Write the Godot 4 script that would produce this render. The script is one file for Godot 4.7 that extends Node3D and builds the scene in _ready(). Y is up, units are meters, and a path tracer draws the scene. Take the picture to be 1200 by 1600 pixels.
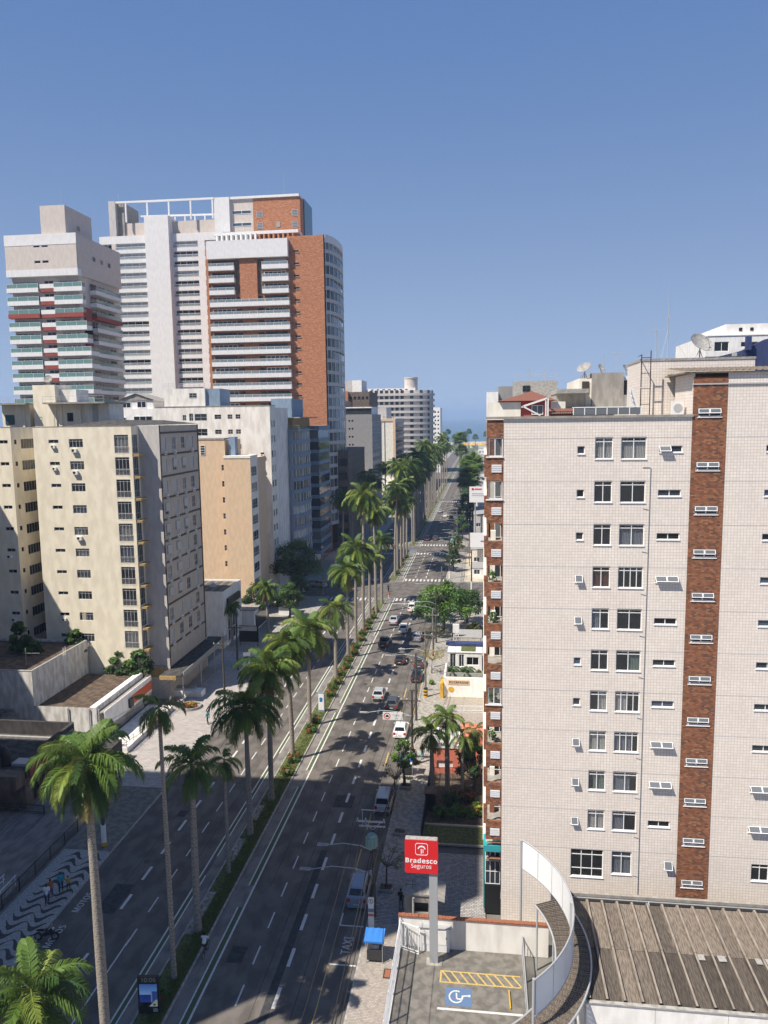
extends Node3D
# A tree-lined avenue running down to the sea, seen from a high floor. Metres, y up, the avenue runs along -z.

const HF := 3.19
var M := {}
var rng := RandomNumberGenerator.new()
var used_names := {}
var cache := {}
const FRONT := Basis(Vector3(1, 0, 0), Vector3(0, 1, 0), Vector3(0, 0, 1))
const EAST := Basis(Vector3(0, 0, -1), Vector3(0, 1, 0), Vector3(1, 0, 0))
const WEST := Basis(Vector3(0, 0, 1), Vector3(0, 1, 0), Vector3(-1, 0, 0))
const BACK := Basis(Vector3(-1, 0, 0), Vector3(0, 1, 0), Vector3(0, 0, -1))

class MB:
	var v := PackedVector3Array()
	var n := PackedVector3Array()
	var uv := PackedVector2Array()
	var xf := Transform3D.IDENTITY
	var with_uv := false
	func tri(a: Vector3, b: Vector3, c: Vector3) -> void:
		a = xf * a; b = xf * b; c = xf * c
		var m := (b - a).cross(c - a).normalized()
		v.append(a); v.append(c); v.append(b)
		n.append(m); n.append(m); n.append(m)
		if with_uv:
			uv.append(Vector2.ZERO); uv.append(Vector2.ZERO); uv.append(Vector2.ZERO)
	func trin(a: Vector3, b: Vector3, c: Vector3, na: Vector3, nb: Vector3, nc: Vector3) -> void:
		v.append(xf * a); v.append(xf * c); v.append(xf * b)
		n.append(xf.basis * na); n.append(xf.basis * nc); n.append(xf.basis * nb)
	func quad(a: Vector3, b: Vector3, c: Vector3, d: Vector3) -> void:
		tri(a, b, c); tri(a, c, d)
	func quad_uv(a: Vector3, b: Vector3, c: Vector3, d: Vector3) -> void:
		with_uv = true
		var m := (b - a).cross(c - a).normalized()
		for p in [[a, Vector2(0, 1)], [c, Vector2(1, 0)], [b, Vector2(1, 1)], [a, Vector2(0, 1)], [d, Vector2(0, 0)], [c, Vector2(1, 0)]]:
			v.append(xf * p[0]); n.append(xf.basis * m); uv.append(p[1])
	func quadn(a: Vector3, b: Vector3, c: Vector3, d: Vector3, na: Vector3, nb: Vector3, nc: Vector3, nd: Vector3) -> void:
		trin(a, b, c, na, nb, nc); trin(a, c, d, na, nc, nd)
	func box(a: Vector3, b: Vector3) -> void:
		var p := [Vector3(a.x, a.y, b.z), Vector3(b.x, a.y, b.z), Vector3(b.x, b.y, b.z), Vector3(a.x, b.y, b.z), Vector3(a.x, a.y, a.z), Vector3(b.x, a.y, a.z), Vector3(b.x, b.y, a.z), Vector3(a.x, b.y, a.z)]
		quad(p[0], p[1], p[2], p[3]); quad(p[5], p[4], p[7], p[6]); quad(p[1], p[5], p[6], p[2])
		quad(p[4], p[0], p[3], p[7]); quad(p[3], p[2], p[6], p[7]); quad(p[4], p[5], p[1], p[0])
	func cbox(c: Vector3, s: Vector3) -> void:
		box(c - s * 0.5, c + s * 0.5)
	func bar(a: Vector3, b: Vector3, w: float, h: float = -1.0) -> void:
		if h < 0: h = w
		var d := (b - a)
		var l := d.length()
		if l < 1e-5: return
		d /= l
		var up := Vector3.UP if absf(d.y) < 0.95 else Vector3.RIGHT
		var s := d.cross(up).normalized()
		up = s.cross(d)
		var keep := xf
		xf = xf * Transform3D(Basis(d, up, s), a)
		box(Vector3(0, -h * 0.5, -w * 0.5), Vector3(l, h * 0.5, w * 0.5))
		xf = keep
	func tube(pts: Array, rad: Array, sides: int, caps := true) -> void:
		var rings := []
		var dirs := []
		for i in pts.size():
			var d: Vector3 = (pts[mini(i + 1, pts.size() - 1)] - pts[maxi(i - 1, 0)]).normalized()
			var ref := Vector3.RIGHT if absf(d.x) < 0.9 else Vector3.FORWARD
			var s := d.cross(ref).normalized()
			var t := s.cross(d)
			var ring := []
			var nn := []
			for k in sides:
				var a := TAU * k / sides
				var o := s * cos(a) + t * sin(a)
				nn.append(o)
				ring.append(pts[i] + o * float(rad[i]))
			rings.append(ring); dirs.append(nn)
		for i in pts.size() - 1:
			for k in sides:
				var k2 := (k + 1) % sides
				quadn(rings[i][k2], rings[i][k], rings[i + 1][k], rings[i + 1][k2], dirs[i][k2], dirs[i][k], dirs[i + 1][k], dirs[i + 1][k2])
		if caps:
			for k in range(1, sides - 1):
				tri(rings[0][0], rings[0][k], rings[0][k + 1])
				var e: Array = rings[pts.size() - 1]
				tri(e[0], e[k + 1], e[k])
	func lathe(prof: Array, sides: int, c := Vector3.ZERO) -> void:
		var pts := []
		var rad := []
		for p in prof:
			pts.append(c + Vector3(0, p.y, 0)); rad.append(p.x)
		for i in prof.size() - 1:
			var p0: Vector2 = prof[i]
			var p1: Vector2 = prof[i + 1]
			var sl := (p1 - p0).normalized()
			for k in sides:
				var a0 := TAU * k / sides
				var a1 := TAU * (k + 1) / sides
				var d0 := Vector3(cos(a0), 0, sin(a0))
				var d1 := Vector3(cos(a1), 0, sin(a1))
				var n0 := Vector3(d0.x * sl.y, -sl.x, d0.z * sl.y)
				var n1 := Vector3(d1.x * sl.y, -sl.x, d1.z * sl.y)
				quadn(c + d1 * p0.x + Vector3(0, p0.y, 0), c + d0 * p0.x + Vector3(0, p0.y, 0), c + d0 * p1.x + Vector3(0, p1.y, 0), c + d1 * p1.x + Vector3(0, p1.y, 0), n1, n0, n0, n1)
	func sphere(c: Vector3, r: Vector3, seg: int, rings: int, y0 := -1.0) -> void:
		for i in rings:
			var t0 := -PI * 0.5 + PI * i / rings
			var t1 := -PI * 0.5 + PI * (i + 1) / rings
			for k in seg:
				var a0 := TAU * k / seg
				var a1 := TAU * (k + 1) / seg
				var p := []
				for q in [[t0, a1], [t0, a0], [t1, a0], [t1, a1]]:
					p.append(Vector3(cos(q[0]) * cos(q[1]), sin(q[0]), cos(q[0]) * sin(q[1])))
				quadn(c + p[0] * r, c + p[1] * r, c + p[2] * r, c + p[3] * r, p[0], p[1], p[2], p[3])
	func mesh() -> ArrayMesh:
		var a := []
		a.resize(Mesh.ARRAY_MAX)
		a[Mesh.ARRAY_VERTEX] = v
		a[Mesh.ARRAY_NORMAL] = n
		if with_uv: a[Mesh.ARRAY_TEX_UV] = uv
		var m := ArrayMesh.new()
		m.add_surface_from_arrays(Mesh.PRIMITIVE_TRIANGLES, a)
		return m

func numbered(called: String) -> String:
	var c: int = used_names.get(called, 0)
	used_names[called] = c + 1
	return called if c == 0 else "%s_%03d" % [called, c]

func tag(o: Node3D, label: String, category: String, group := "", kind := "") -> Node3D:
	if label != "": o.set_meta("label", label)
	if category != "": o.set_meta("category", category)
	if group != "": o.set_meta("group", group)
	if kind != "": o.set_meta("kind", kind)
	return o

func thing(called: String, label: String, category: String, at := Vector3.ZERO, turn := 0.0, group := "") -> Node3D:
	var o := Node3D.new()
	o.name = numbered(called)
	add_child(o)
	o.position = at
	o.rotation.y = turn
	tag(o, label, category, group)
	return o

func put(called: String, m: Mesh, mat: Material, parent: Node, xf := Transform3D.IDENTITY) -> MeshInstance3D:
	var o := MeshInstance3D.new()
	o.name = numbered(called) if parent == self else called
	o.mesh = m
	o.material_override = mat
	parent.add_child(o, true)
	o.transform = xf
	return o

func obj(called: String, b: MB, mat: Material, parent: Node, xf := Transform3D.IDENTITY) -> MeshInstance3D:
	return put(called, b.mesh(), mat, parent, xf)

# a mesh whose points are world coordinates, laid under a thing that stands elsewhere
func objw(called: String, b: MB, mat: Material, parent: Node3D) -> MeshInstance3D:
	return put(called, b.mesh(), mat, parent, parent.transform.affine_inverse())

func structure(called: String, b: MB, mat: Material) -> MeshInstance3D:
	var o := obj(called, b, mat, self)
	o.set_meta("kind", "structure")
	return o

# ---------- materials ----------
func lin(c: Color) -> Color:
	return c.linear_to_srgb()

func noise_image(seed_: int, freq: float, size: int, octaves := 4) -> Image:
	var f := FastNoiseLite.new()
	f.seed = seed_
	f.noise_type = FastNoiseLite.TYPE_SIMPLEX
	f.frequency = freq
	f.fractal_octaves = octaves
	return f.get_seamless_image(size, size)

# a texture that runs between two base colours (linear values)
func two_tone(seed_: int, freq: float, a: Color, b: Color, size := 256, octaves := 4, speckle := 0.0) -> ImageTexture:
	var im := noise_image(seed_, freq, size, octaves)
	var r := RandomNumberGenerator.new()
	r.seed = seed_
	var data := PackedByteArray()
	data.resize(size * size * 3)
	var src := im.get_data()
	var step := src.size() / (size * size)
	var lut := []
	for i in 256:
		lut.append(a.lerp(b, smoothstep(0.15, 0.85, i / 255.0)))
	for i in size * size:
		var c: Color = lut[src[i * step]]
		var k := 1.0
		if speckle > 0: k = 1.0 + r.randf_range(-speckle, speckle)
		var s := Color(c.r * k, c.g * k, c.b * k).linear_to_srgb()
		data[i * 3] = clampi(int(s.r * 255), 0, 255); data[i * 3 + 1] = clampi(int(s.g * 255), 0, 255); data[i * 3 + 2] = clampi(int(s.b * 255), 0, 255)
	return ImageTexture.create_from_image(Image.create_from_data(size, size, false, Image.FORMAT_RGB8, data))

func grid_texture(seed_: int, cols: int, rows: int, cell: Vector2i, joint: int, offset_rows: bool, cols_list: Array, joint_col: Color, vary: float, patch := 0.0) -> ImageTexture:
	var w := cols * cell.x
	var h := rows * cell.y
	var im := Image.create(w, h, false, Image.FORMAT_RGB8)
	var r := RandomNumberGenerator.new()
	r.seed = seed_
	var fn := FastNoiseLite.new()
	fn.seed = seed_
	fn.frequency = 0.05
	im.fill(joint_col.linear_to_srgb())
	for j in rows:
		for i in cols:
			var c: Color = cols_list[r.randi() % cols_list.size()]
			var k := 1.0 + r.randf_range(-vary, vary)
			if patch > 0.0:
				# batches of tile differ a little in tone
				var e := minf(1.0, minf(mini(i, cols - i), mini(j, rows - j)) / 6.0)
				k += patch * e * (fn.get_noise_2d(i, j * 1.7) + 0.6 * fn.get_noise_2d(i * 4.0, j * 0.3 + 90))
			c = Color(c.r * k, c.g * k, c.b * k).linear_to_srgb()
			var x := i * cell.x
			if offset_rows and j % 2 == 1: x += cell.x / 2
			var y := j * cell.y
			var x1 := x + cell.x - joint
			im.fill_rect(Rect2i(x, y, mini(x1, w) - x, cell.y - joint), c)
			if x1 > w: im.fill_rect(Rect2i(0, y, x1 - w, cell.y - joint), c)
	return ImageTexture.create_from_image(im)

func mat(key: String, c: Color, rough := 0.85, metal := 0.0) -> StandardMaterial3D:
	var m := StandardMaterial3D.new()
	m.albedo_color = lin(c)
	m.roughness = rough
	m.metallic = metal
	m.resource_name = key
	M[key] = m
	return m

func tmat(key: String, tex: Texture2D, metres: Vector3, rough := 0.9) -> StandardMaterial3D:
	var m := StandardMaterial3D.new()
	m.albedo_texture = tex
	m.uv1_triplanar = true
	m.uv1_world_triplanar = true
	m.uv1_triplanar_sharpness = 8.0
	m.uv1_scale = Vector3(1.0 / metres.x, 1.0 / metres.y, 1.0 / metres.z)
	m.roughness = rough
	m.resource_name = key
	M[key] = m
	return m

# painted plaster: faint mottling plus rain streaks that run down the wall
func plaster(key: String, c: Color, spread := 0.1, seed_ := 1, metres := Vector3(5, 14, 5)) -> StandardMaterial3D:
	var lo := Color(c.r * (1 - spread), c.g * (1 - spread * 1.1), c.b * (1 - spread * 1.25))
	var hi := Color(c.r * (1 + spread * 0.6), c.g * (1 + spread * 0.6), c.b * (1 + spread * 0.6))
	return tmat(key, two_tone(seed_, 0.02, lo, hi, 256, 5, 0.02), metres, 0.9)

func make_materials() -> void:
	tmat("asphalt", two_tone(3, 0.012, Color(.084, .074, .065), Color(.134, .119, .105), 512, 5, 0.12), Vector3(14, 14, 23), 0.92)
	tmat("asphalt_patch", two_tone(4, 0.03, Color(.03, .03, .032), Color(.05, .05, .052), 256, 4, 0.12), Vector3(5, 5, 5), 0.9)
	tmat("path", two_tone(5, 0.015, Color(.13, .118, .108), Color(.2, .183, .165), 256, 5, 0.08), Vector3(5, 5, 11), 0.92)
	tmat("ground", two_tone(6, 0.02, Color(.10, .098, .09), Color(.2, .19, .17), 256, 5, 0.06), Vector3(40, 40, 40), 0.95)
	tmat("concrete", two_tone(7, 0.02, Color(.22, .205, .18), Color(.34, .32, .285), 256, 5, 0.06), Vector3(4, 6, 4), 0.9)
	tmat("lot_floor", two_tone(8, 0.014, Color(.115, .108, .095), Color(.185, .17, .148), 512, 5, 0.08), Vector3(7, 7, 7), 0.9)
	tmat("kerb", two_tone(9, 0.03, Color(.25, .24, .22), Color(.38, .37, .34), 128, 4, 0.06), Vector3(3, 3, 3), 0.9)
	var gl := [Color(.035, .062, .014), Color(.05, .085, .02), Color(.075, .1, .03)]
	tmat("lawn", two_tone(10, 0.03, Color(.05, .07, .018), Color(.13, .135, .045), 256, 5, 0.35), Vector3(4, 4, 4), 1.0)
	tmat("soil", two_tone(11, 0.03, Color(.06, .042, .03), Color(.11, .085, .06), 128, 4, 0.2), Vector3(2, 2, 2), 1.0)
	tmat("paver", grid_texture(12, 16, 24, Vector2i(24, 12), 2, true, [Color(.33, .29, .25), Color(.29, .255, .22), Color(.37, .33, .285)], Color(.16, .14, .12), 0.08), Vector3(3.2, 3.2, 3.2), 0.9)
	tmat("paver_grey", grid_texture(13, 16, 24, Vector2i(24, 12), 3, true, [Color(.36, .34, .32), Color(.3, .285, .27), Color(.42, .395, .37)], Color(.1, .095, .09), 0.1), Vector3(4.4, 4.4, 4.4), 0.9)
	tmat("paver_plaza", grid_texture(14, 10, 20, Vector2i(36, 18), 2, true, [Color(.36, .33, .305), Color(.325, .298, .28), Color(.39, .36, .335)], Color(.2, .18, .17), 0.07), Vector3(6, 6, 6), 0.9)
	tmat("stone_light", two_tone(15, 0.05, Color(.25, .24, .225), Color(.36, .35, .33), 128, 4, 0.12), Vector3(2, 2, 2), 0.9)
	tmat("stone_dark", two_tone(16, 0.05, Color(.035, .035, .037), Color(.06, .06, .06), 128, 4, 0.15), Vector3(2, 2, 2), 0.9)
	tmat("marking", two_tone(17, 0.06, Color(.42, .41, .39), Color(.66, .65, .62), 256, 5, 0.1), Vector3(1.7, 1.7, 2.3), 0.85)
	tmat("marking_yellow", two_tone(18, 0.06, Color(.34, .24, .07), Color(.58, .42, .13), 256, 5, 0.1), Vector3(1.7, 1.7, 2.3), 0.85)
	tmat("marking_green", two_tone(19, 0.06, Color(.04, .07, .03), Color(.09, .11, .05), 256, 5, 0.15), Vector3(1.7, 1.7, 2.3), 0.9)
	tmat("marking_blue", two_tone(20, 0.05, Color(.07, .13, .24), Color(.12, .19, .32), 256, 5, 0.1), Vector3(1.2, 1.2, 1.2), 0.85)
	tmat("sand", two_tone(21, 0.03, Color(.38, .33, .25), Color(.5, .44, .34), 128, 4, 0.05), Vector3(30, 30, 30), 0.95)
	var sea := mat("sea", Color(.06, .12, .17), 0.28)
	sea.metallic_specular = 0.35
	# facades
	var tile_cols := [Color(.75, .685, .615), Color(.725, .66, .59), Color(.77, .71, .645)]
	tmat("tile", grid_texture(30, 72, 72, Vector2i(14, 14), 2, false, tile_cols, Color(.56, .485, .43), 0.02, 0.07), Vector3(15.84, 15.84, 15.84), 0.42)
	tmat("brick", grid_texture(31, 24, 48, Vector2i(20, 10), 1, true, [Color(.2, .072, .033), Color(.26, .095, .042), Color(.18, .07, .036), Color(.12, .06, .04), Color(.25, .1, .05), Color(.31, .135, .066), Color(.27, .11, .055)], Color(.1, .07, .05), 0.15), Vector3(5.8, 5.8, 5.8), 0.85)
	tmat("brick_red", grid_texture(32, 24, 64, Vector2i(20, 8), 1, true, [Color(.38, .15, .07), Color(.44, .18, .085), Color(.34, .13, .06), Color(.47, .21, .11)], Color(.3, .15, .09), 0.1), Vector3(12, 12, 12), 0.9)
	tmat("brick_cap", two_tone(33, 0.08, Color(.2, .07, .035), Color(.34, .13, .065), 128, 4, 0.2), Vector3(1, 1, 1), 0.9)
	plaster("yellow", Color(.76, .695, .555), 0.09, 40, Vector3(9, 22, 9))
	plaster("ochre", Color(.36, .25, .11), 0.1, 41)
	plaster("grey_wall", Color(.5, .475, .46), 0.08, 42)
	plaster("cream", Color(.74, .71, .63), 0.09, 43)
	plaster("white_wall", Color(.76, .745, .72), 0.08, 44)
	plaster("white_dirty", Color(.62, .605, .575), 0.22, 45, Vector3(5.5, 16, 5.5))
	plaster("white_stain", Color(.71, .685, .64), 0.13, 46, Vector3(9, 30, 9))
	plaster("apricot", Color(.62, .455, .305), 0.06, 47)
	plaster("pale_tower", Color(.70, .69, .69), 0.05, 48)
	plaster("beige_tower", Color(.57, .505, .455), 0.06, 49)
	plaster("slab_grey", Color(.26, .25, .25), 0.06, 50)
	plaster("coral", Color(.6, .18, .12), 0.1, 51)
	plaster("maroon", Color(.42, .09, .07), 0.1, 52)
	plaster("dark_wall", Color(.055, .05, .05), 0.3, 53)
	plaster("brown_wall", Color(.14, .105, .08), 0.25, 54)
	plaster("blue_wall", Color(.2, .255, .335), 0.12, 55)
	plaster("blue_dark", Color(.03, .045, .13), 0.12, 56)
	plaster("red_band", Color(.28, .06, .045), 0.1, 57)
	plaster("tank_blue", Color(.2, .27, .36), 0.1, 58)
	plaster("grey_concrete", Color(.3, .28, .255), 0.16, 59)
	tmat("tar_roof", two_tone(60, 0.02, Color(.06, .042, .03), Color(.125, .088, .06), 256, 5, 0.15), Vector3(7, 7, 7), 0.95)
	tmat("tar_dark", two_tone(61, 0.02, Color(.035, .033, .03), Color(.075, .07, .062), 256, 5, 0.12), Vector3(7, 7, 7), 0.95)
	tmat("clay_roof", two_tone(62, 0.1, Color(.14, .05, .035), Color(.25, .1, .065), 128, 4, 0.2), Vector3(1.3, 1.3, 1.3), 0.95)
	for i in 4:
		var k: float = [1.02, 0.52, 0.36, 0.8][i]
		tmat("fibre_%d" % i, two_tone(63 + i, 0.03, Color(.105 * k, .085 * k, .068 * k), Color(.215 * k, .178 * k, .142 * k), 256, 5, 0.05), Vector3(0.9, 3, 8), 0.95)
	tmat("fibre_highlight", two_tone(68, 0.03, Color(.2, .17, .14), Color(.3, .26, .215), 128, 4, 0.06), Vector3(0.9, 3, 6), 0.95)  # paler fibre tone for the highlights painted along the roof ribs
	mat("white_paint", Color(.72, .72, .71), 0.5)
	mat("white_metal", Color(.74, .75, .76), 0.4)
	mat("frame_white", Color(.78, .78, .77), 0.45)
	mat("frame_grey", Color(.4, .4, .41), 0.5)
	mat("frame_dark", Color(.03, .03, .032), 0.5)
	mat("frame_brown", Color(.05, .035, .028), 0.6)
	mat("steel", Color(.42, .43, .44), 0.4, 0.5)
	mat("galvanised", Color(.4, .41, .42), 0.55, 0.2)
	mat("black", Color(.012, .012, .013), 0.5)
	mat("cable", Color(.02, .02, .02), 0.7)
	mat("blind", Color(.42, .42, .41), 0.7)
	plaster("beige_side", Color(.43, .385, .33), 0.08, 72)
	mat("louvre", Color(.7, .71, .72), 0.5)
	mat("curtain", Color(.68, .67, .65), 0.95)
	mat("curtain_blue", Color(.33, .36, .42), 0.95)
	mat("curtain_wood", Color(.22, .085, .045), 0.7)
	mat("curtain_green", Color(.3, .38, .34), 0.95)
	mat("wire_red", Color(.5, .06, .03), 0.6)
	var panes := {"glass_dark": Color(.012, .013, .015), "glass_mid": Color(.035, .042, .05), "glass_blue": Color(.06, .085, .12), "glass_grey": Color(.14, .15, .16), "glass_light": Color(.35, .38, .4)}
	for k in panes:
		var g := mat(k, panes[k], 0.08)
		g.metallic_specular = 0.5
	var gp := mat("pane", Color(.05, .06, .07), 0.04)
	gp.transparency = BaseMaterial3D.TRANSPARENCY_ALPHA
	gp.albedo_color.a = 0.2
	var gt := mat("rail_teal", Color(.17, .3, .28), 0.1)
	gt.transparency = BaseMaterial3D.TRANSPARENCY_ALPHA
	gt.albedo_color.a = 0.72
	var gc := mat("rail_clear", Color(.3, .36, .38), 0.08)
	gc.transparency = BaseMaterial3D.TRANSPARENCY_ALPHA
	gc.albedo_color.a = 0.45
	mat("teal_glass", Color(.04, .11, .14), 0.15)
	mat("sign_red", Color(.62, .012, .016), 0.45)
	mat("sign_white", Color(.78, .77, .76), 0.5)
	mat("pole_grey", Color(.33, .34, .35), 0.5)
	tmat("pole_concrete", two_tone(70, 0.03, Color(.13, .12, .11), Color(.24, .23, .21), 128, 4, 0.08), Vector3(1, 3, 1), 0.9)
	tmat("wood_pole", two_tone(71, 0.03, Color(.05, .042, .035), Color(.1, .085, .07), 128, 4, 0.12), Vector3(.5, 3, .5), 0.95)
	mat("transformer", Color(.22, .36, .32), 0.5)
	mat("canopy_blue", Color(.03, .17, .5), 0.55)
	mat("teal_paint", Color(.03, .3, .33), 0.5)
	mat("yellow_paint", Color(.62, .36, .03), 0.55)
	mat("orange_sign", Color(.55, .11, .035), 0.55)
	mat("tyre", Color(.015, .015, .016), 0.85)
	mat("rim", Color(.35, .36, .37), 0.35, 0.6)
	mat("car_glass", Color(.012, .014, .018), 0.05)
	mat("tail_lamp", Color(.4, .012, .012), 0.25)
	mat("head_lamp", Color(.6, .62, .64), 0.15)
	mat("plate", Color(.5, .5, .5), 0.5)
	for c in {"silver": Color(.42, .43, .44), "white": Color(.74, .74, .73), "graphite": Color(.06, .062, .066), "black": Color(.015, .015, .017), "grey_blue": Color(.22, .25, .3), "red": Color(.26, .02, .02), "champagne": Color(.36, .32, .26)}.keys():
		var cols := {"silver": Color(.42, .43, .44), "white": Color(.74, .74, .73), "graphite": Color(.06, .062, .066), "black": Color(.015, .015, .017), "grey_blue": Color(.22, .25, .3), "red": Color(.26, .02, .02), "champagne": Color(.36, .32, .26)}
		var cm := mat("car_" + c, cols[c], 0.35, 0.15 if c != "white" else 0.0)
		cm.clearcoat_enabled = true
		cm.clearcoat = 0.8
		cm.clearcoat_roughness = 0.06
	# plants
	tmat("trunk", two_tone(80, 0.04, Color(.17, .145, .12), Color(.36, .32, .27), 128, 4, 0.1), Vector3(1.4, .8, 1.4), 0.95)
	tmat("bark", two_tone(81, 0.04, Color(.05, .04, .032), Color(.11, .09, .075), 128, 4, 0.15), Vector3(.5, 2, .5), 0.95)
	mat("crownshaft", Color(.1, .16, .045), 0.5)
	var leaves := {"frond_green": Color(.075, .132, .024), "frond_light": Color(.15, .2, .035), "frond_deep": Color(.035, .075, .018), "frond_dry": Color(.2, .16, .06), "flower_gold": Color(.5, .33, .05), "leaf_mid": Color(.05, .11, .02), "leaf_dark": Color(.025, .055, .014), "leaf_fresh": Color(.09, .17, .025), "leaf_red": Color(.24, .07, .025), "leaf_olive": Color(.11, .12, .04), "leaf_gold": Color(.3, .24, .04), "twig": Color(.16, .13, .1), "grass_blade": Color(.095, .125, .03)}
	for k in leaves:
		var l := mat(k, leaves[k], 0.5)
		l.metallic_specular = 0.35
		l.cull_mode = BaseMaterial3D.CULL_DISABLED
		if k != "twig":
			var c: Color = leaves[k]
			l.backlight_enabled = true
			l.backlight = Color(.35, .35, .2)
	# people
	mat("skin", Color(.32, .17, .1), 0.6)
	mat("skin_dark", Color(.14, .07, .045), 0.6)
	mat("hair", Color(.015, .012, .01), 0.7)
	for k in {"cloth_teal": Color(.02, .3, .36), "cloth_white": Color(.66, .68, .7), "cloth_black": Color(.015, .015, .018), "cloth_navy": Color(.02, .03, .09), "cloth_orange": Color(.4, .11, .03), "cloth_yellow": Color(.5, .3, .05), "cloth_purple": Color(.12, .04, .12), "cloth_grey": Color(.12, .12, .13)}.keys():
		var cc := {"cloth_teal": Color(.02, .3, .36), "cloth_white": Color(.66, .68, .7), "cloth_black": Color(.015, .015, .018), "cloth_navy": Color(.02, .03, .09), "cloth_orange": Color(.4, .11, .03), "cloth_yellow": Color(.5, .3, .05), "cloth_purple": Color(.12, .04, .12), "cloth_grey": Color(.12, .12, .13)}
		mat(k, cc[k], 0.95)

# ---------- facades ----------
# wall in local (u, v) metres with rectangular openings that are cut through, each with reveals of the given depth
func wall_mesh(w: float, h: float, holes: Array, depth: float) -> ArrayMesh:
	var b := MB.new()
	var ys := [0.0, h]
	for r in holes:
		ys.append(clampf(r.position.y, 0, h)); ys.append(clampf(r.end.y, 0, h))
	ys.sort()
	for i in ys.size() - 1:
		var y0: float = ys[i]
		var y1: float = ys[i + 1]
		if y1 - y0 < 0.001: continue
		var my := (y0 + y1) * 0.5
		var cuts := []
		for r in holes:
			if r.position.y < my and r.end.y > my: cuts.append(Vector2(r.position.x, r.end.x))
		cuts.sort_custom(func(p, q): return p.x < q.x)
		var x := 0.0
		for c in cuts:
			if c.x > x + 0.001: b.quad(Vector3(x, y0, 0), Vector3(c.x, y0, 0), Vector3(c.x, y1, 0), Vector3(x, y1, 0))
			x = maxf(x, c.y)
		if x < w - 0.001: b.quad(Vector3(x, y0, 0), Vector3(w, y0, 0), Vector3(w, y1, 0), Vector3(x, y1, 0))
	for r in holes:
		var a: Vector2 = r.position
		var e: Vector2 = r.end
		var d := -depth
		b.quad(Vector3(a.x, a.y, 0), Vector3(a.x, a.y, d), Vector3(e.x, a.y, d), Vector3(e.x, a.y, 0))
		b.quad(Vector3(a.x, e.y, d), Vector3(a.x, e.y, 0), Vector3(e.x, e.y, 0), Vector3(e.x, e.y, d))
		b.quad(Vector3(a.x, a.y, 0), Vector3(a.x, e.y, 0), Vector3(a.x, e.y, d), Vector3(a.x, a.y, d))
		b.quad(Vector3(e.x, a.y, d), Vector3(e.x, e.y, d), Vector3(e.x, e.y, 0), Vector3(e.x, a.y, 0))
	return b.mesh()

func wall(parent: Node3D, called: String, bs: Basis, at: Vector3, w: float, h: float, holes: Array, material: Material, depth := 0.22) -> MeshInstance3D:
	return put(called, wall_mesh(w, h, holes, depth), material, parent, parent.transform.affine_inverse() * Transform3D(bs, at))

func frame_mesh(w: float, h: float, xs: Array, ys: Array, t: float) -> ArrayMesh:
	var key := "f%.2f,%.2f,%s,%s,%.2f" % [w, h, xs, ys, t]
	if cache.has(key): return cache[key]
	var b := MB.new()
	var d := 0.06
	b.box(Vector3(0, 0, 0), Vector3(w, t, d)); b.box(Vector3(0, h - t, 0), Vector3(w, h, d))
	b.box(Vector3(0, t, 0), Vector3(t, h - t, d)); b.box(Vector3(w - t, t, 0), Vector3(w, h - t, d))
	for x in xs: b.box(Vector3(w * x - t * 0.5, t, 0.004), Vector3(w * x + t * 0.5, h - t, d - 0.004))
	for y in ys: b.box(Vector3(t, h * y - t * 0.5, 0.008), Vector3(w - t, h * y + t * 0.5, d - 0.008))
	cache[key] = b.mesh()
	return cache[key]

func pane_mesh(w: float, h: float) -> ArrayMesh:
	var key := "p%.2f,%.2f" % [w, h]
	if cache.has(key): return cache[key]
	var b := MB.new()
	b.box(Vector3(0.01, 0.01, 0.02), Vector3(w - 0.01, h - 0.01, 0.03))
	cache[key] = b.mesh()
	return cache[key]

func curtain_mesh(w: float, h: float) -> ArrayMesh:
	var key := "c%.2f,%.2f" % [w, h]
	if cache.has(key): return cache[key]
	var b := MB.new()
	var nfold := maxi(4, int(w / 0.11))
	for i in nfold * 2:
		var x0 := w * i / (nfold * 2.0)
		var x1 := w * (i + 1) / (nfold * 2.0)
		var z0 := 0.03 if i % 2 == 0 else -0.03
		b.quad(Vector3(x0, 0, z0 - 0.1), Vector3(x1, 0, -z0 - 0.1), Vector3(x1, h, -z0 - 0.1), Vector3(x0, h, z0 - 0.1))
	cache[key] = b.mesh()
	return cache[key]

func window(parent: Node3D, bs: Basis, wall_at: Vector3, r: Rect2, xs: Array, ys: Array, t: float, fm: Material, pm: Material, depth := 0.16) -> MeshInstance3D:
	var at := wall_at + bs * Vector3(r.position.x, r.position.y, -depth)
	var f := put("window", frame_mesh(r.size.x, r.size.y, xs, ys, t), fm, parent, parent.transform.affine_inverse() * Transform3D(bs, at))
	put("pane", pane_mesh(r.size.x, r.size.y), pm, f)
	return f

func wbox(called: String, a: Vector3, b: Vector3, m: Material, parent: Node3D) -> MeshInstance3D:
	var mb := MB.new()
	mb.box(Vector3(minf(a.x, b.x), minf(a.y, b.y), minf(a.z, b.z)), Vector3(maxf(a.x, b.x), maxf(a.y, b.y), maxf(a.z, b.z)))
	return objw(called, mb, m, parent)

func pick(a: Array):
	return a[rng.randi() % a.size()]

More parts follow.
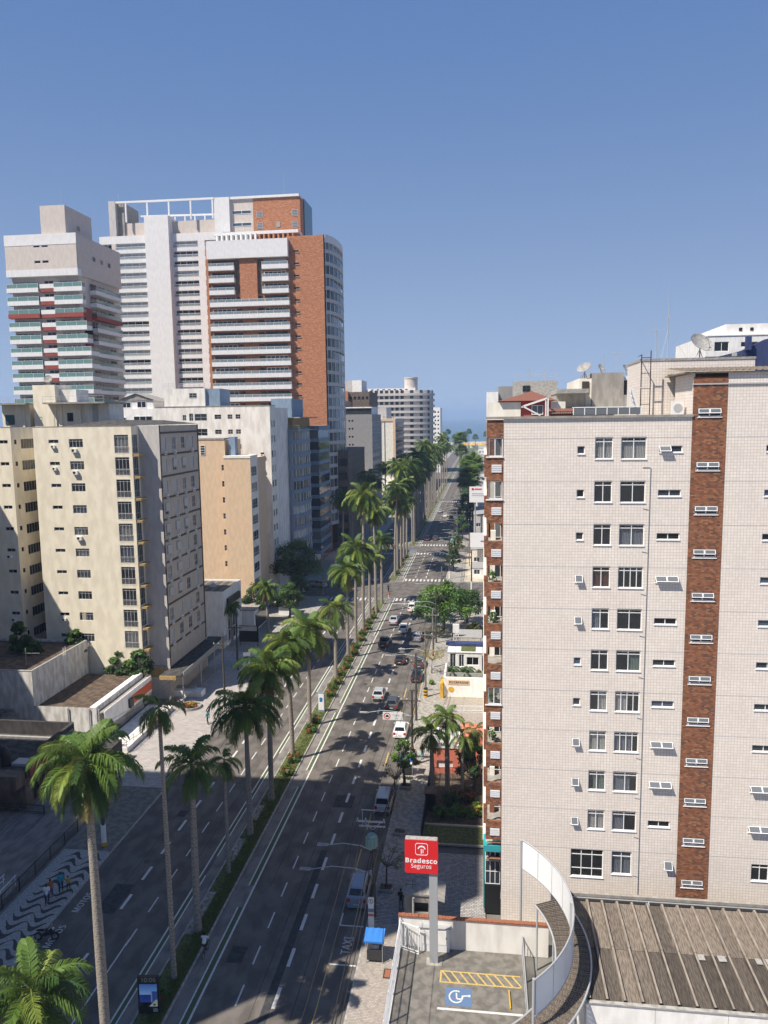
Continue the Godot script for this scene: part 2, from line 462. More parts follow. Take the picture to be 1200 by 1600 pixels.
func text_on(parent: Node3D, words: String, size: float, m: Material, xf: Transform3D, bold := false, squeeze := 1.0) -> MeshInstance3D:
	var t := TextMesh.new()
	var f := SystemFont.new()
	f.font_names = PackedStringArray(["Droid Sans"])
	if bold: f.font_weight = 700
	t.font = f
	t.text = words
	t.font_size = 64
	t.pixel_size = size / 64.0
	t.depth = 0.012
	var o := put("lettering", t, m, parent, xf)
	o.scale = Vector3(squeeze, 1, 1)
	o.transform = xf * Transform3D(Basis.from_scale(Vector3(squeeze, 1, 1)), Vector3.ZERO)
	return o

# ---------- the setting ----------
func sheet(b: MB, x0: float, x1: float, z0: float, z1: float, y: float) -> void:
	b.quad(Vector3(x0, y, maxf(z0, z1)), Vector3(x1, y, maxf(z0, z1)), Vector3(x1, y, minf(z0, z1)), Vector3(x0, y, minf(z0, z1)))

func strip(called: String, x0: float, x1: float, z0: float, z1: float, y: float, m: Material, parent: Node3D = null) -> MeshInstance3D:
	var b := MB.new()
	sheet(b, x0, x1, z0, z1, y)
	if parent == null: return structure(called, b, m)
	return objw(called, b, m, parent)

func slab(called: String, x0: float, x1: float, z0: float, z1: float, y0: float, y1: float, m: Material, parent: Node3D = null) -> MeshInstance3D:
	var b := MB.new()
	b.box(Vector3(x0, y0, minf(z0, z1)), Vector3(x1, y1, maxf(z0, z1)))
	if parent == null: return structure(called, b, m)
	return objw(called, b, m, parent)

const GAPS := [[-167.0, -184.0], [-226.0, -236.0], [-368.0, -378.0], [-540.0, -552.0]]

func spans(z0: float, z1: float) -> Array:
	var out := []
	var z := z0
	for g in GAPS:
		if g[0] > z0 or g[0] < z1: continue
		out.append([z, g[0]]); z = g[1]
	out.append([z, z1])
	return out

func build_setting() -> void:
	var b := MB.new()
	sheet(b, -4000, 4000, 400, -1255, -0.04)
	structure("ground", b, M.ground)
	strip("beach_sand", -4000, 4000, -1150, -1262, -0.02, M.sand)
	b = MB.new()
	sheet(b, -45000, 45000, -1256, -60000, -0.6)
	structure("sea", b, M.sea)
	slab("beach_lawn", -300, 300, -930, -1120, -0.04, 0.03, M.lawn)
	# carriageways
	var road := strip("road", -19.5, -8.95, 30, -925, 0.0, M.asphalt)
	var road2 := strip("road", -34.3, -24.25, 30, -925, 0.0, M.asphalt)
	strip("cycle_path", -24.25, -19.5, 30, -925, 0.002, M.path)
	for g in GAPS:
		strip("side_street", -34.3, -150, g[0], g[1], -0.004, M.asphalt)
		strip("side_street", -8.95, 120, g[0], g[1], -0.004, M.asphalt)
		strip("crossing_apron", -24.25, -19.5, g[0], g[1], 0.006, M.asphalt)
	# lane markings of the right carriageway
	var z := -42.45
	var d_thin := MB.new(); sheet(d_thin, -0.06, 0.06, 0, -2.0, 0)
	var d_thick := MB.new(); sheet(d_thick, -0.13, 0.13, 0, -2.0, 0)
	var m_thin := d_thin.mesh()
	var m_thick := d_thick.mesh()
	while z > -520:
		var clear := true
		for g in GAPS:
			if z < g[0] + 6 and z > g[1] - 3: clear = false
		if clear:
			put("lane_dash", m_thin, M.marking, road, Transform3D(Basis(), Vector3(-16.8, 0.004, z)))
			put("lane_dash", m_thick, M.marking, road, Transform3D(Basis(), Vector3(-14.15, 0.004, z - 0.05)))
			if z < -53:
				put("lane_dash", m_thick, M.marking, road2, Transform3D(Basis(), Vector3(-29.6, 0.004, z - 1.0)))
				put("lane_dash", m_thin, M.marking, road2, Transform3D(Basis(), Vector3(-27.15, 0.004, z + 3.2)))
		z -= 4.08 if z > -230 else 8.16
	strip("lane_line", -27.26, -27.14, -30, -52.2, 0.004, M.marking, road2)
	strip("lane_line", -29.72, -29.48, -30, -50.4, 0.004, M.marking, road2)
	for s in spans(28, -920):
		strip("edge_line", -19.56, -19.4, s[0], s[1], 0.008, M.marking, road)
		strip("edge_line", -24.76, -24.62, s[0], s[1], 0.008, M.marking, road2)
	for s in [[-30, -57], [-60, -78], [-82, -99.5], [-103, -133], [-137, -163], [-189, -224], [-240, -300], [-305, -365]]:
		strip("edge_line", -20.06, -19.94, s[0], s[1], 0.010, M.marking, road)
		strip("green_strip", -19.94, -19.56, s[0], s[1], 0.007, M.marking_green, road)
		strip("edge_line", -24.32, -24.2, s[0] - 4, s[1] - 4, 0.010, M.marking, road2)
		strip("green_strip", -24.62, -24.32, s[0] - 4, s[1] - 4, 0.007, M.marking_green, road2)
	# bays along the right kerb
	strip("bay_line", -11.25, -11.15, -40, -52.5, 0.004, M.marking_yellow, road)
	strip("bay_line", -11.25, -9.2, -51.2, -51.34, 0.005, M.marking, road)
	strip("bay_line", -11.25, -9.3, -55.6, -55.74, 0.005, M.marking, road)
	strip("bay_line", -11.25, -11.15, -55.74, -57.2, 0.004, M.marking, road)
	for zz in [-63.0, -70.0, -76.0, -84.0, -92.0, -99.0, -106.0]:
		strip("bay_line", -11.25, -11.13, zz, zz - 3.6, 0.004, M.marking_yellow, road)
	strip("kerb_line", -9.3, -9.18, -92, -125, 0.004, M.marking_yellow, road)
	strip("asphalt_patch", -18.9, -17.7, -50.6, -52.4, 0.003, M.asphalt_patch, road)
	strip("asphalt_patch", -14.9, -14.3, -44, -66, 0.003, M.asphalt_patch, road)
	strip("asphalt_patch", -15.4, -13.4, -74, -76.6, 0.003, M.asphalt_patch, road)
	strip("asphalt_patch", -31.6, -29.9, -55, -59, 0.003, M.asphalt_patch, road2)
	strip("asphalt_patch", -30.9, -30.0, -70.5, -71.7, 0.003, M.asphalt_patch, road2)
	for q in [[-15.55, -40, -92], [-12.75, -40, -130], [-18.1, -60, -128]]:
		strip("road_seam", q[0] - 0.025, q[0] + 0.025, q[1], q[2], 0.0035, M.asphalt_patch, road)
	for q in [[-30.9, -44, -98], [-25.9, -60, -120]]:
		strip("road_seam", q[0] - 0.025, q[0] + 0.025, q[1], q[2], 0.0035, M.asphalt_patch, road2)
	for q in [[-15.5, -90.4, 0], [-12.2, -66.0, 0], [-17.6, -111.0, 0], [-30.4, -62.5, 1], [-26.0, -79.0, 1], [-31.4, -88.0, 1]]:
		var mh := MB.new()
		mh.lathe([Vector2(0.34, 0.0), Vector2(0.34, 0.006), Vector2(0.0, 0.007)], 16, Vector3(q[0], 0.001, q[1]))
		objw("manhole", mh, M.frame_brown, road if q[2] == 0 else road2)
	var flat_left := Basis(Vector3(0, 0, -1), Vector3(-1, 0, 0), Vector3(0, 1, 0))
	text_on(road, "TAXI", 1.0, M.marking, Transform3D(flat_left, Vector3(-10.2, 0.006, -53.4)))
	text_on(road2, "MOTOS", 0.8, M.marking, Transform3D(flat_left, Vector3(-33.2, 0.006, -51.9)))
	text_on(road2, "MOTOS", 0.8, M.marking, Transform3D(flat_left, Vector3(-33.2, 0.006, -56.2)))
	# zebra crossings
	var zb := MB.new(); sheet(zb, -0.22, 0.22, 0, -2.6, 0)
	var zm := zb.mesh()
	for c in [-164.2, -185.0, -222.0, -237.5, -364.5]:
		for i in 11:
			put("zebra_bar", zm, M.marking, road, Transform3D(Basis(), Vector3(-18.9 + i * 0.92, 0.009, c)))
		for i in 10:
			put("zebra_bar", zm, M.marking, road2, Transform3D(Basis(), Vector3(-33.6 + i * 0.95, 0.009, c)))
	strip("stop_line", -19.2, -9.2, -161.6, -161.95, 0.009, M.marking, road)
	strip("cycle_crossing", -22.5, -19.7, -226.5, -229, 0.011, M.marking_blue, road)
	for zz in [-176.0, -179.0]:
		for i in 4:
			put("zebra_bar", zm, M.marking, road, Transform3D(Basis(Vector3.UP, PI / 2), Vector3(-5.5, 0.009, zz + 4 - i * 0.95)))
	# central reservation
	for s in spans(25, -915):
		slab("median_lawn", -23.1, -21.2, s[0] - 1.5, s[1] + 2.0, 0.0, 0.1, M.lawn)
		slab("median_kerb", -23.24, -23.1, s[0] - 1.4, s[1] + 1.9, 0.0, 0.13, M.kerb)
		slab("median_kerb", -21.2, -21.06, s[0] - 1.4, s[1] + 1.9, 0.0, 0.13, M.kerb)
	for s in [[-53.2, -58.6], [-63.2, -67.0], [-70.5, -73.4]]:
		slab("median_paving", -23.09, -22.45, s[0], s[1], 0.0, 0.112, M.concrete)
	# grass blades
	var g := RandomNumberGenerator.new()
	g.seed = 5
	var blade := MB.new()
	for i in 7:
		var a := TAU * i / 7.0
		var o := Vector3(cos(a), 0, sin(a)) * 0.05
		blade.tri(o + Vector3(sin(a), 0, -cos(a)) * 0.012, o - Vector3(sin(a), 0, -cos(a)) * 0.012, o * 2.2 + Vector3(0, 0.12 + 0.03 * (i % 3), 0))
	var mm := MultiMesh.new()
	mm.transform_format = MultiMesh.TRANSFORM_3D
	mm.mesh = blade.mesh()
	mm.instance_count = 9000
	for i in 9000:
		var zz := -28.0 - 135.0 * g.randf() * g.randf()
		var t := Basis(Vector3.UP, g.randf() * TAU).scaled(Vector3.ONE * g.randf_range(0.6, 1.5))
		mm.set_instance_transform(i, Transform3D(t, Vector3(g.randf_range(-22.3, -21.25) if i % 3 else g.randf_range(-23.05, -21.25), 0.1, zz)))
	var gi := MultiMeshInstance3D.new()
	gi.multimesh = mm
	gi.material_override = M.grass_blade
	gi.name = "grass"
	add_child(gi)
	tag(gi, "short green grass tufts growing along the median strip", "grass", "", "stuff")
	# pavements
	for s in spans(28, -920):
		slab("kerb", -9.1, -8.95, s[0], s[1], -0.02, 0.13, M.kerb)
		slab("kerb", -34.45, -34.3, s[0], s[1], -0.02, 0.13, M.kerb)
		if s[0] > 0:
			slab("pavement", -8.95, -6.2, s[0], -56.0, -0.03, 0.12, M.paver)
			slab("pavement", -8.95, -6.2, -56.0, -66.0, -0.03, 0.12, M.paver_grey)
			slab("pavement", -8.95, -5.6, -66.0, s[1], -0.03, 0.12, M.concrete)
			slab("pavement", -39.0, -34.45, s[0], -44.0, -0.03, 0.12, M.concrete)
			var mosaic := slab("mosaic_pavement", -39.0, -34.45, -44.0, -63.5, -0.03, 0.12, M.stone_light)
			# one dark stone wave after the other
			for k in 17:
				var wb := MB.new()
				var z0 := -45.2 - k * 1.08
				for i in 26:
					var x0 := -38.1 + 3.5 * i / 26.0
					var x1 := -38.1 + 3.5 * (i + 1) / 26.0
					var f0 := z0 + 0.42 * sin(x0 * 3.4 + 0.4 * k)
					var f1 := z0 + 0.42 * sin(x1 * 3.4 + 0.4 * k)
					var t0 := 0.17 + 0.13 * cos(x0 * 3.4 + 0.9)
					var t1 := 0.17 + 0.13 * cos(x1 * 3.4 + 0.9)
					wb.quad(Vector3(x0, 0.124, f0 + t0), Vector3(x1, 0.124, f1 + t1), Vector3(x1, 0.124, f1 - t1), Vector3(x0, 0.124, f0 - t0))
				objw("dark_wave", wb, M.stone_dark, mosaic)
			slab("pavement", -39.0, -34.45, -63.5, -76.0, -0.03, 0.12, M.lot_floor)
			slab("plaza_paving", -45.0, -34.45, -76.0, -125, -0.03, 0.12, M.paver_plaza)
			slab("pavement", -45.0, -34.45, -125, s[1], -0.03, 0.12, M.concrete)
		else:
			slab("pavement", -8.95, -4.5, s[0], s[1], -0.03, 0.12, M.concrete)
			slab("pavement", -45.0, -34.45, s[0], s[1], -0.03, 0.12, M.concrete)
	slab("forecourt", -70.0, -39.0, -40.0, -76.0, -0.03, 0.1, M.path)
	slab("driveway", -6.2, 0.3, -54.2, -66.6, -0.03, 0.1, M.paver_grey)
	slab("garden_lawn", -5.6, 0.3, -68.0, -71.2, -0.03, 0.16, M.lawn)
	slab("garden_bed", -5.6, 0.3, -71.2, -96.0, -0.03, 0.14, M.soil)
	slab("lot_paving", -5.6, 0.6, -96.0, -106.2, -0.03, 0.1, M.paver)
	slab("lot_paving", -5.5, 0.6, -113.4, -135.0, -0.03, 0.1, M.concrete)
	slab("lot_paving", -5.5, 8.0, -135.0, -166.0, -0.03, 0.1, M.paver)
	slab("lot_paving", -4.5, 8.0, -185.0, -225.0, -0.03, 0.1, M.sand)
	# parking lot in front of the wall
	var lot := slab("parking_lot", -6.2, 3.0, 20.0, -53.7, -0.03, 0.1, M.lot_floor)
	var yb := MB.new()
	var hy := 0.105
	sheet(yb, -2.98, 2.74, -50.2, -50.32, hy); sheet(yb, -2.98, 2.74, -51.3, -51.42, hy); sheet(yb, -2.98, -2.86, -50.32, -51.3, hy)
	objw("hatched_outline", yb, M.marking_yellow, lot)
	for i in 9:
		var hb := MB.new()
		var x := -2.86 + i * 0.62
		hb.quad(Vector3(x + 0.62, hy, -50.32), Vector3(x + 0.76, hy, -50.32), Vector3(x + 0.14, hy, -51.3), Vector3(x, hy, -51.3))
		objw("hatch_stripe", hb, M.marking_yellow, lot)
	strip("stall_line", -3.0, 2.75, -47.66, -47.86, hy, M.marking, lot)
	strip("stall_line", -3.0, 2.75, -43.5, -43.7, hy, M.marking, lot)
	strip("blue_panel", -2.5, -0.66, -48.1, -49.8, hy, M.marking_blue, lot)
	var wc := MB.new()
	for i in 22:
		var a0 := 0.6 + 4.6 * i / 22.0
		var a1 := 0.6 + 4.6 * (i + 1) / 22.0
		var c := Vector3(-1.75, hy + 0.004, -48.95)
		wc.quad(c + Vector3(cos(a0) * .42, 0, sin(a0) * .48), c + Vector3(cos(a1) * .42, 0, sin(a1) * .48), c + Vector3(cos(a1) * .52, 0, sin(a1) * .6), c + Vector3(cos(a0) * .52, 0, sin(a0) * .6))
	wc.bar(Vector3(-1.7, hy + 0.004, -48.75), Vector3(-1.3, hy + 0.004, -48.75), 0.12, 0.004)
	wc.bar(Vector3(-1.35, hy + 0.005, -48.7), Vector3(-1.3, hy + 0.005, -49.1), 0.12, 0.004)
	wc.bar(Vector3(-1.3, hy + 0.006, -49.05), Vector3(-0.95, hy + 0.006, -49.1), 0.12, 0.004)
	wc.bar(Vector3(-1.7, hy + 0.005, -48.75), Vector3(-1.75, hy + 0.005, -49.3), 0.1, 0.004)
	wc.cbox(Vector3(-0.85, hy + 0.004, -49.1), Vector3(0.16, 0.004, 0.2))
	objw("wheelchair_symbol", wc, M.marking, lot)
	strip("grey_ground", -20, 120, 0, -43, -0.02, M.concrete)

# ---------- the tiled apartment block on the right ----------
func awning_sash(parent: Node3D, bs: Basis, at: Vector3, w: float, h: float, angle: float) -> void:
	var b := MB.new()
	var t := 0.045
	b.box(Vector3(0, -h, 0), Vector3(w, -h + t, 0.03)); b.box(Vector3(0, -t, 0), Vector3(w, 0, 0.03))
	b.box(Vector3(0, -h + t, 0), Vector3(t, -t, 0.03)); b.box(Vector3(w - t, -h + t, 0), Vector3(w, -t, 0.03))
	var o := put("open_sash", b.mesh(), M.frame_white, parent, parent.transform.affine_inverse() * Transform3D(bs * Basis(Vector3.RIGHT, -angle), at))
	var g := MB.new()
	g.box(Vector3(t, -h + t, 0.01), Vector3(w - t, -t, 0.016))
	obj("pane", g, M.glass_grey, o)

func build_tiled_block() -> void:
	var zf := -57.75
	var t := thing("apartment_building", "cream tiled apartment block with a brown brick window strip on the right", "building", Vector3(14, 0, zf))
	var left := []
	var right := []
	var strip_holes := []
	var wins := []
	for k in 10:
		var dy := -HF * k
		left.append([Rect2(6.84 - 1.5, 37.19 + dy, 0.55, 0.58), "s", k])
		left.append([Rect2(8.1 - 1.5, 36.82 + dy, 1.28, 1.6), "w1", k])
		left.append([Rect2(9.95 - 1.5, 36.8 + dy, 1.8, 1.62), "w2", k])
		left.append([Rect2(12.62 - 1.5, 37.26 + dy, 1.63, 0.5), "w3", k])
		right.append([Rect2(19.96 - 17.2, 37.26 + dy, 1.65, 0.5), "w3b", k])
		right.append([Rect2(23.2 - 17.2, 36.8 + dy, 1.8, 1.62), "w2", k])
	left.append([Rect2(6.88 - 1.5, 4.11, 2.48, 2.28), "big", 10])
	left.append([Rect2(9.99 - 1.5, 4.49, 1.5, 1.88), "w1", 10])
	left.append([Rect2(13.91 - 1.5, 5.17, 0.62, 0.66), "s", 10])
	right.append([Rect2(20.31 - 17.2, 4.62, 1.27, 1.36), "w1", 10])
	for y in [39.78, 35.95, 32.76, 29.58, 26.35, 23.2, 20.02, 16.82, 13.6, 10.42, 7.2, 3.77]:
		strip_holes.append([Rect2(15.2 - 14.85, y, 1.65, 0.62), "bw", 0])
	var sets := [[left, Vector3(1.5, 0, zf), 13.35, 39.8, M.tile], [strip_holes, Vector3(14.85, 0, zf + 0.03), 2.35, 42.6, M.brick], [right, Vector3(17.2, 0, zf), 11.8, 42.95, M.tile]]
	for s in sets:
		var holes := []
		for w in s[0]: holes.append(w[0])
		wall(t, "facade", FRONT, s[1], s[2], s[3], holes, s[4], 0.2)
		for w in s[0]:
			var xs := []
			var ys := []
			var tk := 0.055
			match w[1]:
				"w1": xs = [0.5]; ys = [0.78]
				"w2": xs = [0.25, 0.5, 0.75] if w[2] in [3, 6, 7] else [0.5]; ys = [0.8]
				"w3", "w3b": xs = [0.5]
				"bw": xs = [0.5]; ys = [0.45]; tk = 0.075
				"big": xs = [0.33, 0.66]; ys = [0.3, 0.8]
			var clear: bool = w[1] in ["w1", "w2", "big"]
			var f := window(t, FRONT, s[1], w[0], xs, ys, tk, M.frame_white, M.pane if clear else pick([M.glass_dark, M.glass_mid, M.glass_mid, M.glass_blue]), 0.14)
			# sill
			var sb := MB.new()
			sb.box(Vector3(-0.03, -0.06, 0.06), Vector3(w[0].size.x + 0.03, -0.005, 0.2))
			obj("sill", sb, M.frame_white, f)
			if clear:
				var c = pick([M.curtain_blue, M.curtain_blue, M.curtain, M.curtain_green, null, null])
				if w[1] == "w1" and w[2] == 3: c = M.curtain_wood
				if c != null:
					var share: float = 1.0 if c == M.curtain_wood else pick([1.0, 0.5, 0.5, 0.7])
					put("curtain", curtain_mesh(w[0].size.x * share, w[0].size.y), c, f, Transform3D(Basis(), Vector3(0 if rng.randf() < 0.4 else w[0].size.x * (1 - share), 0, 0)))
				# a transom light with its own rail
				if w[1] == "w2":
					for q in 4:
						var tb := MB.new()
						tb.box(Vector3(w[0].size.x * q / 4.0 + 0.06, w[0].size.y * 0.83, 0.012), Vector3(w[0].size.x * (q + 1) / 4.0 - 0.03, w[0].size.y - 0.07, 0.018))
						obj("transom_pane", tb, M.glass_dark if (q + int(w[2])) % 3 else M.glass_grey, f)
			if w[1] == "s" and w[2] in [3, 4, 7, 8, 9, 10]:
				awning_sash(t, FRONT, s[1] + Vector3(w[0].position.x, w[0].end.y - 0.04, -0.02), w[0].size.x, w[0].size.y, 0.5)
			if w[1] == "w3" and w[2] in [0, 3, 7, 8]:
				for q in ([0] if w[2] == 0 else [0, 1]):
					awning_sash(t, FRONT, s[1] + Vector3(w[0].position.x + w[0].size.x * 0.5 * q, w[0].end.y - 0.04, -0.02), w[0].size.x * 0.5, w[0].size.y, 0.75)
			if w[1] == "w3b" and w[2] in [8, 9]:
				for q in [0, 1]:
					awning_sash(t, FRONT, s[1] + Vector3(w[0].position.x + w[0].size.x * 0.5 * q, w[0].end.y - 0.04, -0.02), w[0].size.x * 0.5, w[0].size.y, 0.75)
			if w[1] == "bw":
				awning_sash(t, FRONT, s[1] + Vector3(w[0].position.x + 0.05, w[0].end.y - 0.04, -0.04), w[0].size.x * 0.5 - 0.06, w[0].size.y * 0.55, 0.3)
				awning_sash(t, FRONT, s[1] + Vector3(w[0].position.x + w[0].size.x * 0.5 + 0.01, w[0].end.y - 0.04, -0.04), w[0].size.x * 0.5 - 0.06, w[0].size.y * 0.55, 0.3)
	# movement joints, conduit, roof edge
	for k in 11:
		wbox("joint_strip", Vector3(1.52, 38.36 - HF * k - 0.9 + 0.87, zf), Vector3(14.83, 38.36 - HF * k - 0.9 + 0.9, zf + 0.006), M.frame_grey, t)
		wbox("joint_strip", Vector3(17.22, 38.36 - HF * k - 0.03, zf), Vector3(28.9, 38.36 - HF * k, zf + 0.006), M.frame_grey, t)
	var cb := MB.new()
	cb.tube([Vector3(12.05, 36.2, zf + 0.05), Vector3(12.0, 20, zf + 0.05), Vector3(12.0, 2.5, zf + 0.05)], [0.028, 0.028, 0.03], 6)
	cb.bar(Vector3(11.5, 36.2, zf + 0.03), Vector3(12.05, 36.2, zf + 0.03), 0.03)
	for k in 10: cb.bar(Vector3(11.6, 33.2 - k * HF, zf + 0.03), Vector3(12.02, 33.1 - k * HF, zf + 0.03), 0.025)
	objw("conduit", cb, M.galvanised, t)
	wbox("roof_edge", Vector3(0.2, 39.8, zf - 0.25), Vector3(14.9, 39.98, zf + 0.14), M.grey_concrete, t)
	wbox("roof_edge", Vector3(14.75, 42.05, zf - 0.05), Vector3(29, 42.15, zf + 0.09), M.frame_grey, t)
	var ub := MB.new()
	ub.box(Vector3(14.85, 39.98, -63), Vector3(14.95, 42.9, zf))
	ub.box(Vector3(28.85, 0, -75), Vector3(29, 42.9, zf))
	ub.box(Vector3(0.3, 0, -76.2), Vector3(29, 39.7, -76))
	objw("side_wall", ub, M.tile, t)
	wbox("roof", Vector3(0.4, 39.45, -76), Vector3(28.8, 39.6, zf - 0.21), M.grey_concrete, t)
	# sheet roof over the stair tower
	var rb := MB.new()
	for i in 34:
		var x0 := 14.2 + i * 0.44
		rb.quad(Vector3(x0, 43.0, zf + 0.25), Vector3(x0 + 0.3, 43.0, zf + 0.25), Vector3(x0 + 0.3, 43.55, -63.8), Vector3(x0, 43.55, -63.8))
		rb.quad(Vector3(x0 + 0.3, 43.0, zf + 0.25), Vector3(x0 + 0.37, 43.08, zf + 0.25), Vector3(x0 + 0.37, 43.63, -63.8), Vector3(x0 + 0.3, 43.55, -63.8))
		rb.quad(Vector3(x0 + 0.37, 43.08, zf + 0.25), Vector3(x0 + 0.44, 43.0, zf + 0.25), Vector3(x0 + 0.44, 43.55, -63.8), Vector3(x0 + 0.37, 43.63, -63.8))
	rb.box(Vector3(14.2, 42.86, -63.8), Vector3(29.1, 42.96, zf + 0.2))
	objw("sheet_roof", rb, M.fibre_0, t)
	# brick balcony stack on the avenue side
	var bh := []
	var vents := []
	for k in 11:
		var y := 37.05 - HF * k
		if y > 5: bh.append(Rect2(0.14, y, 1.03, 1.36))
		vents.append(35.84 - HF * k)
	wall(t, "balcony_front", FRONT, Vector3(0.27, 6.8, zf + 0.02), 1.22, 32.95, bh.map(func(r): return Rect2(r.position - Vector2(0, 6.8), r.size)), M.brick, 0.25)
	for k in bh.size():
		var r: Rect2 = bh[k]
		if k in [0, 1, 6]:
			window(t, FRONT, Vector3(0.27, 0, zf + 0.02), r, [0.45], [], 0.06, M.frame_white, M.pane, 0.1)
			wbox("balcony_sill", Vector3(0.2, r.position.y - 0.09, zf), Vector3(1.49, r.position.y, zf + 0.1), M.white_paint, t)
		wbox("balcony_floor", Vector3(0.3, r.position.y - 0.35, -62), Vector3(1.9, r.position.y - 0.15, zf - 0.23), M.grey_concrete, t)
		wbox("balcony_back", Vector3(0.55, r.position.y - 0.15, -60.4), Vector3(1.9, r.position.y + 2.6, -60.3), M.cream if k % 2 else M.brick, t)
		window(t, FRONT, Vector3(0, 0, -60.22), Rect2(0.9, r.position.y - 0.1, 0.95, 2.0), [0.5], [], 0.05, M.frame_white, pick([M.glass_mid, M.glass_grey, M.glass_dark]), 0.04)
		if k in [2, 4, 8, 9]:
			wbox("cabinet", Vector3(0.6, r.position.y - 0.15, -59.9), Vector3(0.98, r.position.y + 0.55, -59.3), pick([M.white_paint, M.cream, M.curtain_wood]), t)
		if k in [3, 4, 6, 7]:
			var lb := MB.new()
			leaf_cloud(lb, Vector3(0.75, r.position.y + 0.35, -58.7), Vector3(0.4, 0.5, 0.4), 90, 0.2, 100 + k)
			objw("pot_plant", lb, M.leaf_mid, t)
	for y in vents:
		if y < 7: continue
		var lb := MB.new()
		lb.box(Vector3(0.63, y, zf + 0.02), Vector3(1.37, y + 0.6, zf + 0.035))
		for q in 4:
			lb.bar(Vector3(0.63, y + 0.08 + q * 0.15, zf + 0.06), Vector3(1.37, y + 0.08 + q * 0.15, zf + 0.06), 0.03, 0.1)
		objw("vent_louvre", lb, M.louvre, t)
	var wb := MB.new()
	for k in 12:
		var y := 37.05 - HF * k
		if y < 6: continue
		wb.box(Vector3(0.1, y - 1.75, -73), Vector3(0.3, y - 0.02, -60.5))
	objw("side_balcony", wb, M.brick, t)
	var wp := MB.new()
	wp.box(Vector3(0.32, 0, -76), Vector3(0.45, 39.5, -60.6))
	objw("side_wall", wp, M.brown_wall, t)
	for k in 11: wbox("balcony_coping", Vector3(0.06, 37.03 - HF * k, -73), Vector3(0.3, 37.1 - HF * k, -60.5), M.cream, t)
	# entrance under the stack
	wbox("entrance_beam", Vector3(0.1, 5.75, -59.5), Vector3(1.46, 6.25, zf + 0.03), M.teal_paint, t)
	wbox("entrance_column", Vector3(0.12, 0.1, -59.3), Vector3(0.24, 5.75, -58.9), M.teal_paint, t)
	window(t, FRONT, Vector3(0, 0, -58.4), Rect2(0.25, 2.6, 1.2, 3.1), [0.33, 0.66], [0.35], 0.05, M.frame_white, M.glass_mid, 0.05)
	wbox("entrance_plinth", Vector3(0.2, 0.1, -59.0), Vector3(1.46, 2.55, -58.3), M.black, t)
	wbox("lobby_wall", Vector3(0.3, 6.3, -60), Vector3(1.5, 6.8, -58.2), M.cream, t)

func dish(called: String, label: String, at: Vector3, r: float, aim: Vector3, mast: float) -> void:
	var t := thing(called, label, "antenna", at)
	var b := MB.new()
	b.tube([Vector3.ZERO, Vector3(0, mast, 0)], [0.05, 0.05], 8)
	b.bar(Vector3(-0.3, 0, -0.2), Vector3(0, mast * 0.7, 0), 0.04)
	b.bar(Vector3(0.3, 0, -0.2), Vector3(0, mast * 0.7, 0), 0.04)
	obj("mast", b, M.galvanised, t)
	var d := MB.new()
	var z := aim.normalized()
	var x := Vector3.UP.cross(z).normalized()
	var xf := Transform3D(Basis(x, z.cross(x), z), Vector3(0, mast, 0) + z * 0.1)
	var prof := []
	for i in 7: prof.append(Vector2(r * i / 6.0, 0.3 * r * pow(i / 6.0, 2)))
	d.xf = xf * Transform3D(Basis(Vector3.RIGHT, PI / 2), Vector3.ZERO)
	d.lathe(prof, 24)
	for i in 7: prof[i] = Vector2(prof[i].x, prof[i].y - 0.025)
	d.lathe(prof, 24)
	obj("reflector", d, M.stone_light, t)
	var f := MB.new()
	for i in 3:
		var a := TAU * i / 3.0 + 0.5
		f.bar(xf * Vector3(cos(a) * r * 0.9, sin(a) * r * 0.9, 0.25 * r), xf * Vector3(0, 0, r * 0.8), 0.025)
	f.tube([xf * Vector3(0, 0, r * 0.75), xf * Vector3(0, 0, r * 0.9)], [0.07, 0.07], 8)
	obj("feed_horn", f, M.frame_grey, t)

func antenna(label: String, at: Vector3, h: float, kind: int) -> void:
	var t := thing("roof_antenna", label, "antenna", at, 0.0, "antennas on the roofs")
	var b := MB.new()
	b.tube([Vector3.ZERO, Vector3(0, h * 0.5, 0), Vector3(0, h, 0)], [0.035, 0.028, 0.015], 6)
	obj("mast", b, M.frame_grey, t)
	var e := MB.new()
	if kind == 0:
		e.bar(Vector3(-0.7, h * 0.93, 0), Vector3(0.7, h * 0.93, 0.1), 0.03)
		for i in 7: e.bar(Vector3(-0.6 + i * 0.2, h * 0.93, -0.3), Vector3(-0.6 + i * 0.2, h * 0.93, 0.3), 0.018)
	elif kind == 1:
		for i in 3: e.bar(Vector3(0, h * 0.4, 0), Vector3(cos(i * 2.1) * 1.6, 0, sin(i * 2.1) * 1.6), 0.012)
		e.cbox(Vector3(0, h * 0.55, 0), Vector3(0.12, 0.3, 0.12))
	else:
		for i in 4: e.bar(Vector3(-0.25, h * (0.55 + i * 0.1), 0), Vector3(0.25, h * (0.55 + i * 0.1), 0), 0.02)
	obj("elements", e, M.frame_grey, t)

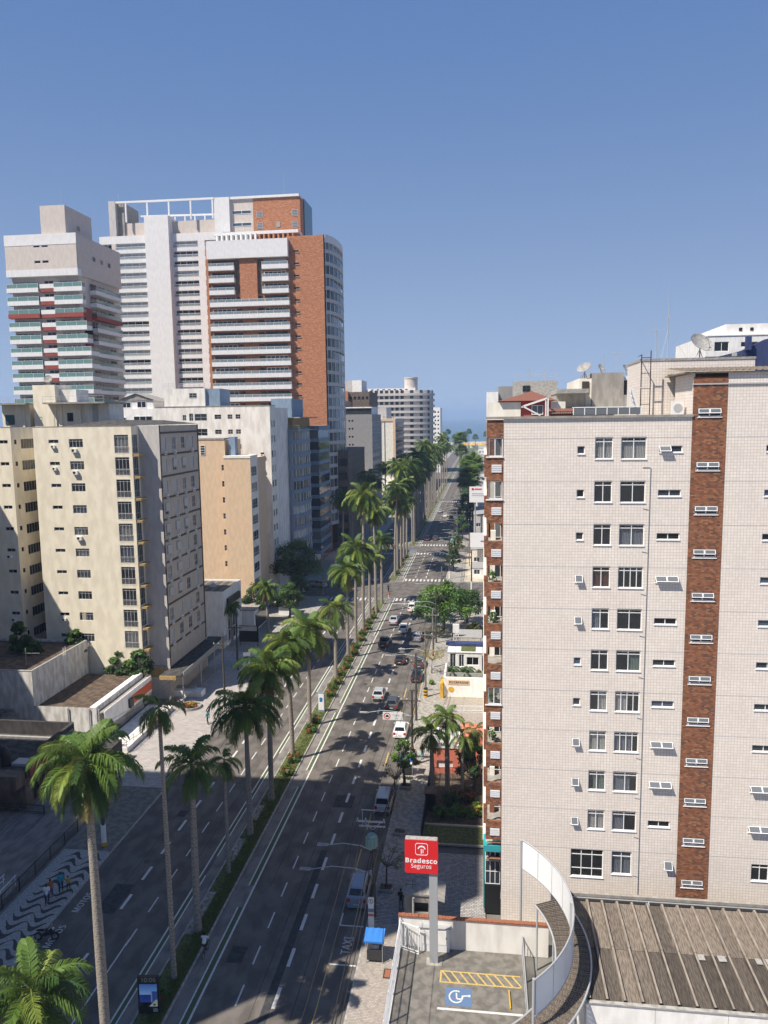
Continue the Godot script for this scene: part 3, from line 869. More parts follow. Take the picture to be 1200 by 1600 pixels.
func build_right_roofs() -> void:
	# penthouse on the tiled block
	var t := thing("roof_house", "cream tiled lift house on the tiled block's roof below the antennas", "roof house", Vector3(16.7, 39.6, -67))
	wbox("wall", Vector3(12.45, 39.6, -70), Vector3(21.0, 44.2, -64), M.tile, t)
	wbox("parapet", Vector3(12.4, 44.2, -70.1), Vector3(21.05, 44.38, -63.95), M.stone_light, t)
	wbox("flue", Vector3(19.7, 44.38, -65.5), Vector3(20.0, 44.8, -65.2), M.galvanised, t)
	wbox("pipe", Vector3(17.5, 44.38, -65.0), Vector3(20.6, 44.5, -64.9), M.frame_dark, t)
	var f := thing("ladder_frame", "rusty steel ladder frame standing beside the tiled lift house", "frame", Vector3(12.6, 39.6, -63))
	var b := MB.new()
	for x in [-0.35, 0.35]: b.bar(Vector3(x, 0, 0), Vector3(x, 5.2 + x * 0.4, 0), 0.07)
	for i in 4: b.bar(Vector3(-0.35, 1.2 + i * 1.2, 0), Vector3(0.35, 1.2 + i * 1.2, 0), 0.05)
	b.bar(Vector3(-0.35, 5.0, 0), Vector3(-0.35, 5.0, -1.2), 0.05)
	obj("frame", b, M.frame_brown, f)
	var s := thing("roof_stair", "white slanted steel stair on the roof left of the lift house", "stair", Vector3(11.4, 39.6, -61))
	b = MB.new()
	b.bar(Vector3(-0.3, 0, 0), Vector3(-0.3, 2.4, 0), 0.08)
	b.bar(Vector3(-0.2, 2.4, 0), Vector3(0.5, 0.2, 0), 0.16)
	b.bar(Vector3(-0.3, 2.4, 0), Vector3(1.0, 2.45, -0.3), 0.06)
	b.bar(Vector3(-0.3, 2.4, -0.7), Vector3(0.5, 0.2, -0.7), 0.16)
	obj("stringer", b, M.white_paint, s)
	for i in 6:
		b = MB.new(); b.cbox(Vector3(0.4 - i * 0.1, 0.35 + i * 0.36, -0.35), Vector3(0.22, 0.04, 0.6)); obj("tread", b, M.white_paint, s)
	t = thing("air_conditioner", "white air conditioner box fixed beside the brick strip on the roof", "air conditioner", Vector3(14.2, 39.9, -59.5))
	b = MB.new(); b.cbox(Vector3(0, 0.55, 0), Vector3(0.8, 1.0, 0.5)); obj("casing", b, M.white_paint, t)
	b = MB.new(); b.cbox(Vector3(0, 0.05, 0), Vector3(0.6, 0.1, 0.4)); obj("feet", b, M.frame_dark, t)
	b = MB.new(); b.tube([Vector3(0, 0.55, 0.25), Vector3(0, 0.55, 0.27)], [0.32, 0.32], 16); obj("fan_grille", b, M.frame_grey, t)
	# maroon roof terrace
	t = thing("roof_terrace_hut", "maroon walled hut with a clay tile roof on the tiled block's roof corner", "hut", Vector3(4.1, 39.6, -64))
	wbox("wall", Vector3(2.95, 39.6, -67), Vector3(5.3, 41.25, -62.4), M.maroon, t)
	b = MB.new()
	var pk := Vector3(4.0, 42.05, -65.5)
	var c := [Vector3(1.2, 41.2, -61.9), Vector3(5.75, 41.2, -61.9), Vector3(5.75, 41.2, -69), Vector3(1.2, 41.2, -69)]
	for i in 4: b.tri(c[i], c[(i + 1) % 4], pk)
	b.quad(c[3], c[2], c[1], c[0])
	objw("tile_roof", b, M.clay_roof, t)
	var w := window(t, FRONT, Vector3(0, 0, -62.36), Rect2(3.8, 40.1, 0.9, 0.75), [0.5], [], 0.05, M.frame_white, M.glass_grey, 0.02)
	wbox("parapet", Vector3(0.35, 39.6, -62.4), Vector3(2.94, 41.1, -62.2), M.cream, t)
	wbox("parapet", Vector3(5.31, 39.6, -62.4), Vector3(6.4, 41.1, -62.2), M.cream, t)
	t = thing("roof_pergola", "white slanted tube frame in front of the maroon roof hut", "frame", Vector3(3.9, 39.98, -58.4))
	b = MB.new()
	b.bar(Vector3(-1.0, 0.75, 0), Vector3(0.85, 1.35, 0), 0.1); b.bar(Vector3(-1.0, 0.75, 0), Vector3(0.3, 0.05, 0), 0.1)
	b.bar(Vector3(0.85, 0, 0), Vector3(0.85, 1.4, 0), 0.1); b.bar(Vector3(-1.0, 0.7, -2), Vector3(0.85, 1.3, -2), 0.1); b.bar(Vector3(0.85, 1.35, 0), Vector3(0.85, 1.3, -2), 0.1)
	b.bar(Vector3(0.85, 0, -2), Vector3(0.85, 1.3, -2), 0.1)
	obj("frame", b, M.white_paint, t)
	t = thing("roof_awning", "low clay tiled awning with a glass rail along the roof edge", "awning", Vector3(7.5, 39.98, -60))
	b = MB.new()
	for i in 30: b.tube([Vector3(-2.6 + i * 0.16, 0.28, 1.2), Vector3(-2.6 + i * 0.16, 0.5, -0.6)], [0.09, 0.09], 5)
	b.box(Vector3(-2.6, 0, -0.6), Vector3(2.1, 0.2, 1.0))
	obj("tiles", b, M.clay_roof, t)
	b = MB.new()
	for i in 7: b.cbox(Vector3(-0.9 + i * 0.8, 0.32, 1.6), Vector3(0.06, 0.55, 0.06))
	b.cbox(Vector3(1.5, 0.6, 1.6), Vector3(5.0, 0.06, 0.06))
	obj("rail_frame", b, M.frame_white, t)
	b = MB.new(); b.cbox(Vector3(1.5, 0.3, 1.6), Vector3(4.8, 0.5, 0.012)); obj("rail_glass", b, M.glass_grey, t)
	dish("satellite_dish", "large weathered satellite dish on the lift house by the blue wall", Vector3(17.1, 44.38, -65), 0.98, Vector3(0.35, 0.75, 0.75), 1.0)
	dish("satellite_dish", "pale satellite dish on the grey roof house, nearest the small cream house", Vector3(10.2, 43.7, -81), 0.72, Vector3(-0.5, 0.8, 0.6), 0.9)
	dish("satellite_dish", "small satellite dish between the masts on the grey roof house", Vector3(11.9, 44.2, -82), 0.42, Vector3(0.5, 0.6, 0.6), 0.5)
	dish("satellite_dish", "small satellite dish at the right end of the grey roof house", Vector3(14.2, 43.9, -81), 0.48, Vector3(0.6, 0.7, 0.5), 0.6)
	antenna("tall thin guyed mast on the tiled lift house", Vector3(14.85, 44.38, -66), 6.2, 1)
	antenna("television antenna with crossbars left of the tall guyed mast", Vector3(13.95, 44.38, -66), 2.6, 0)
	antenna("short whip antenna on the grey roof house left end", Vector3(11.0, 44.2, -83), 1.4, 2)
	antenna("comb antenna above the middle of the grey roof house", Vector3(12.3, 44.2, -83), 2.2, 2)
	antenna("double comb antenna on the grey roof house near its right corner", Vector3(13.3, 44.2, -81.5), 2.0, 2)
	antenna("white headed antenna post above the grey roof house", Vector3(13.9, 44.2, -84), 2.4, 0)
	antenna("thin antenna between the grey roof house and the lift house", Vector3(15.9, 43.6, -82), 2.6, 2)
	antenna("whip antenna on the small cream roof house, left one", Vector3(5.0, 43.7, -87), 1.6, 2)
	antenna("whip antenna on the small cream roof house, right one", Vector3(6.7, 43.7, -87), 1.5, 2)
	# neighbour behind
	t = thing("apartment_building", "apartment block behind the tiled block with a grey roof house and dishes", "building", Vector3(8, 0, -78))
	wbox("wall", Vector3(1.0, 0, -96), Vector3(20, 40.6, -78), M.cream, t)
	wbox("roof_house", Vector3(10.85, 40.6, -92), Vector3(13.9, 44.2, -80), M.grey_concrete, t)
	wbox("roof_house", Vector3(9.6, 40.6, -92), Vector3(10.84, 43.7, -80.6), M.cream, t)
	wbox("roof_house", Vector3(13.91, 40.6, -90), Vector3(14.9, 43.8, -80.5), M.cream, t)
	wbox("roof_ledge", Vector3(7.2, 42.2, -86), Vector3(10.3, 42.6, -78.2), M.stone_light, t)
	wbox("roof_house", Vector3(7.3, 40.6, -86), Vector3(10.2, 42.2, -80), M.grey_concrete, t)
	wbox("roof_house", Vector3(3.4, 40.6, -92), Vector3(7.9, 43.75, -85), M.stone_light, t)
	window(t, FRONT, Vector3(0, 0, -84.95), Rect2(4.2, 42.6, 0.8, 0.65), [0.5], [0.5], 0.05, M.frame_dark, M.glass_dark, 0.04)
	window(t, FRONT, Vector3(0, 0, -80.45), Rect2(14.0, 42.0, 0.8, 1.4), [0.5], [], 0.05, M.frame_brown, M.glass_mid, 0.04)
	wbox("shutter", Vector3(9.9, 42.2, -80.56), Vector3(10.6, 43.4, -80.52), M.frame_brown, t)
	b = MB.new()
	b.bar(Vector3(3.5, 43.75, -86), Vector3(3.5, 44.6, -86), 0.05); b.bar(Vector3(7.8, 43.75, -86), Vector3(7.8, 44.6, -86), 0.05); b.bar(Vector3(3.3, 44.5, -86), Vector3(8.0, 44.5, -86), 0.03); b.bar(Vector3(3.3, 44.2, -86), Vector3(8.0, 44.2, -86), 0.03)
	objw("roof_rail", b, M.frame_grey, t)
	t = thing("roof_house", "light grey boxy roof houses beyond the maroon hut at the avenue corner", "roof house", Vector3(2.2, 0, -101))
	wbox("wall", Vector3(0.45, 0, -112), Vector3(1.9, 43.1, -100), M.white_wall, t)
	wbox("wall", Vector3(1.91, 0, -112), Vector3(4.0, 43.8, -100.5), M.slab_grey, t)
	t = thing("apartment_building", "white far apartment block behind the blue wall at the right edge", "building", Vector3(45, 0, -130))
	wall(t, "facade", FRONT, Vector3(35.2, 0, -130), 25, 52.2, [Rect2(1.2, 49.8, 2.2, 1.5), Rect2(5.2, 50.4, 2.6, 0.8), Rect2(9, 50.4, 2.6, 0.8)], M.white_wall)
	for r in [Rect2(1.2, 49.8, 2.2, 1.5), Rect2(5.2, 50.4, 2.6, 0.8), Rect2(9, 50.4, 2.6, 0.8)]: window(t, FRONT, Vector3(35.2, 0, -130), r, [0.5], [], 0.08, M.frame_white, M.glass_dark)
	wbox("roof", Vector3(35.2, 52.2, -150), Vector3(60.2, 52.35, -129.9), M.white_wall, t)
	wbox("roof_house", Vector3(38.3, 52.35, -145), Vector3(60, 54.1, -131), M.white_wall, t)
	window(t, FRONT, Vector3(0, 0, -130.95), Rect2(40.3, 53.0, 0.5, 0.5), [], [], 0.06, M.frame_dark, M.glass_dark, 0.03)
	window(t, FRONT, Vector3(0, 0, -130.95), Rect2(42, 53.0, 0.5, 0.5), [], [], 0.06, M.frame_dark, M.glass_dark, 0.03)
	wbox("side_wall", Vector3(35.2, 0, -150), Vector3(35.4, 52.2, -130.3), M.white_wall, t)
	t = thing("apartment_building", "dark blue painted wall top in front of the white far block", "building", Vector3(36, 0, -100))
	wbox("wall", Vector3(31.3, 0, -118), Vector3(45, 47.6, -100), M.blue_dark, t)
	b = MB.new()
	b.quad(Vector3(31.3, 47.6, -100), Vector3(45, 47.6, -100), Vector3(45, 50.3, -100), Vector3(34, 48.9, -100))
	b.quad(Vector3(45, 47.6, -101), Vector3(31.3, 47.6, -101), Vector3(34, 48.9, -101), Vector3(45, 50.3, -101))
	b.quad(Vector3(31.3, 47.6, -100), Vector3(34, 48.9, -100), Vector3(34, 48.9, -101), Vector3(31.3, 47.6, -101))
	b.quad(Vector3(34, 48.9, -100), Vector3(45, 50.3, -100), Vector3(45, 50.3, -101), Vector3(34, 48.9, -101))
	objw("gable", b, M.blue_dark, t)
	wbox("flue", Vector3(31.5, 47.6, -99.9), Vector3(32.1, 49.2, -99.3), M.blue_dark, t)

# ---------- the bank yard below ----------
func build_bank_yard() -> void:
	var t := thing("bank_building", "low bank building with a brown fibre sheet roof and white front", "building", Vector3(14, 0, -48.8))
	wall(t, "front_wall", FRONT, Vector3(6.35, 0, -44.05), 18, 4.42, [Rect2(9, 0.3, 5, 2.4)], M.white_wall)
	window(t, FRONT, Vector3(6.35, 0, -44.05), Rect2(9, 0.3, 5, 2.4), [0.25, 0.5, 0.75], [], 0.06, M.frame_grey, M.glass_mid)
	for x in [10.4, 14.6, 18.8]: wbox("panel_joint", Vector3(x, 0.2, -44.05), Vector3(x + 0.03, 4.4, -44.042), M.frame_grey, t)
	wbox("side_wall", Vector3(6.3, 0, -54.3), Vector3(6.5, 4.25, -44.2), M.white_wall, t)
	wbox("side_wall", Vector3(24.0, 0, -54.3), Vector3(24.3, 4.3, -44.2), M.white_wall, t)
	wbox("coping", Vector3(6.25, 4.42, -44.25), Vector3(24.4, 4.5, -43.98), M.kerb, t)
	wbox("gutter", Vector3(6.4, 3.9, -54.6), Vector3(24.2, 4.5, -53.75), M.black, t)
	wbox("back_wall", Vector3(6.3, 0, -54.9), Vector3(24.3, 4.7, -54.65), M.grey_concrete, t)
	var cb := MB.new(); cb.bar(Vector3(6.5, 4.86, -53.9), Vector3(24, 4.86, -53.9), 0.06); cb.bar(Vector3(12.0, 4.9, -53.9), Vector3(12.0, 4.5, -53.5), 0.06)
	objw("roof_pipe", cb, M.galvanised, t)
	var prof := [Vector2(0, 0), Vector2(0.05, 0.2), Vector2(0.2, 0.2), Vector2(0.26, 0.0), Vector2(1.06, 0.0)]
	for row in 2:
		for i in 17:
			var sb := MB.new()
			var x0 := 6.45 + i * 1.055
			var za := -53.75 if row == 0 else -49.3
			var zb := -48.95 if row == 0 else -44.28
			var ya := 4.66 if row == 0 else 4.52
			var yb := 4.545 if row == 0 else 4.4
			for k in prof.size() - 1:
				var p: Vector2 = prof[k]
				var q: Vector2 = prof[k + 1]
				sb.quad(Vector3(x0 + p.x, yb + p.y, zb), Vector3(x0 + q.x, yb + q.y, zb), Vector3(x0 + q.x, ya + q.y, za), Vector3(x0 + p.x, ya + p.y, za))
				sb.quad(Vector3(x0 + p.x, yb + p.y - 0.02, zb), Vector3(x0 + q.x, yb + q.y - 0.02, zb), Vector3(x0 + q.x, yb + q.y, zb), Vector3(x0 + p.x, yb + p.y, zb))
			var rs := objw("roof_sheet", sb, M["fibre_%d" % (pick([0, 0, 3, 0, 1]) if row == 0 else pick([1, 2, 1, 3, 2, 0]))], t)
			var cap := MB.new()  # strip along the rib top, its bright highlight put into the colour
			cap.quad(Vector3(x0 + 0.06, yb + 0.206, zb), Vector3(x0 + 0.19, yb + 0.206, zb), Vector3(x0 + 0.19, ya + 0.206, za), Vector3(x0 + 0.06, ya + 0.206, za))
			put("rib_highlight", cap.mesh(), M.fibre_highlight, rs)
	for x in [14.25, 15.6, 17.95, 18.6]:
		var pb := MB.new()
		pb.cbox(Vector3(x, 4.59, -48.7), Vector3(0.5, 0.012, 0.55))
		objw("patch_sheet", pb, M.stone_light, t)
	# curved ramp screen
	t = thing("curved_screen", "white curved metal screen above a brown slatted ramp roof", "screen", Vector3(4.5, 0, -48.3))
	var c := Vector3(-4.7, 0, -48.3)
	var r := 10.62
	var n := 9
	for i in n:
		var pb := MB.new()
		var a0 := deg_to_rad(-43.5 + 87.0 * i / n)
		var a1 := deg_to_rad(-43.5 + 87.0 * (i + 1) / n) - 0.004
		for k in 4:
			var b0 := lerpf(a0, a1, k / 4.0)
			var b1 := lerpf(a0, a1, (k + 1) / 4.0)
			var d0 := Vector3(cos(b0), 0, sin(b0))
			var d1 := Vector3(cos(b1), 0, sin(b1))
			for s in [0.0, 0.06]:
				var p := [c + d0 * (r + s) + Vector3(0, 5.85, 0), c + d1 * (r + s) + Vector3(0, 5.85, 0), c + d1 * (r + s) + Vector3(0, 8.05, 0), c + d0 * (r + s) + Vector3(0, 8.05, 0)]
				if s > 0: pb.quad(p[1], p[0], p[3], p[2])
				else: pb.quad(p[0], p[1], p[2], p[3])
		objw("panel", pb, M.white_metal, t)
	var tb := MB.new()
	var pts := []
	var rr := []
	for i in 37:
		var a := deg_to_rad(-43.6 + 87.2 * i / 36.0)
		pts.append(c + Vector3(cos(a), 0, sin(a)) * (r + 0.03) + Vector3(0, 8.09, 0)); rr.append(0.06)
	tb.tube(pts, rr, 6)
	for i in pts.size(): pts[i] = pts[i] - Vector3(0, 2.28, 0)
	tb.tube(pts, rr, 6)
	objw("rim", tb, M.galvanised, t)
	for a in [-43.6, 0.0, 43.6]:
		var d := Vector3(cos(deg_to_rad(a)), 0, sin(deg_to_rad(a)))
		var pb := MB.new()
		pb.tube([c + d * (r - 0.05), c + d * (r - 0.05) + Vector3(0, 8.1, 0)], [0.09, 0.09], 8)
		objw("post", pb, M.galvanised, t)
	for i in 80:
		var a := deg_to_rad(-27.0 + 75.0 * i / 79.0)
		var d := Vector3(cos(a), 0, sin(a))
		var e := Vector3(-d.z, 0, d.x)
		var sb := MB.new()
		var w0 := 0.068
		var q := [c + d * 9.6 - e * w0 * 0.9, c + d * 11.75 - e * w0 * 1.1, c + d * 11.75 + e * w0 * 1.1, c + d * 9.6 + e * w0 * 0.9]
		for k in 4: q[k] += Vector3(0, 4.86 + (0.05 if k > 1 else 0.0), 0)
		sb.quad(q[0], q[1], q[2], q[3]); sb.quad(q[3], q[2], q[2] - Vector3(0, 0.09, 0), q[3] - Vector3(0, 0.09, 0))
		objw("slat", sb, M.fibre_0 if i % 3 else M.fibre_3, t)
	tb = MB.new()
	for w0 in [9.55, 11.8]:
		pts = []; rr = []
		tb = MB.new()
		for i in 31:
			var a := deg_to_rad(-27.0 + 75.0 * i / 30.0)
			pts.append(c + Vector3(cos(a), 0, sin(a)) * w0 + Vector3(0, 4.86, 0)); rr.append(0.07)
		tb.tube(pts, rr, 6)
		objw("edge_beam", tb, M.galvanised, t)
	tb = MB.new()
	for a in [-25.0, -5.0, 16.0, 44.0]:
		for w0 in [9.55, 11.0]:
			var d := Vector3(cos(deg_to_rad(a)), 0, sin(deg_to_rad(a)))
			if (c + d * w0).x > 6.2: continue
			tb.tube([c + d * w0, c + d * w0 + Vector3(0, 4.86, 0)], [0.07, 0.07], 8)
	objw("support", tb, M.galvanised, t)
	# boundary wall and fences
	t = thing("boundary_wall", "white boundary wall with a brick coping behind the parking lot", "wall", Vector3(-0.8, 0, -53.8))
	wall(t, "wall", FRONT, Vector3(-4.9, 0, -53.7), 9.8, 2.5, [], M.white_stain)
	wbox("wall_back", Vector3(-4.9, 0, -53.95), Vector3(4.9, 2.5, -53.705), M.white_stain, t)
	var wb := MB.new()
	wb.quad(Vector3(-6.2, 2.5, -53.7), Vector3(-4.9, 0.1, -53.7), Vector3(-4.9, 2.5, -53.7), Vector3(-6.2, 2.5, -53.7))
	wb.quad(Vector3(-6.25, 0.1, -53.72), Vector3(-5.95, 0.1, -53.72), Vector3(-5.95, 2.5, -53.72), Vector3(-6.25, 2.5, -53.72))
	wb.box(Vector3(-6.25, 0.1, -53.95), Vector3(-4.9, 2.5, -53.73))
	objw("end_pier", wb, M.white_stain, t)
	for i in 44:
		var kb := MB.new()
		kb.box(Vector3(-6.28 + i * 0.255, 2.502, -54.0), Vector3(-6.28 + i * 0.255 + 0.24, 2.61 + 0.02 * (i % 2), -53.63))
		objw("coping_brick", kb, M.brick_cap, t)
	t = thing("utility_cabinet", "white double door meter cabinet against the boundary wall", "cabinet", Vector3(-3.5, 0.1, -53.5))
	var b := MB.new(); b.cbox(Vector3(0, 0.95, 0), Vector3(2.2, 1.9, 0.36)); obj("casing", b, M.white_paint, t)
	for x in [-0.52, 0.55]:
		b = MB.new(); b.cbox(Vector3(x, 1.15, 0.19), Vector3(0.85, 1.1, 0.03)); var dr := obj("door", b, M.white_wall, t)
		b = MB.new(); b.cbox(Vector3(x + 0.3, 1.15, 0.215), Vector3(0.04, 0.18, 0.03)); obj("handle", b, M.frame_dark, dr)
	b = MB.new(); b.cbox(Vector3(0, 1.93, 0.02), Vector3(2.4, 0.06, 0.5)); obj("hood", b, M.galvanised, t)
	bar_fence("white steel bar fence between the pavement and the parking lot", Vector3(-6.12, 0.1, -26.0), Vector3(-6.12, 0.1, -53.6), 2.3, 0.14, M.white_metal)
	bar_fence("short white slanted bar gate at the corner of the boundary wall", Vector3(-6.0, 0.1, -53.4), Vector3(-4.7, 0.1, -52.9), 2.2, 0.16, M.white_metal)
	bar_fence("low steel bar fence on the right of the parking lot", Vector3(3.0, 0.1, -40.0), Vector3(3.0, 0.1, -53.6), 1.5, 0.16, M.galvanised)
	t = thing("wheel_stop", "yellow tubular wheel guard on the parking lot", "guard", Vector3(1.9, 0.1, -48.9))
	b = MB.new(); b.tube([Vector3(0, 0.12, -0.9), Vector3(0.05, 0.12, 0.75)], [0.05, 0.05], 8); obj("bar", b, M.yellow_paint, t)
	b = MB.new(); b.cbox(Vector3(0, 0.05, -0.8), Vector3(0.1, 0.14, 0.1)); b.cbox(Vector3(0.05, 0.05, 0.65), Vector3(0.1, 0.14, 0.1)); obj("feet", b, M.yellow_paint, t)
	# totem sign
	t = thing("sign_totem", "red bank sign board on a tall grey box post", "sign", Vector3(-3.5, 0.1, -52))
	b = MB.new(); b.box(Vector3(-0.3, 0, -0.32), Vector3(0.3, 7.1, 0.0)); b.box(Vector3(-0.3, 7.1, -0.3), Vector3(0.3, 9.3, -0.1)); obj("post", b, M.pole_grey, t)
	b = MB.new(); b.box(Vector3(-0.55, 0.0, -0.6), Vector3(0.6, 0.06, 0.25)); obj("footing", b, M.concrete, t)
	b = MB.new()
	var outline := PackedVector2Array()
	for k in 4:
		var cc: Vector2 = [Vector2(0.24, 9.57), Vector2(-1.95, 9.57), Vector2(-1.95, 7.23), Vector2(0.24, 7.23)][k]
		for j in 4:
			var a: float = deg_to_rad(90 * k + 30 * j)
			outline.append(cc + Vector2(cos(a), sin(a)) * 0.1)
	for k in outline.size():
		var p := outline[k]
		var q := outline[(k + 1) % outline.size()]
		b.quad(Vector3(p.x, p.y, 0.12), Vector3(p.x, p.y, -0.45), Vector3(q.x, q.y, -0.45), Vector3(q.x, q.y, 0.12))
		if k > 0 and k < outline.size() - 1:
			b.tri(Vector3(outline[0].x, outline[0].y, 0.12), Vector3(p.x, p.y, 0.12), Vector3(q.x, q.y, 0.12))
			b.tri(Vector3(outline[0].x, outline[0].y, -0.45), Vector3(q.x, q.y, -0.45), Vector3(p.x, p.y, -0.45))
	var board := obj("board", b, M.sign_red, t)
	b = MB.new(); b.box(Vector3(-2.0, 9.672, -0.4), Vector3(0.3, 9.7, 0.07)); obj("cap", b, M.stone_light, board)
	text_on(board, "Bradesco", 0.48, M.sign_white, Transform3D(Basis(), Vector3(-0.855, 8.1, 0.13)), true, 1.12)
	text_on(board, "Seguros", 0.42, M.sign_white, Transform3D(Basis(), Vector3(-0.855, 7.68, 0.13)))
	var lg := MB.new()
	var lc := Vector3(-0.82, 9.0, 0.13)
	for k in 4:
		var v: Vector2 = [Vector2(1, 0), Vector2(0, 1), Vector2(-1, 0), Vector2(0, -1)][k]
		var s := Vector3(v.x, v.y, 0) * 0.44
		var e := Vector3(-v.y, v.x, 0) * 0.34
		lg.bar(lc + s - e, lc + s + e, 0.02, 0.035)
		lg.bar(lc + s + e, lc + s * 0.77 + e * 1.29, 0.02, 0.035)
	for k in 18:
		var a0 := deg_to_rad(-5 + 190.0 * k / 18.0)
		var a1 := deg_to_rad(-5 + 190.0 * (k + 1) / 18.0)
		var o := lc + Vector3(0, 0.02, 0)
		lg.quad(o + Vector3(cos(a0) * .2, sin(a0) * .14, 0), o + Vector3(cos(a0) * .28, sin(a0) * .26, 0), o + Vector3(cos(a1) * .28, sin(a1) * .26, 0), o + Vector3(cos(a1) * .2, sin(a1) * .14, 0))
	lg.cbox(lc + Vector3(-0.02, -0.16, 0), Vector3(0.07, 0.34, 0.01)); lg.cbox(lc + Vector3(0.1, -0.14, 0), Vector3(0.06, 0.3, 0.01))
	obj("emblem", lg, M.sign_white, board)

func bar_fence(label: String, a: Vector3, e: Vector3, h: float, gap: float, m: Material) -> void:
	var t := thing("bar_fence", label, "fence", a)
	var d := e - a
	var l := d.length()
	var u := d / l
	var b := MB.new()
	b.bar(u * 0, u * l + Vector3.ZERO, 0.05, 0.06)
	b.xf = Transform3D(Basis(), Vector3(0, h - 0.06, 0))
	b.bar(Vector3.ZERO, u * l, 0.06, 0.07)
	b.xf = Transform3D(Basis(), Vector3(0, 0.2, 0))
	b.bar(Vector3.ZERO, u * l, 0.05, 0.06)
	obj("rail", b, m, t)
	b = MB.new()
	for i in int(l / gap):
		var p := u * (i + 0.5) * gap
		b.bar(p + Vector3(0, 0.12, 0), p + Vector3(0, h - 0.1, 0), 0.025)
	obj("bars", b, m, t)
	var np := maxi(2, int(l / 2.4) + 1)
	for i in np:
		b = MB.new()
		var p := u * l * i / (np - 1.0)
		b.cbox(p + Vector3(0, h * 0.5 + 0.02, 0), Vector3(0.08, h + 0.06, 0.08))
		obj("post", b, m, t)

# ---------- plants ----------
func leaf_cloud(b: MB, c: Vector3, r: Vector3, n: int, size: float, seed_: int, shell := 0.55) -> void:
	var g := RandomNumberGenerator.new()
	g.seed = seed_
	for i in n:
		var d := Vector3(g.randfn(), g.randfn(), g.randfn()).normalized()
		var p := c + d * r * (shell + (1.0 - shell) * g.randf())
		var nn := (d + Vector3(g.randf_range(-.8, .8), g.randf_range(0, 1.1), g.randf_range(-.8, .8))).normalized()
		var s := nn.cross(Vector3(g.randf_range(-1, 1), g.randf_range(-1, 1), g.randf_range(-1, 1))).normalized()
		var q := nn.cross(s)
		var l := size * g.randf_range(0.6, 1.25)
		var w := l * 0.45
		var tip := p + s * l - nn * l * 0.25
		b.tri(p - q * w * 0.1, p + s * l * 0.5 - q * w, tip)
		b.tri(p, tip, p + s * l * 0.5 + q * w)

func frond_mesh(kind: int, variant: int) -> ArrayMesh:
	var key := "frond%d_%d" % [kind, variant]
	if cache.has(key): return cache[key]
	var g := RandomNumberGenerator.new()
	g.seed = 100 + kind * 17 + variant
	var b := MB.new()
	var a0: float = [1.15, 0.75, 0.3, -0.25, -0.95][kind] + g.randf_range(-.1, .1)
	var bend: float = [1.15, 1.65, 1.75, 1.45, 0.6][kind] + g.randf_range(-.12, .12)
	var ln: float = [3.1, 3.6, 3.7, 3.5, 3.1][kind] * g.randf_range(0.93, 1.07)
	var steps := 16
	var pts := []
	var dirs := []
	var p := Vector3.ZERO
	var side_bend := g.randf_range(-.25, .25)
	for i in steps + 1:
		var s := i / float(steps)
		var a := a0 - bend * pow(s, 1.25)
		var y := side_bend * s * s
		var d := Vector3(cos(a) * cos(y), sin(a), cos(a) * sin(y))
		pts.append(p); dirs.append(d)
		p += d * ln / steps
	var rad := []
	for i in steps + 1: rad.append(lerpf(0.055, 0.012, i / float(steps)))
	b.tube(pts, rad, 4, false)
	var n := 60
	for i in n:
		var s := 0.16 + 0.84 * (i + 0.5) / n
		var f := s * steps
		var k := mini(int(f), steps - 1)
		var o: Vector3 = pts[k].lerp(pts[k + 1], f - k)
		var d: Vector3 = dirs[k]
		var up := Vector3(-d.y, d.x, 0).normalized() if absf(d.z) < 0.99 else Vector3.UP
		up = (Vector3.UP - d * d.y).normalized()
		var side := d.cross(up).normalized()
		var ll := 1.06 * pow(sin(PI * clampf(0.12 + 0.82 * s, 0, 1)), 0.55) * g.randf_range(0.85, 1.1)
		for sgi in 2:
			var sg: float = -1.0 + 2.0 * sgi
			# leaflets leave the stalk in more than one plane and droop at the tip
			var lift := g.randf_range(-0.15, 0.65) * (1.0 - 0.4 * s)
			var dir := (side * sg * 0.85 + d * (0.42 + 0.5 * s) + up * lift).normalized()
			var droop := 0.65 + 0.45 * g.randf()
			var m := o + dir * ll * 0.5 + Vector3(0, -0.08 * droop * ll, 0)
			var tip := o + dir * ll * 0.86 + Vector3(0, -0.62 * droop * ll, 0)
			var wdir := dir.cross(Vector3.UP).cross(dir).normalized().lerp(d, 0.75).normalized()
			var w := 0.05
			b.tri(o - wdir * w * 0.6, m - wdir * w, m + wdir * w)
			b.tri(o - wdir * w * 0.6, m + wdir * w, o + wdir * w * 0.6)
			b.tri(m - wdir * w, tip, m + wdir * w)
	cache[key] = b.mesh()
	return cache[key]

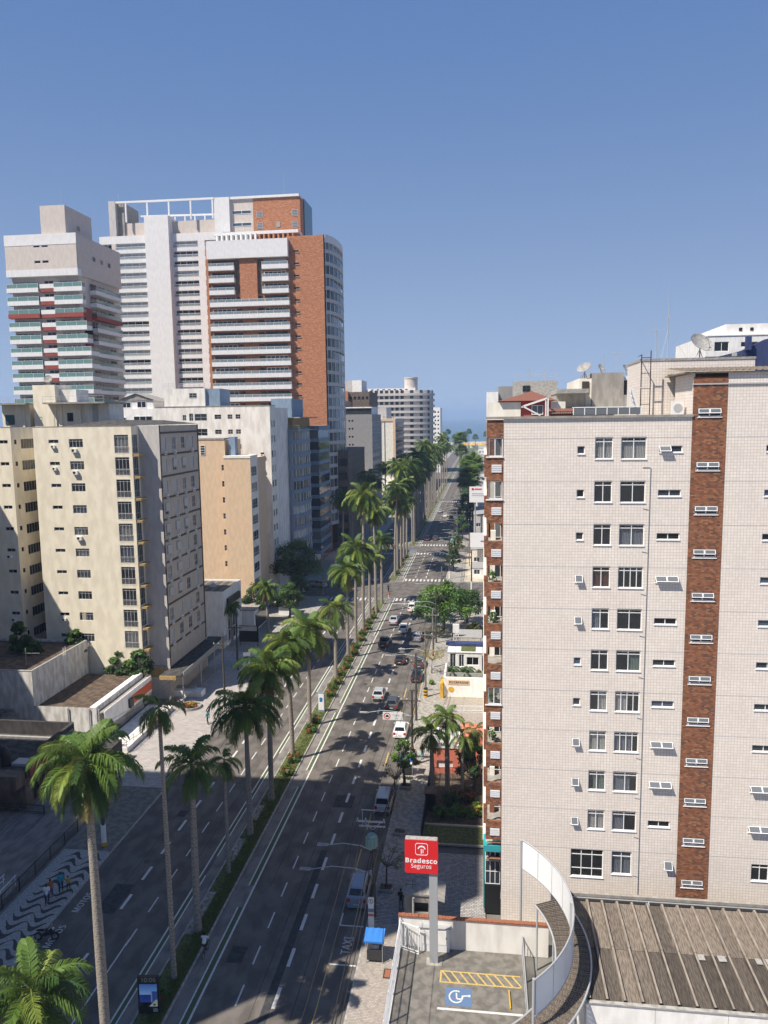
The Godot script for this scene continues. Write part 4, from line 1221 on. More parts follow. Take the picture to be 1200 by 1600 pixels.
func palm(label: String, at: Vector3, h: float, size := 1.0, look := "royal", seed_ := 1, group := "royal palms along the median strip", called := "royal_palm") -> Node3D:
	var g := RandomNumberGenerator.new()
	g.seed = seed_ * 31 + 7
	var t := thing(called, label, "palm tree", at, 0.0, group)
	var top := h - 1.15 * size
	var lean := Vector3(g.randf_range(-1, 1), 0, g.randf_range(-1, 1)) * (0.01 + 0.022 * g.randf()) * h
	var b := MB.new()
	var pts := []
	var rad := []
	var thin := 0.62 if look == "thin" else 1.0
	for i in 9:
		var s := i / 8.0
		pts.append(lean * s * s + Vector3(0, top * s, 0))
		var bulge := 0.05 * exp(-pow((s - 0.45) / 0.25, 2))
		rad.append((lerpf(0.27, 0.19, s) + bulge + (0.07 if i == 0 else 0.0)) * thin * (0.85 + 0.01 * minf(h, 20)))
	b.tube(pts, rad, 12)
	obj("trunk", b, M.trunk, t)
	var c := lean + Vector3(0, top, 0)
	b = MB.new()
	b.tube([c - Vector3(0, 0.02, 0), c + Vector3(0, 0.25, 0) * size, c + Vector3(0, 0.8, 0) * size, c + Vector3(0, 1.2, 0) * size], [0.18 * thin, 0.21 * size * thin, 0.16 * size * thin, 0.07 * size], 10)
	obj("crownshaft", b, M.crownshaft, t)
	var counts := [3, 4, 5, 4, 2]
	if look == "thin": counts = [1, 2, 2, 4, 6]
	if look == "full": counts = [3, 6, 8, 8, 4]
	var base := g.randf() * TAU
	var idx := 0
	for kind in 5:
		for i in counts[kind]:
			base += 2.399 + g.randf_range(-.25, .25)
			var m: Material = M.frond_green
			var roll := g.randf()
			if roll < 0.3: m = M.frond_light
			elif roll < 0.5: m = M.frond_deep
			if kind == 4: m = M.frond_deep if g.randf() < 0.45 else (M.frond_dry if g.randf() < 0.6 else M.frond_green)
			if look == "thin" and g.randf() < 0.5: m = M.frond_deep if g.randf() < 0.5 else M.frond_dry
			var sc := size * g.randf_range(0.9, 1.08) * (0.8 if look == "thin" else 1.0)
			var bs := Basis(Vector3.UP, base) * Basis(Vector3.BACK, g.randf_range(-.08, .08))
			put("frond", frond_mesh(kind, g.randi() % 3), m, t, Transform3D(bs.scaled(Vector3.ONE * sc), c + Vector3(0, (1.12 - 0.06 * kind) * size, 0)))
			idx += 1
	b = MB.new()
	b.tube([c + Vector3(0, 1.1, 0) * size, c + Vector3(0.05, 2.6, 0.05) * size], [0.045 * size, 0.008], 5)
	obj("spear_leaf", b, M.frond_light, t)
	if look == "flower":
		for k in 5:
			var fb := MB.new()
			var a := TAU * k / 5.0
			leaf_cloud(fb, c + Vector3(cos(a) * 0.9, -0.15, sin(a) * 0.9), Vector3(0.55, 0.65, 0.55), 130, 0.28, seed_ + k, 0.2)
			obj("flower_spray", fb, M.flower_gold, t)
	return t

func fan_leaf_mesh(v: int) -> ArrayMesh:
	var key := "fan%d" % v
	if cache.has(key): return cache[key]
	var b := MB.new()
	b.tube([Vector3.ZERO, Vector3(0.9, 0.35, 0)], [0.03, 0.02], 4, false)
	var c := Vector3(0.9, 0.35, 0)
	for i in 17:
		var a := deg_to_rad(-105 + 210.0 * i / 16.0)
		var d := Vector3(cos(a), 0.35 * cos(a) - 0.1 * v, sin(a))
		var s := d.cross(Vector3.UP).normalized() * 0.07
		var m := c + d * 0.6
		b.tri(c, m - s, m + s); b.tri(m - s, c + d * 1.05 - Vector3(0, 0.35, 0), m + s)
	cache[key] = b.mesh()
	return cache[key]

func fan_palm(label: String, at: Vector3, h: float, size: float, seed_: int, group := "palms near the beach") -> void:
	var g := RandomNumberGenerator.new()
	g.seed = seed_
	var t := thing("fan_palm", label, "palm tree", at, 0.0, group)
	var b := MB.new()
	b.tube([Vector3.ZERO, Vector3(0, h * 0.5, 0), Vector3(0, h, 0)], [0.4, 0.3, 0.26], 10)
	obj("trunk", b, M.bark, t)
	for i in 44:
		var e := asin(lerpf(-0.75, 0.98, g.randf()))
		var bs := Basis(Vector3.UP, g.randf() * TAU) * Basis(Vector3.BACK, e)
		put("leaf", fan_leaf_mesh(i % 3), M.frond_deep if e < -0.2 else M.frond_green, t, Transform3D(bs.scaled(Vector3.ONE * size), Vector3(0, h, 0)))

# a leafy tree: limbs that fork, each ending in a clump of leaves
func tree(called: String, label: String, at: Vector3, h: float, r: float, seed_: int, leaf: Material, leaf2: Material, leaf_size := 0.34, density := 1.0, trunk_share := 0.35, group := "") -> Node3D:
	var g := RandomNumberGenerator.new()
	g.seed = seed_
	var t := thing(called, label, "tree", at, 0.0, group)
	var tb := MB.new()
	var fork := Vector3(g.randf_range(-.3, .3), h * trunk_share, g.randf_range(-.3, .3))
	tb.tube([Vector3.ZERO, fork * 0.5 + Vector3(0.08, 0, 0), fork], [0.05 * r + 0.1, 0.04 * r + 0.08, 0.035 * r + 0.06], 9)
	var cl := MB.new()
	var cl2 := MB.new()
	var n := int(11 + r * 2.2)
	for i in n:
		var a := i * 2.399 + g.randf() * 0.5
		var q := sqrt((i + 0.5) / n)
		var y := lerpf(0.98, 0.5, q * q) * h + g.randf_range(-.08, .08) * h
		if i % 4 == 3: y = lerpf(0.45, 0.65, g.randf()) * h
		var c := Vector3(cos(a) * r * q * 0.82, y, sin(a) * r * q * 0.82)
		var mid := fork.lerp(c, 0.5) + Vector3(0, -0.05 * h, 0)
		tb.tube([fork * 0.95, mid, c], [0.02 * r + 0.04, 0.014 * r + 0.03, 0.02], 5, false)
		var cr := Vector3(0.34, 0.26, 0.34) * r * g.randf_range(0.8, 1.2)
		leaf_cloud(cl if i % 3 else cl2, c, cr, int(230 * density * g.randf_range(0.8, 1.2)), leaf_size, seed_ * 50 + i, 0.35)
	obj("trunk", tb, M.bark, t)
	obj("crown", cl, leaf, t)
	obj("crown", cl2, leaf2, t)
	return t

func shrub(called: String, label: String, category: String, at: Vector3, r: Vector3, seed_: int, mats: Array, leaf_size := 0.22, n := 420, group := "") -> Node3D:
	var t := thing(called, label, category, at, 0.0, group)
	var g := RandomNumberGenerator.new()
	g.seed = seed_
	var sb := MB.new()
	var clouds := []
	for m in mats: clouds.append(MB.new())
	var k := 9
	for i in k:
		var a := i * 2.399
		var q := sqrt((i + 0.3) / k)
		var c := Vector3(cos(a) * r.x * q * 0.75, r.y * g.randf_range(0.75, 1.25) * (1.15 - 0.5 * q), sin(a) * r.z * q * 0.75)
		sb.tube([Vector3(c.x * 0.2, 0, c.z * 0.2), c], [0.035, 0.012], 4, false)
		leaf_cloud(clouds[i % mats.size()], c, Vector3(r.x * 0.4, r.y * 0.5, r.z * 0.4), n / k, leaf_size, seed_ * 9 + i, 0.3)
	obj("stems", sb, M.bark, t)
	for i in mats.size(): obj("foliage", clouds[i], mats[i], t)
	return t

# slim street tree with few leaves
func bare_tree(label: String, at: Vector3, h: float, seed_: int, mats: Array, n := 260) -> void:
	var t := thing("street_tree", label, "tree", at, 0.0, "thin street trees on the right pavement")
	var g := RandomNumberGenerator.new()
	g.seed = seed_
	var tb := MB.new()
	tb.tube([Vector3.ZERO, Vector3(0.1, h * 0.5, 0)], [0.09, 0.06], 7)
	var lb := MB.new()
	for i in 13:
		var a := i * 2.399
		var d := Vector3(cos(a), g.randf_range(0.5, 1.3), sin(a)).normalized()
		var s := Vector3(0.1, h * 0.45, 0)
		var l := h * g.randf_range(0.28, 0.5)
		var e := s + d * l
		tb.tube([s, s + d * l * 0.5 + Vector3(0, 0.1, 0), e], [0.04, 0.025, 0.008], 4, false)
		for j in 4:
			var e2 := s + d * l * g.randf_range(0.5, 0.9)
			var d2 := (d + Vector3(g.randf_range(-1, 1), g.randf_range(-.4, .8), g.randf_range(-1, 1)) * 0.8).normalized()
			tb.tube([e2, e2 + d2 * h * 0.16], [0.014, 0.005], 3, false)
			leaf_cloud(lb, e2 + d2 * h * 0.13, Vector3.ONE * h * 0.09, n / 50, 0.17, seed_ * 77 + i * 5 + j, 0.1)
	obj("branches", tb, M.bark, t)
	obj("leaves", lb, mats[0], t)

func ordinal(i: int) -> String:
	return ["first", "second", "third", "fourth", "fifth", "sixth", "seventh", "eighth", "ninth", "tenth", "eleventh", "twelfth", "thirteenth", "fourteenth", "fifteenth", "sixteenth", "seventeenth", "eighteenth", "nineteenth", "twentieth", "twenty-first", "twenty-second", "twenty-third", "twenty-fourth", "twenty-fifth", "twenty-sixth", "twenty-seventh", "twenty-eighth", "twenty-ninth", "thirtieth", "thirty-first", "thirty-second", "thirty-third", "thirty-fourth", "thirty-fifth", "thirty-sixth", "thirty-seventh", "thirty-eighth", "thirty-ninth", "fortieth", "forty-first", "forty-second", "forty-third", "forty-fourth", "forty-fifth"][i]

func build_palms() -> void:
	var rows := [
		[-22.3, -32.9, 11.6, 1.05, "full"], [-22.3, -39.3, 20.9, 1.1, "full"], [-22.0, -48.5, 20.6, 0.9, "thin"], [-22.2, -53.7, 14.0, 0.95, "royal"],
		[-22.3, -61.5, 10.6, 0.8, "thin"], [-22.3, -67.9, 13.0, 1.05, "full"], [-22.1, -74.8, 14.6, 1.05, "full"], [-22.2, -84.4, 14.2, 1.0, "full"],
		[-22.4, -94.4, 13.0, 1.1, "full"], [-22.4, -112.6, 11.2, 1.0, "royal"], [-22.4, -123.4, 15.0, 1.05, "full"], [-22.1, -129.7, 17.6, 1.1, "full"],
		[-22.1, -138.2, 26.0, 1.15, "full"], [-21.9, -145.4, 13.0, 0.95, "royal"], [-21.8, -153.4, 21.5, 1.1, "full"], [-21.6, -161.1, 14.0, 0.95, "royal"],
		[-22.1, -190.5, 22.5, 1.15, "full"], [-21.8, -202.0, 16.0, 1.05, "flower"], [-22.2, -207.0, 26.5, 1.15, "full"], [-21.8, -218.0, 17.5, 1.1, "flower"],
		[-22.2, -240.0, 25.5, 1.15, "full"], [-22.1, -249.0, 20.0, 1.1, "full"], [-22.3, -258.0, 27.5, 1.15, "full"], [-22.0, -268.0, 22.0, 1.1, "full"],
		[-22.1, -280.0, 25.0, 1.15, "full"], [-22.2, -297.0, 29.5, 1.2, "full"], [-22.0, -312.0, 21.0, 1.2, "flower"], [-22.1, -330.0, 27.0, 1.2, "full"],
		[-22.1, -352.0, 24.0, 1.2, "full"], [-22.1, -384.0, 25.0, 1.2, "full"], [-22.0, -425.0, 28.5, 1.3, "full"], [-22.0, -470.0, 22.0, 1.3, "full"]]
	for q in [[-22.0, -195.5, 19.0], [-22.1, -212.5, 21.5], [-22.0, -244.5, 23.0], [-22.2, -263.0, 24.5], [-22.0, -274.0, 20.5], [-22.1, -288.5, 23.5], [-22.0, -304.5, 25.5], [-22.1, -321.0, 23.0], [-22.0, -341.0, 26.0], [-22.1, -361.0, 21.0], [-22.0, -404.0, 24.0], [-22.1, -447.0, 25.0]]: rows.append([q[0], q[1], q[2], 1.25, "full"])
	rows.sort_custom(func(a, b): return a[1] > b[1])
	for i in rows.size():
		var r: Array = rows[i]
		var extra: String = {"thin": ", thin with drooping fronds", "flower": ", with golden flower sprays", "royal": "", "full": ""}[r[4]]
		palm("%s royal palm of the median row counted from the near end%s" % [ordinal(i), extra], Vector3(r[0], 0.08, r[1]), r[2], r[3] * (0.84 if i < 5 else 1.0), r[4], i + 1)
	# palms and trees on the left side of the avenue, beyond the side street
	var lp := [[-36.5, -196, 19.5], [-37.0, -214, 17.0], [-36.2, -243, 22.0], [-37.0, -262, 18.0], [-36.5, -286, 22.0], [-36.5, -318, 21.0], [-36.4, -350, 22.0]]
	for i in lp.size():
		palm("%s royal palm on the left pavement beyond the side street" % ordinal(i), Vector3(lp[i][0], 0.1, lp[i][1]), lp[i][2], 1.15, "full", 60 + i, "palms on the left pavement")
	fan_palm("tall bushy palm standing alone above the far end of the avenue", Vector3(-12.5, 0, -420), 27.5, 2.6, 3)
	fan_palm("shorter palm tucked under the tall bushy palm at the far end", Vector3(-12.0, 0, -432), 20.5, 2.6, 5)
	for i in 9:
		fan_palm("%s palm from the left in the row along the beach" % ordinal(i), Vector3(-62 + i * 9.0 + 3 * sin(i * 2.0), 0, -985 - 20 * (i % 3)), 14.0 + 3.0 * ((i * 7) % 3), 2.6, 20 + i)
	# median flower beds
	var beds := [-46.8, -80.6, -84.0, -92.6, -95.4, -105.4, -108.2, -110.6, -114.6, -118.0, -121.5, -125.2, -128.6, -133.5, -137.0, -141.0, -145.0, -149.0, -154.0, -193.0, -205.0, -216.0, -246.0]
	for i in beds.size():
		var red := [M.leaf_mid, M.leaf_red, M.leaf_dark, M.leaf_olive] if i % 3 else [M.leaf_mid, M.leaf_dark, M.leaf_red, M.leaf_mid]
		shrub("median_bush", "%s red and green leafy bush along the median, from the near end" % ordinal(i), "bush", Vector3(-22.0 + 0.25 * sin(i * 3.0), 0.1, beds[i]), Vector3(0.88, 0.68, 1.2) if i > 0 else Vector3(0.4, 0.4, 0.5), 300 + i, red, 0.2, 640, "leafy bushes on the median strip")
	# right side greenery
	tree("shade_tree", "big bright green shade tree on the right pavement before the side street", Vector3(-7.3, 0.1, -139), 9.2, 5.6, 41, M.leaf_mid, M.leaf_fresh, 0.36, 1.5, 0.38)
	tree("shade_tree", "smaller dark green tree behind the big shade tree on the right", Vector3(-3.0, 0.1, -147), 6.6, 3.6, 42, M.leaf_dark, M.leaf_mid, 0.32, 1.1, 0.3)
	shrub("agave_bush", "golden leaved bush right of the big shade tree", "bush", Vector3(-1.6, 0.1, -138), Vector3(2.2, 1.5, 2.4), 43, [M.leaf_olive, M.leaf_gold, M.leaf_dark], 0.4, 700)
	tree("street_tree", "young green tree at the kerb beside the pale painted pole", Vector3(-8.4, 0.1, -79.0), 5.2, 1.7, 44, M.leaf_mid, M.leaf_fresh, 0.26, 0.45, 0.45)
	bare_tree("sparse leafless looking street tree beside the transformer pole", Vector3(-8.1, 0.1, -60.5), 4.6, 45, [M.leaf_olive])
	bare_tree("thin grey street tree leaning over the parked silver van", Vector3(-9.3, 0.1, -77.0), 3.8, 46, [M.leaf_olive])
	bare_tree("sparse yellowish street tree on the pavement by the guard house", Vector3(-7.9, 0.1, -116.5), 4.6, 47, [M.leaf_gold], 420)
	bare_tree("sparse street tree just past the guard house", Vector3(-8.3, 0.1, -127.5), 5.2, 48, [M.leaf_olive], 360)
	for q in [[-5.2, -76.6, 7.4], [-3.7, -78.5, 8.2], [-2.1, -77.2, 7.0], [-0.9, -81.0, 6.0]]:
		palm("slender garden palm with yellow stalks, %s from the pavement" % ordinal([-5.2, -3.7, -2.1, -0.9].find(q[0])), Vector3(q[0], 0.12, q[1]), q[2], 0.66, "thin" if q[0] > -3.0 else "royal", int(q[2] * 10), "slender palms in the garden", "garden_palm")
	tree("garden_tree", "dark dense garden tree beside the brick balconies", Vector3(-1.0, 0.12, -79.0), 5.6, 1.9, 49, M.leaf_dark, M.leaf_mid, 0.26, 0.9, 0.2)
	for i in 5:
		shrub("garden_bush", ["broad leaved bush at the garden corner by the gate", "broad leaved bush in the middle of the garden bed", "yellow green bush at the right of the garden bed", "low dark bush behind the garden lawn", "low dark bush under the slender palms"][i], "bush", [Vector3(-4.1, 0.12, -72.9), Vector3(-2.4, 0.12, -73.2), Vector3(-0.7, 0.12, -73.6), Vector3(-3.2, 0.12, -75.6), Vector3(-1.6, 0.12, -76.4)][i], Vector3(0.95, 0.85, 0.9), 320 + i, [[M.leaf_mid, M.leaf_dark], [M.leaf_mid, M.leaf_fresh], [M.leaf_fresh, M.leaf_gold], [M.leaf_dark], [M.leaf_dark, M.leaf_red]][i], 0.3, 500, "bushes in the garden bed")
	for i in 2:
		var c := thing("cycad", ["spiky cycad nearer the pavement before the guard house", "spiky cycad nearer the brick balconies before the guard house"][i], "plant", Vector3([-4.5, -2.3][i], 0.1, -115.8), 0.0, "cycads before the guard house")
		var tb := MB.new(); tb.tube([Vector3.ZERO, Vector3(0, 0.9, 0)], [0.22, 0.18], 8); obj("trunk", tb, M.bark, c)
		for k in 18: put("frond", frond_mesh([1, 2, 3][k % 3], k % 3), M.frond_deep, c, Transform3D((Basis(Vector3.UP, k * 2.399)).scaled(Vector3.ONE * 0.42), Vector3(0, 0.9, 0)))
	shrub("clipped_bush", "rounded yellow green bush right of the cycads", "bush", Vector3(-0.6, 0.1, -115.6), Vector3(0.6, 0.8, 0.6), 331, [M.leaf_olive, M.leaf_fresh], 0.16, 420)
	shrub("clipped_bush", "rounded green bush in front of the guard house wall", "bush", Vector3(-0.7, 0.1, -125.6), Vector3(0.6, 0.8, 0.6), 332, [M.leaf_fresh, M.leaf_mid], 0.16, 420)
	shrub("clipped_bush", "small bright bush at the foot of the striped pole", "bush", Vector3(-7.6, 0.12, -111.5), Vector3(0.5, 0.5, 0.6), 333, [M.leaf_fresh], 0.2, 260)
	var rt := [[-7.6, -197, 6.0, 2.0], [-7.6, -215, 7.0, 2.4], [-6.8, -248, 8.0, 2.6], [-5.6, -268, 12.0, 3.4], [-6.2, -290, 11, 3.2], [-5.4, -315, 13, 3.8], [-6.8, -345, 11, 3.4], [-6.5, -385, 12, 4.0], [-6.0, -440, 12, 4.5]]
	for i in rt.size():
		tree("avenue_tree", "%s leafy avenue tree on the right pavement beyond the side street" % ordinal(i), Vector3(rt[i][0], 0.1, rt[i][1]), rt[i][2], rt[i][3], 400 + i, [M.leaf_dark, M.leaf_olive, M.leaf_mid][i % 3], M.leaf_mid, 0.38, 0.5, 0.35, "avenue trees on the right")
	for i in 3:
		fan_palm("%s dark palm rising from the trees on the right pavement" % ordinal(i), Vector3([-4.6, -3.8, -5.0][i], 0, [-272.0, -292.0, -318.0][i]), [18.0, 22.0, 20.0][i], 3.0, 70 + i, "dark palms on the right pavement")
	# left side greenery
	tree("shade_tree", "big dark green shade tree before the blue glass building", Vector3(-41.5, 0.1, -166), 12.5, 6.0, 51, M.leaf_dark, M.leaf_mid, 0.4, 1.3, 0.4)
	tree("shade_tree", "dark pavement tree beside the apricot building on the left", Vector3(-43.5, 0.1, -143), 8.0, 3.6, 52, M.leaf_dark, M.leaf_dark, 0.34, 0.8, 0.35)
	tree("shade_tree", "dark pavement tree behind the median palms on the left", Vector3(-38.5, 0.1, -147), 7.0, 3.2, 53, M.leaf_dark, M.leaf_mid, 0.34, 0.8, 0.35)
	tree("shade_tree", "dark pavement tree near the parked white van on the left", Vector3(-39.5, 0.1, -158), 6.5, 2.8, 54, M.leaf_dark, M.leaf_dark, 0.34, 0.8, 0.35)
	palm("short palm against the white shop wall on the left", Vector3(-44.2, 0.1, -128.5), 7.0, 0.62, "royal", 91, "", "pavement_palm")
	palm("pavement palm among the dark trees on the left", Vector3(-39.8, 0.1, -136.0), 9.0, 0.85, "royal", 92, "", "pavement_palm")
	var fig := [[-50.9, -100.0, 4.6, 2.1], [-48.2, -99.4, 4.4, 1.9], [-53.4, -101.0, 4.0, 1.5]]
	for i in 3:
		tree("roof_fig_tree", ["broad leaved fig tree behind the lower flat roof, middle one", "broad leaved fig tree behind the lower flat roof, nearest the ochre canopy", "dark fig tree in the corner behind the lower flat roof"][i], Vector3(fig[i][0], 2.5, fig[i][1] - 0.6), fig[i][2] + 0.6, fig[i][3], 55 + i, M.leaf_dark, M.leaf_mid, 0.42, 0.8, 0.2, "fig trees behind the white blocks")
	for i in 3:
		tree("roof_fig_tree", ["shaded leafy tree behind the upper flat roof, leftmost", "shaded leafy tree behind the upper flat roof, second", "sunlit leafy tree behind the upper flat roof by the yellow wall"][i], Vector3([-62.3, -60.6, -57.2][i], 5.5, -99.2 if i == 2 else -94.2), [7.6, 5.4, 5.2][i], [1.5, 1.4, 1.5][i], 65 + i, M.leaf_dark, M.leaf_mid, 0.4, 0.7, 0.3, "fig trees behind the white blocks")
	shrub("planter_bush", "orange and yellow leaved bush in the plaza planter", "bush", Vector3(-40.6, 0.12, -99.0), Vector3(1.3, 0.6, 0.7), 341, [M.leaf_red, M.leaf_gold], 0.24, 420)

# ---------- buildings on the left and far ahead ----------
func rects(x0: float, dx: float, nx: int, y0: float, dy: float, ny: int, w: float, h: float) -> Array:
	var out := []
	for j in ny:
		for i in nx: out.append(Rect2(x0 + i * dx, y0 + j * dy, w, h))
	return out

func glaze(t: Node3D, bs: Basis, at: Vector3, list: Array, xs: Array, ys: Array, tk: float, fm: Material, panes: Array, depth := 0.15, curtains := 0.0) -> void:
	for r in list:
		var f := window(t, bs, at, r, xs, ys, tk, fm, M.pane if curtains > 0 else pick(panes), depth)
		if curtains > 0:
			if rng.randf() < curtains:
				var sh: float = pick([1.0, 1.0, 0.6])
				put("curtain", curtain_mesh(r.size.x * sh, r.size.y), pick([M.curtain, M.curtain, M.curtain_blue]), f, Transform3D(Basis(), Vector3(0 if rng.randf() < 0.5 else r.size.x * (1 - sh), 0, 0)))
			else:
				put("backing", pane_mesh(r.size.x, r.size.y), pick(panes), f, Transform3D(Basis(), Vector3(0, 0, -0.1)))

func face(t: Node3D, bs: Basis, at: Vector3, w: float, h: float, lists: Array, m: Material, depth := 0.2) -> void:
	var all := []
	for l in lists: all.append_array(l)
	wall(t, "wall", bs, at, w, h, all, m, depth)

func cooler(t: Node3D, bs: Basis, at: Vector3, w := 0.75) -> void:
	if not cache.has("cooler"):
		var b := MB.new(); b.box(Vector3(0, 0, 0.05), Vector3(0.8, 0.55, 0.4)); cache["cooler"] = b.mesh()
		b = MB.new()
		for r in [[0.24, 0.2]]: b.tube([Vector3(0.3, 0.28, 0.4), Vector3(0.3, 0.28, 0.415)], [0.22, 0.2], 14)
		cache["cooler_fan"] = b.mesh()
		b = MB.new(); b.bar(Vector3(0.12, -0.03, 0), Vector3(0.12, -0.03, 0.38), 0.04); b.bar(Vector3(0.68, -0.03, 0), Vector3(0.68, -0.03, 0.38), 0.04); cache["cooler_bracket"] = b.mesh()
	var o := put("air_conditioner", cache["cooler"], M.white_paint, t, t.transform.affine_inverse() * Transform3D(bs.scaled_local(Vector3.ONE * (w / 0.8)), at))
	put("fan", cache["cooler_fan"], M.frame_dark, o)
	put("bracket", cache["cooler_bracket"], M.frame_grey, o)

func arc_band(b: MB, c: Vector3, rx: float, rz: float, a0: float, a1: float, y0: float, y1: float, n: int, inset := 0.3) -> void:
	for i in n:
		var p := deg_to_rad(lerpf(a0, a1, i / float(n)))
		var q := deg_to_rad(lerpf(a0, a1, (i + 1) / float(n)))
		var d0 := Vector3(cos(p) * rx, 0, -sin(p) * rz)
		var d1 := Vector3(cos(q) * rx, 0, -sin(q) * rz)
		var n0 := Vector3(cos(p) / rx, 0, -sin(p) / rz).normalized()
		var n1 := Vector3(cos(q) / rx, 0, -sin(q) / rz).normalized()
		var lo := Vector3(0, y0, 0)
		var hi := Vector3(0, y1, 0)
		b.quadn(c + d0 + lo, c + d1 + lo, c + d1 + hi, c + d0 + hi, n0, n1, n1, n0)
		if inset > 0:
			var e0 := d0 - n0 * inset
			var e1 := d1 - n1 * inset
			b.quad(c + d0 + hi, c + d1 + hi, c + e1 + hi, c + e0 + hi)
			b.quad(c + e0 + lo, c + e1 + lo, c + d1 + lo, c + d0 + lo)
			b.quadn(c + e1 + lo, c + e0 + lo, c + e0 + hi, c + e1 + hi, -n1, -n0, -n0, -n1)

func balcony(t: Node3D, a: Vector3, e: Vector3, band: float, rail: float, bm: Material, rm: Material, slab_m: Material = null) -> MeshInstance3D:
	# a = near left bottom, e = far right bottom (the band goes round the front and both sides)
	var b := MB.new()
	var th := 0.15
	var x0 := minf(a.x, e.x); var x1 := maxf(a.x, e.x); var z1 := maxf(a.z, e.z); var z0 := minf(a.z, e.z)
	b.box(Vector3(x0, a.y, z1 - th), Vector3(x1, a.y + band, z1))
	b.box(Vector3(x0, a.y, z0), Vector3(x0 + th, a.y + band - 0.004, z1 - th)); b.box(Vector3(x1 - th, a.y, z0), Vector3(x1, a.y + band - 0.004, z1 - th))
	b.box(Vector3(x0 + th, a.y + 0.02, z0), Vector3(x1 - th, a.y + 0.2, z1 - th))
	var o := objw("balcony", b, bm, t)
	b = MB.new()
	b.box(Vector3(x0 + 0.02, a.y + band, z1 - 0.09), Vector3(x1 - 0.02, a.y + band + rail, z1 - 0.06))
	b.box(Vector3(x0 + 0.05, a.y + band, z0), Vector3(x0 + 0.07, a.y + band + rail, z1 - 0.1)); b.box(Vector3(x1 - 0.07, a.y + band, z0), Vector3(x1 - 0.05, a.y + band + rail, z1 - 0.1))
	put("glass_rail", b.mesh(), rm, o, Transform3D())
	b = MB.new()
	b.bar(Vector3(x0, a.y + band + rail + 0.03, z1 - 0.075), Vector3(x1, a.y + band + rail + 0.03, z1 - 0.075), 0.06)
	var n := maxi(2, int((x1 - x0) / 2.2))
	for i in n + 1: b.bar(Vector3(lerpf(x0 + 0.05, x1 - 0.05, i / float(n)), a.y + band, z1 - 0.04), Vector3(lerpf(x0 + 0.05, x1 - 0.05, i / float(n)), a.y + band + rail, z1 - 0.04), 0.05)
	put("handrail", b.mesh(), M.frame_white, o, Transform3D())
	return o

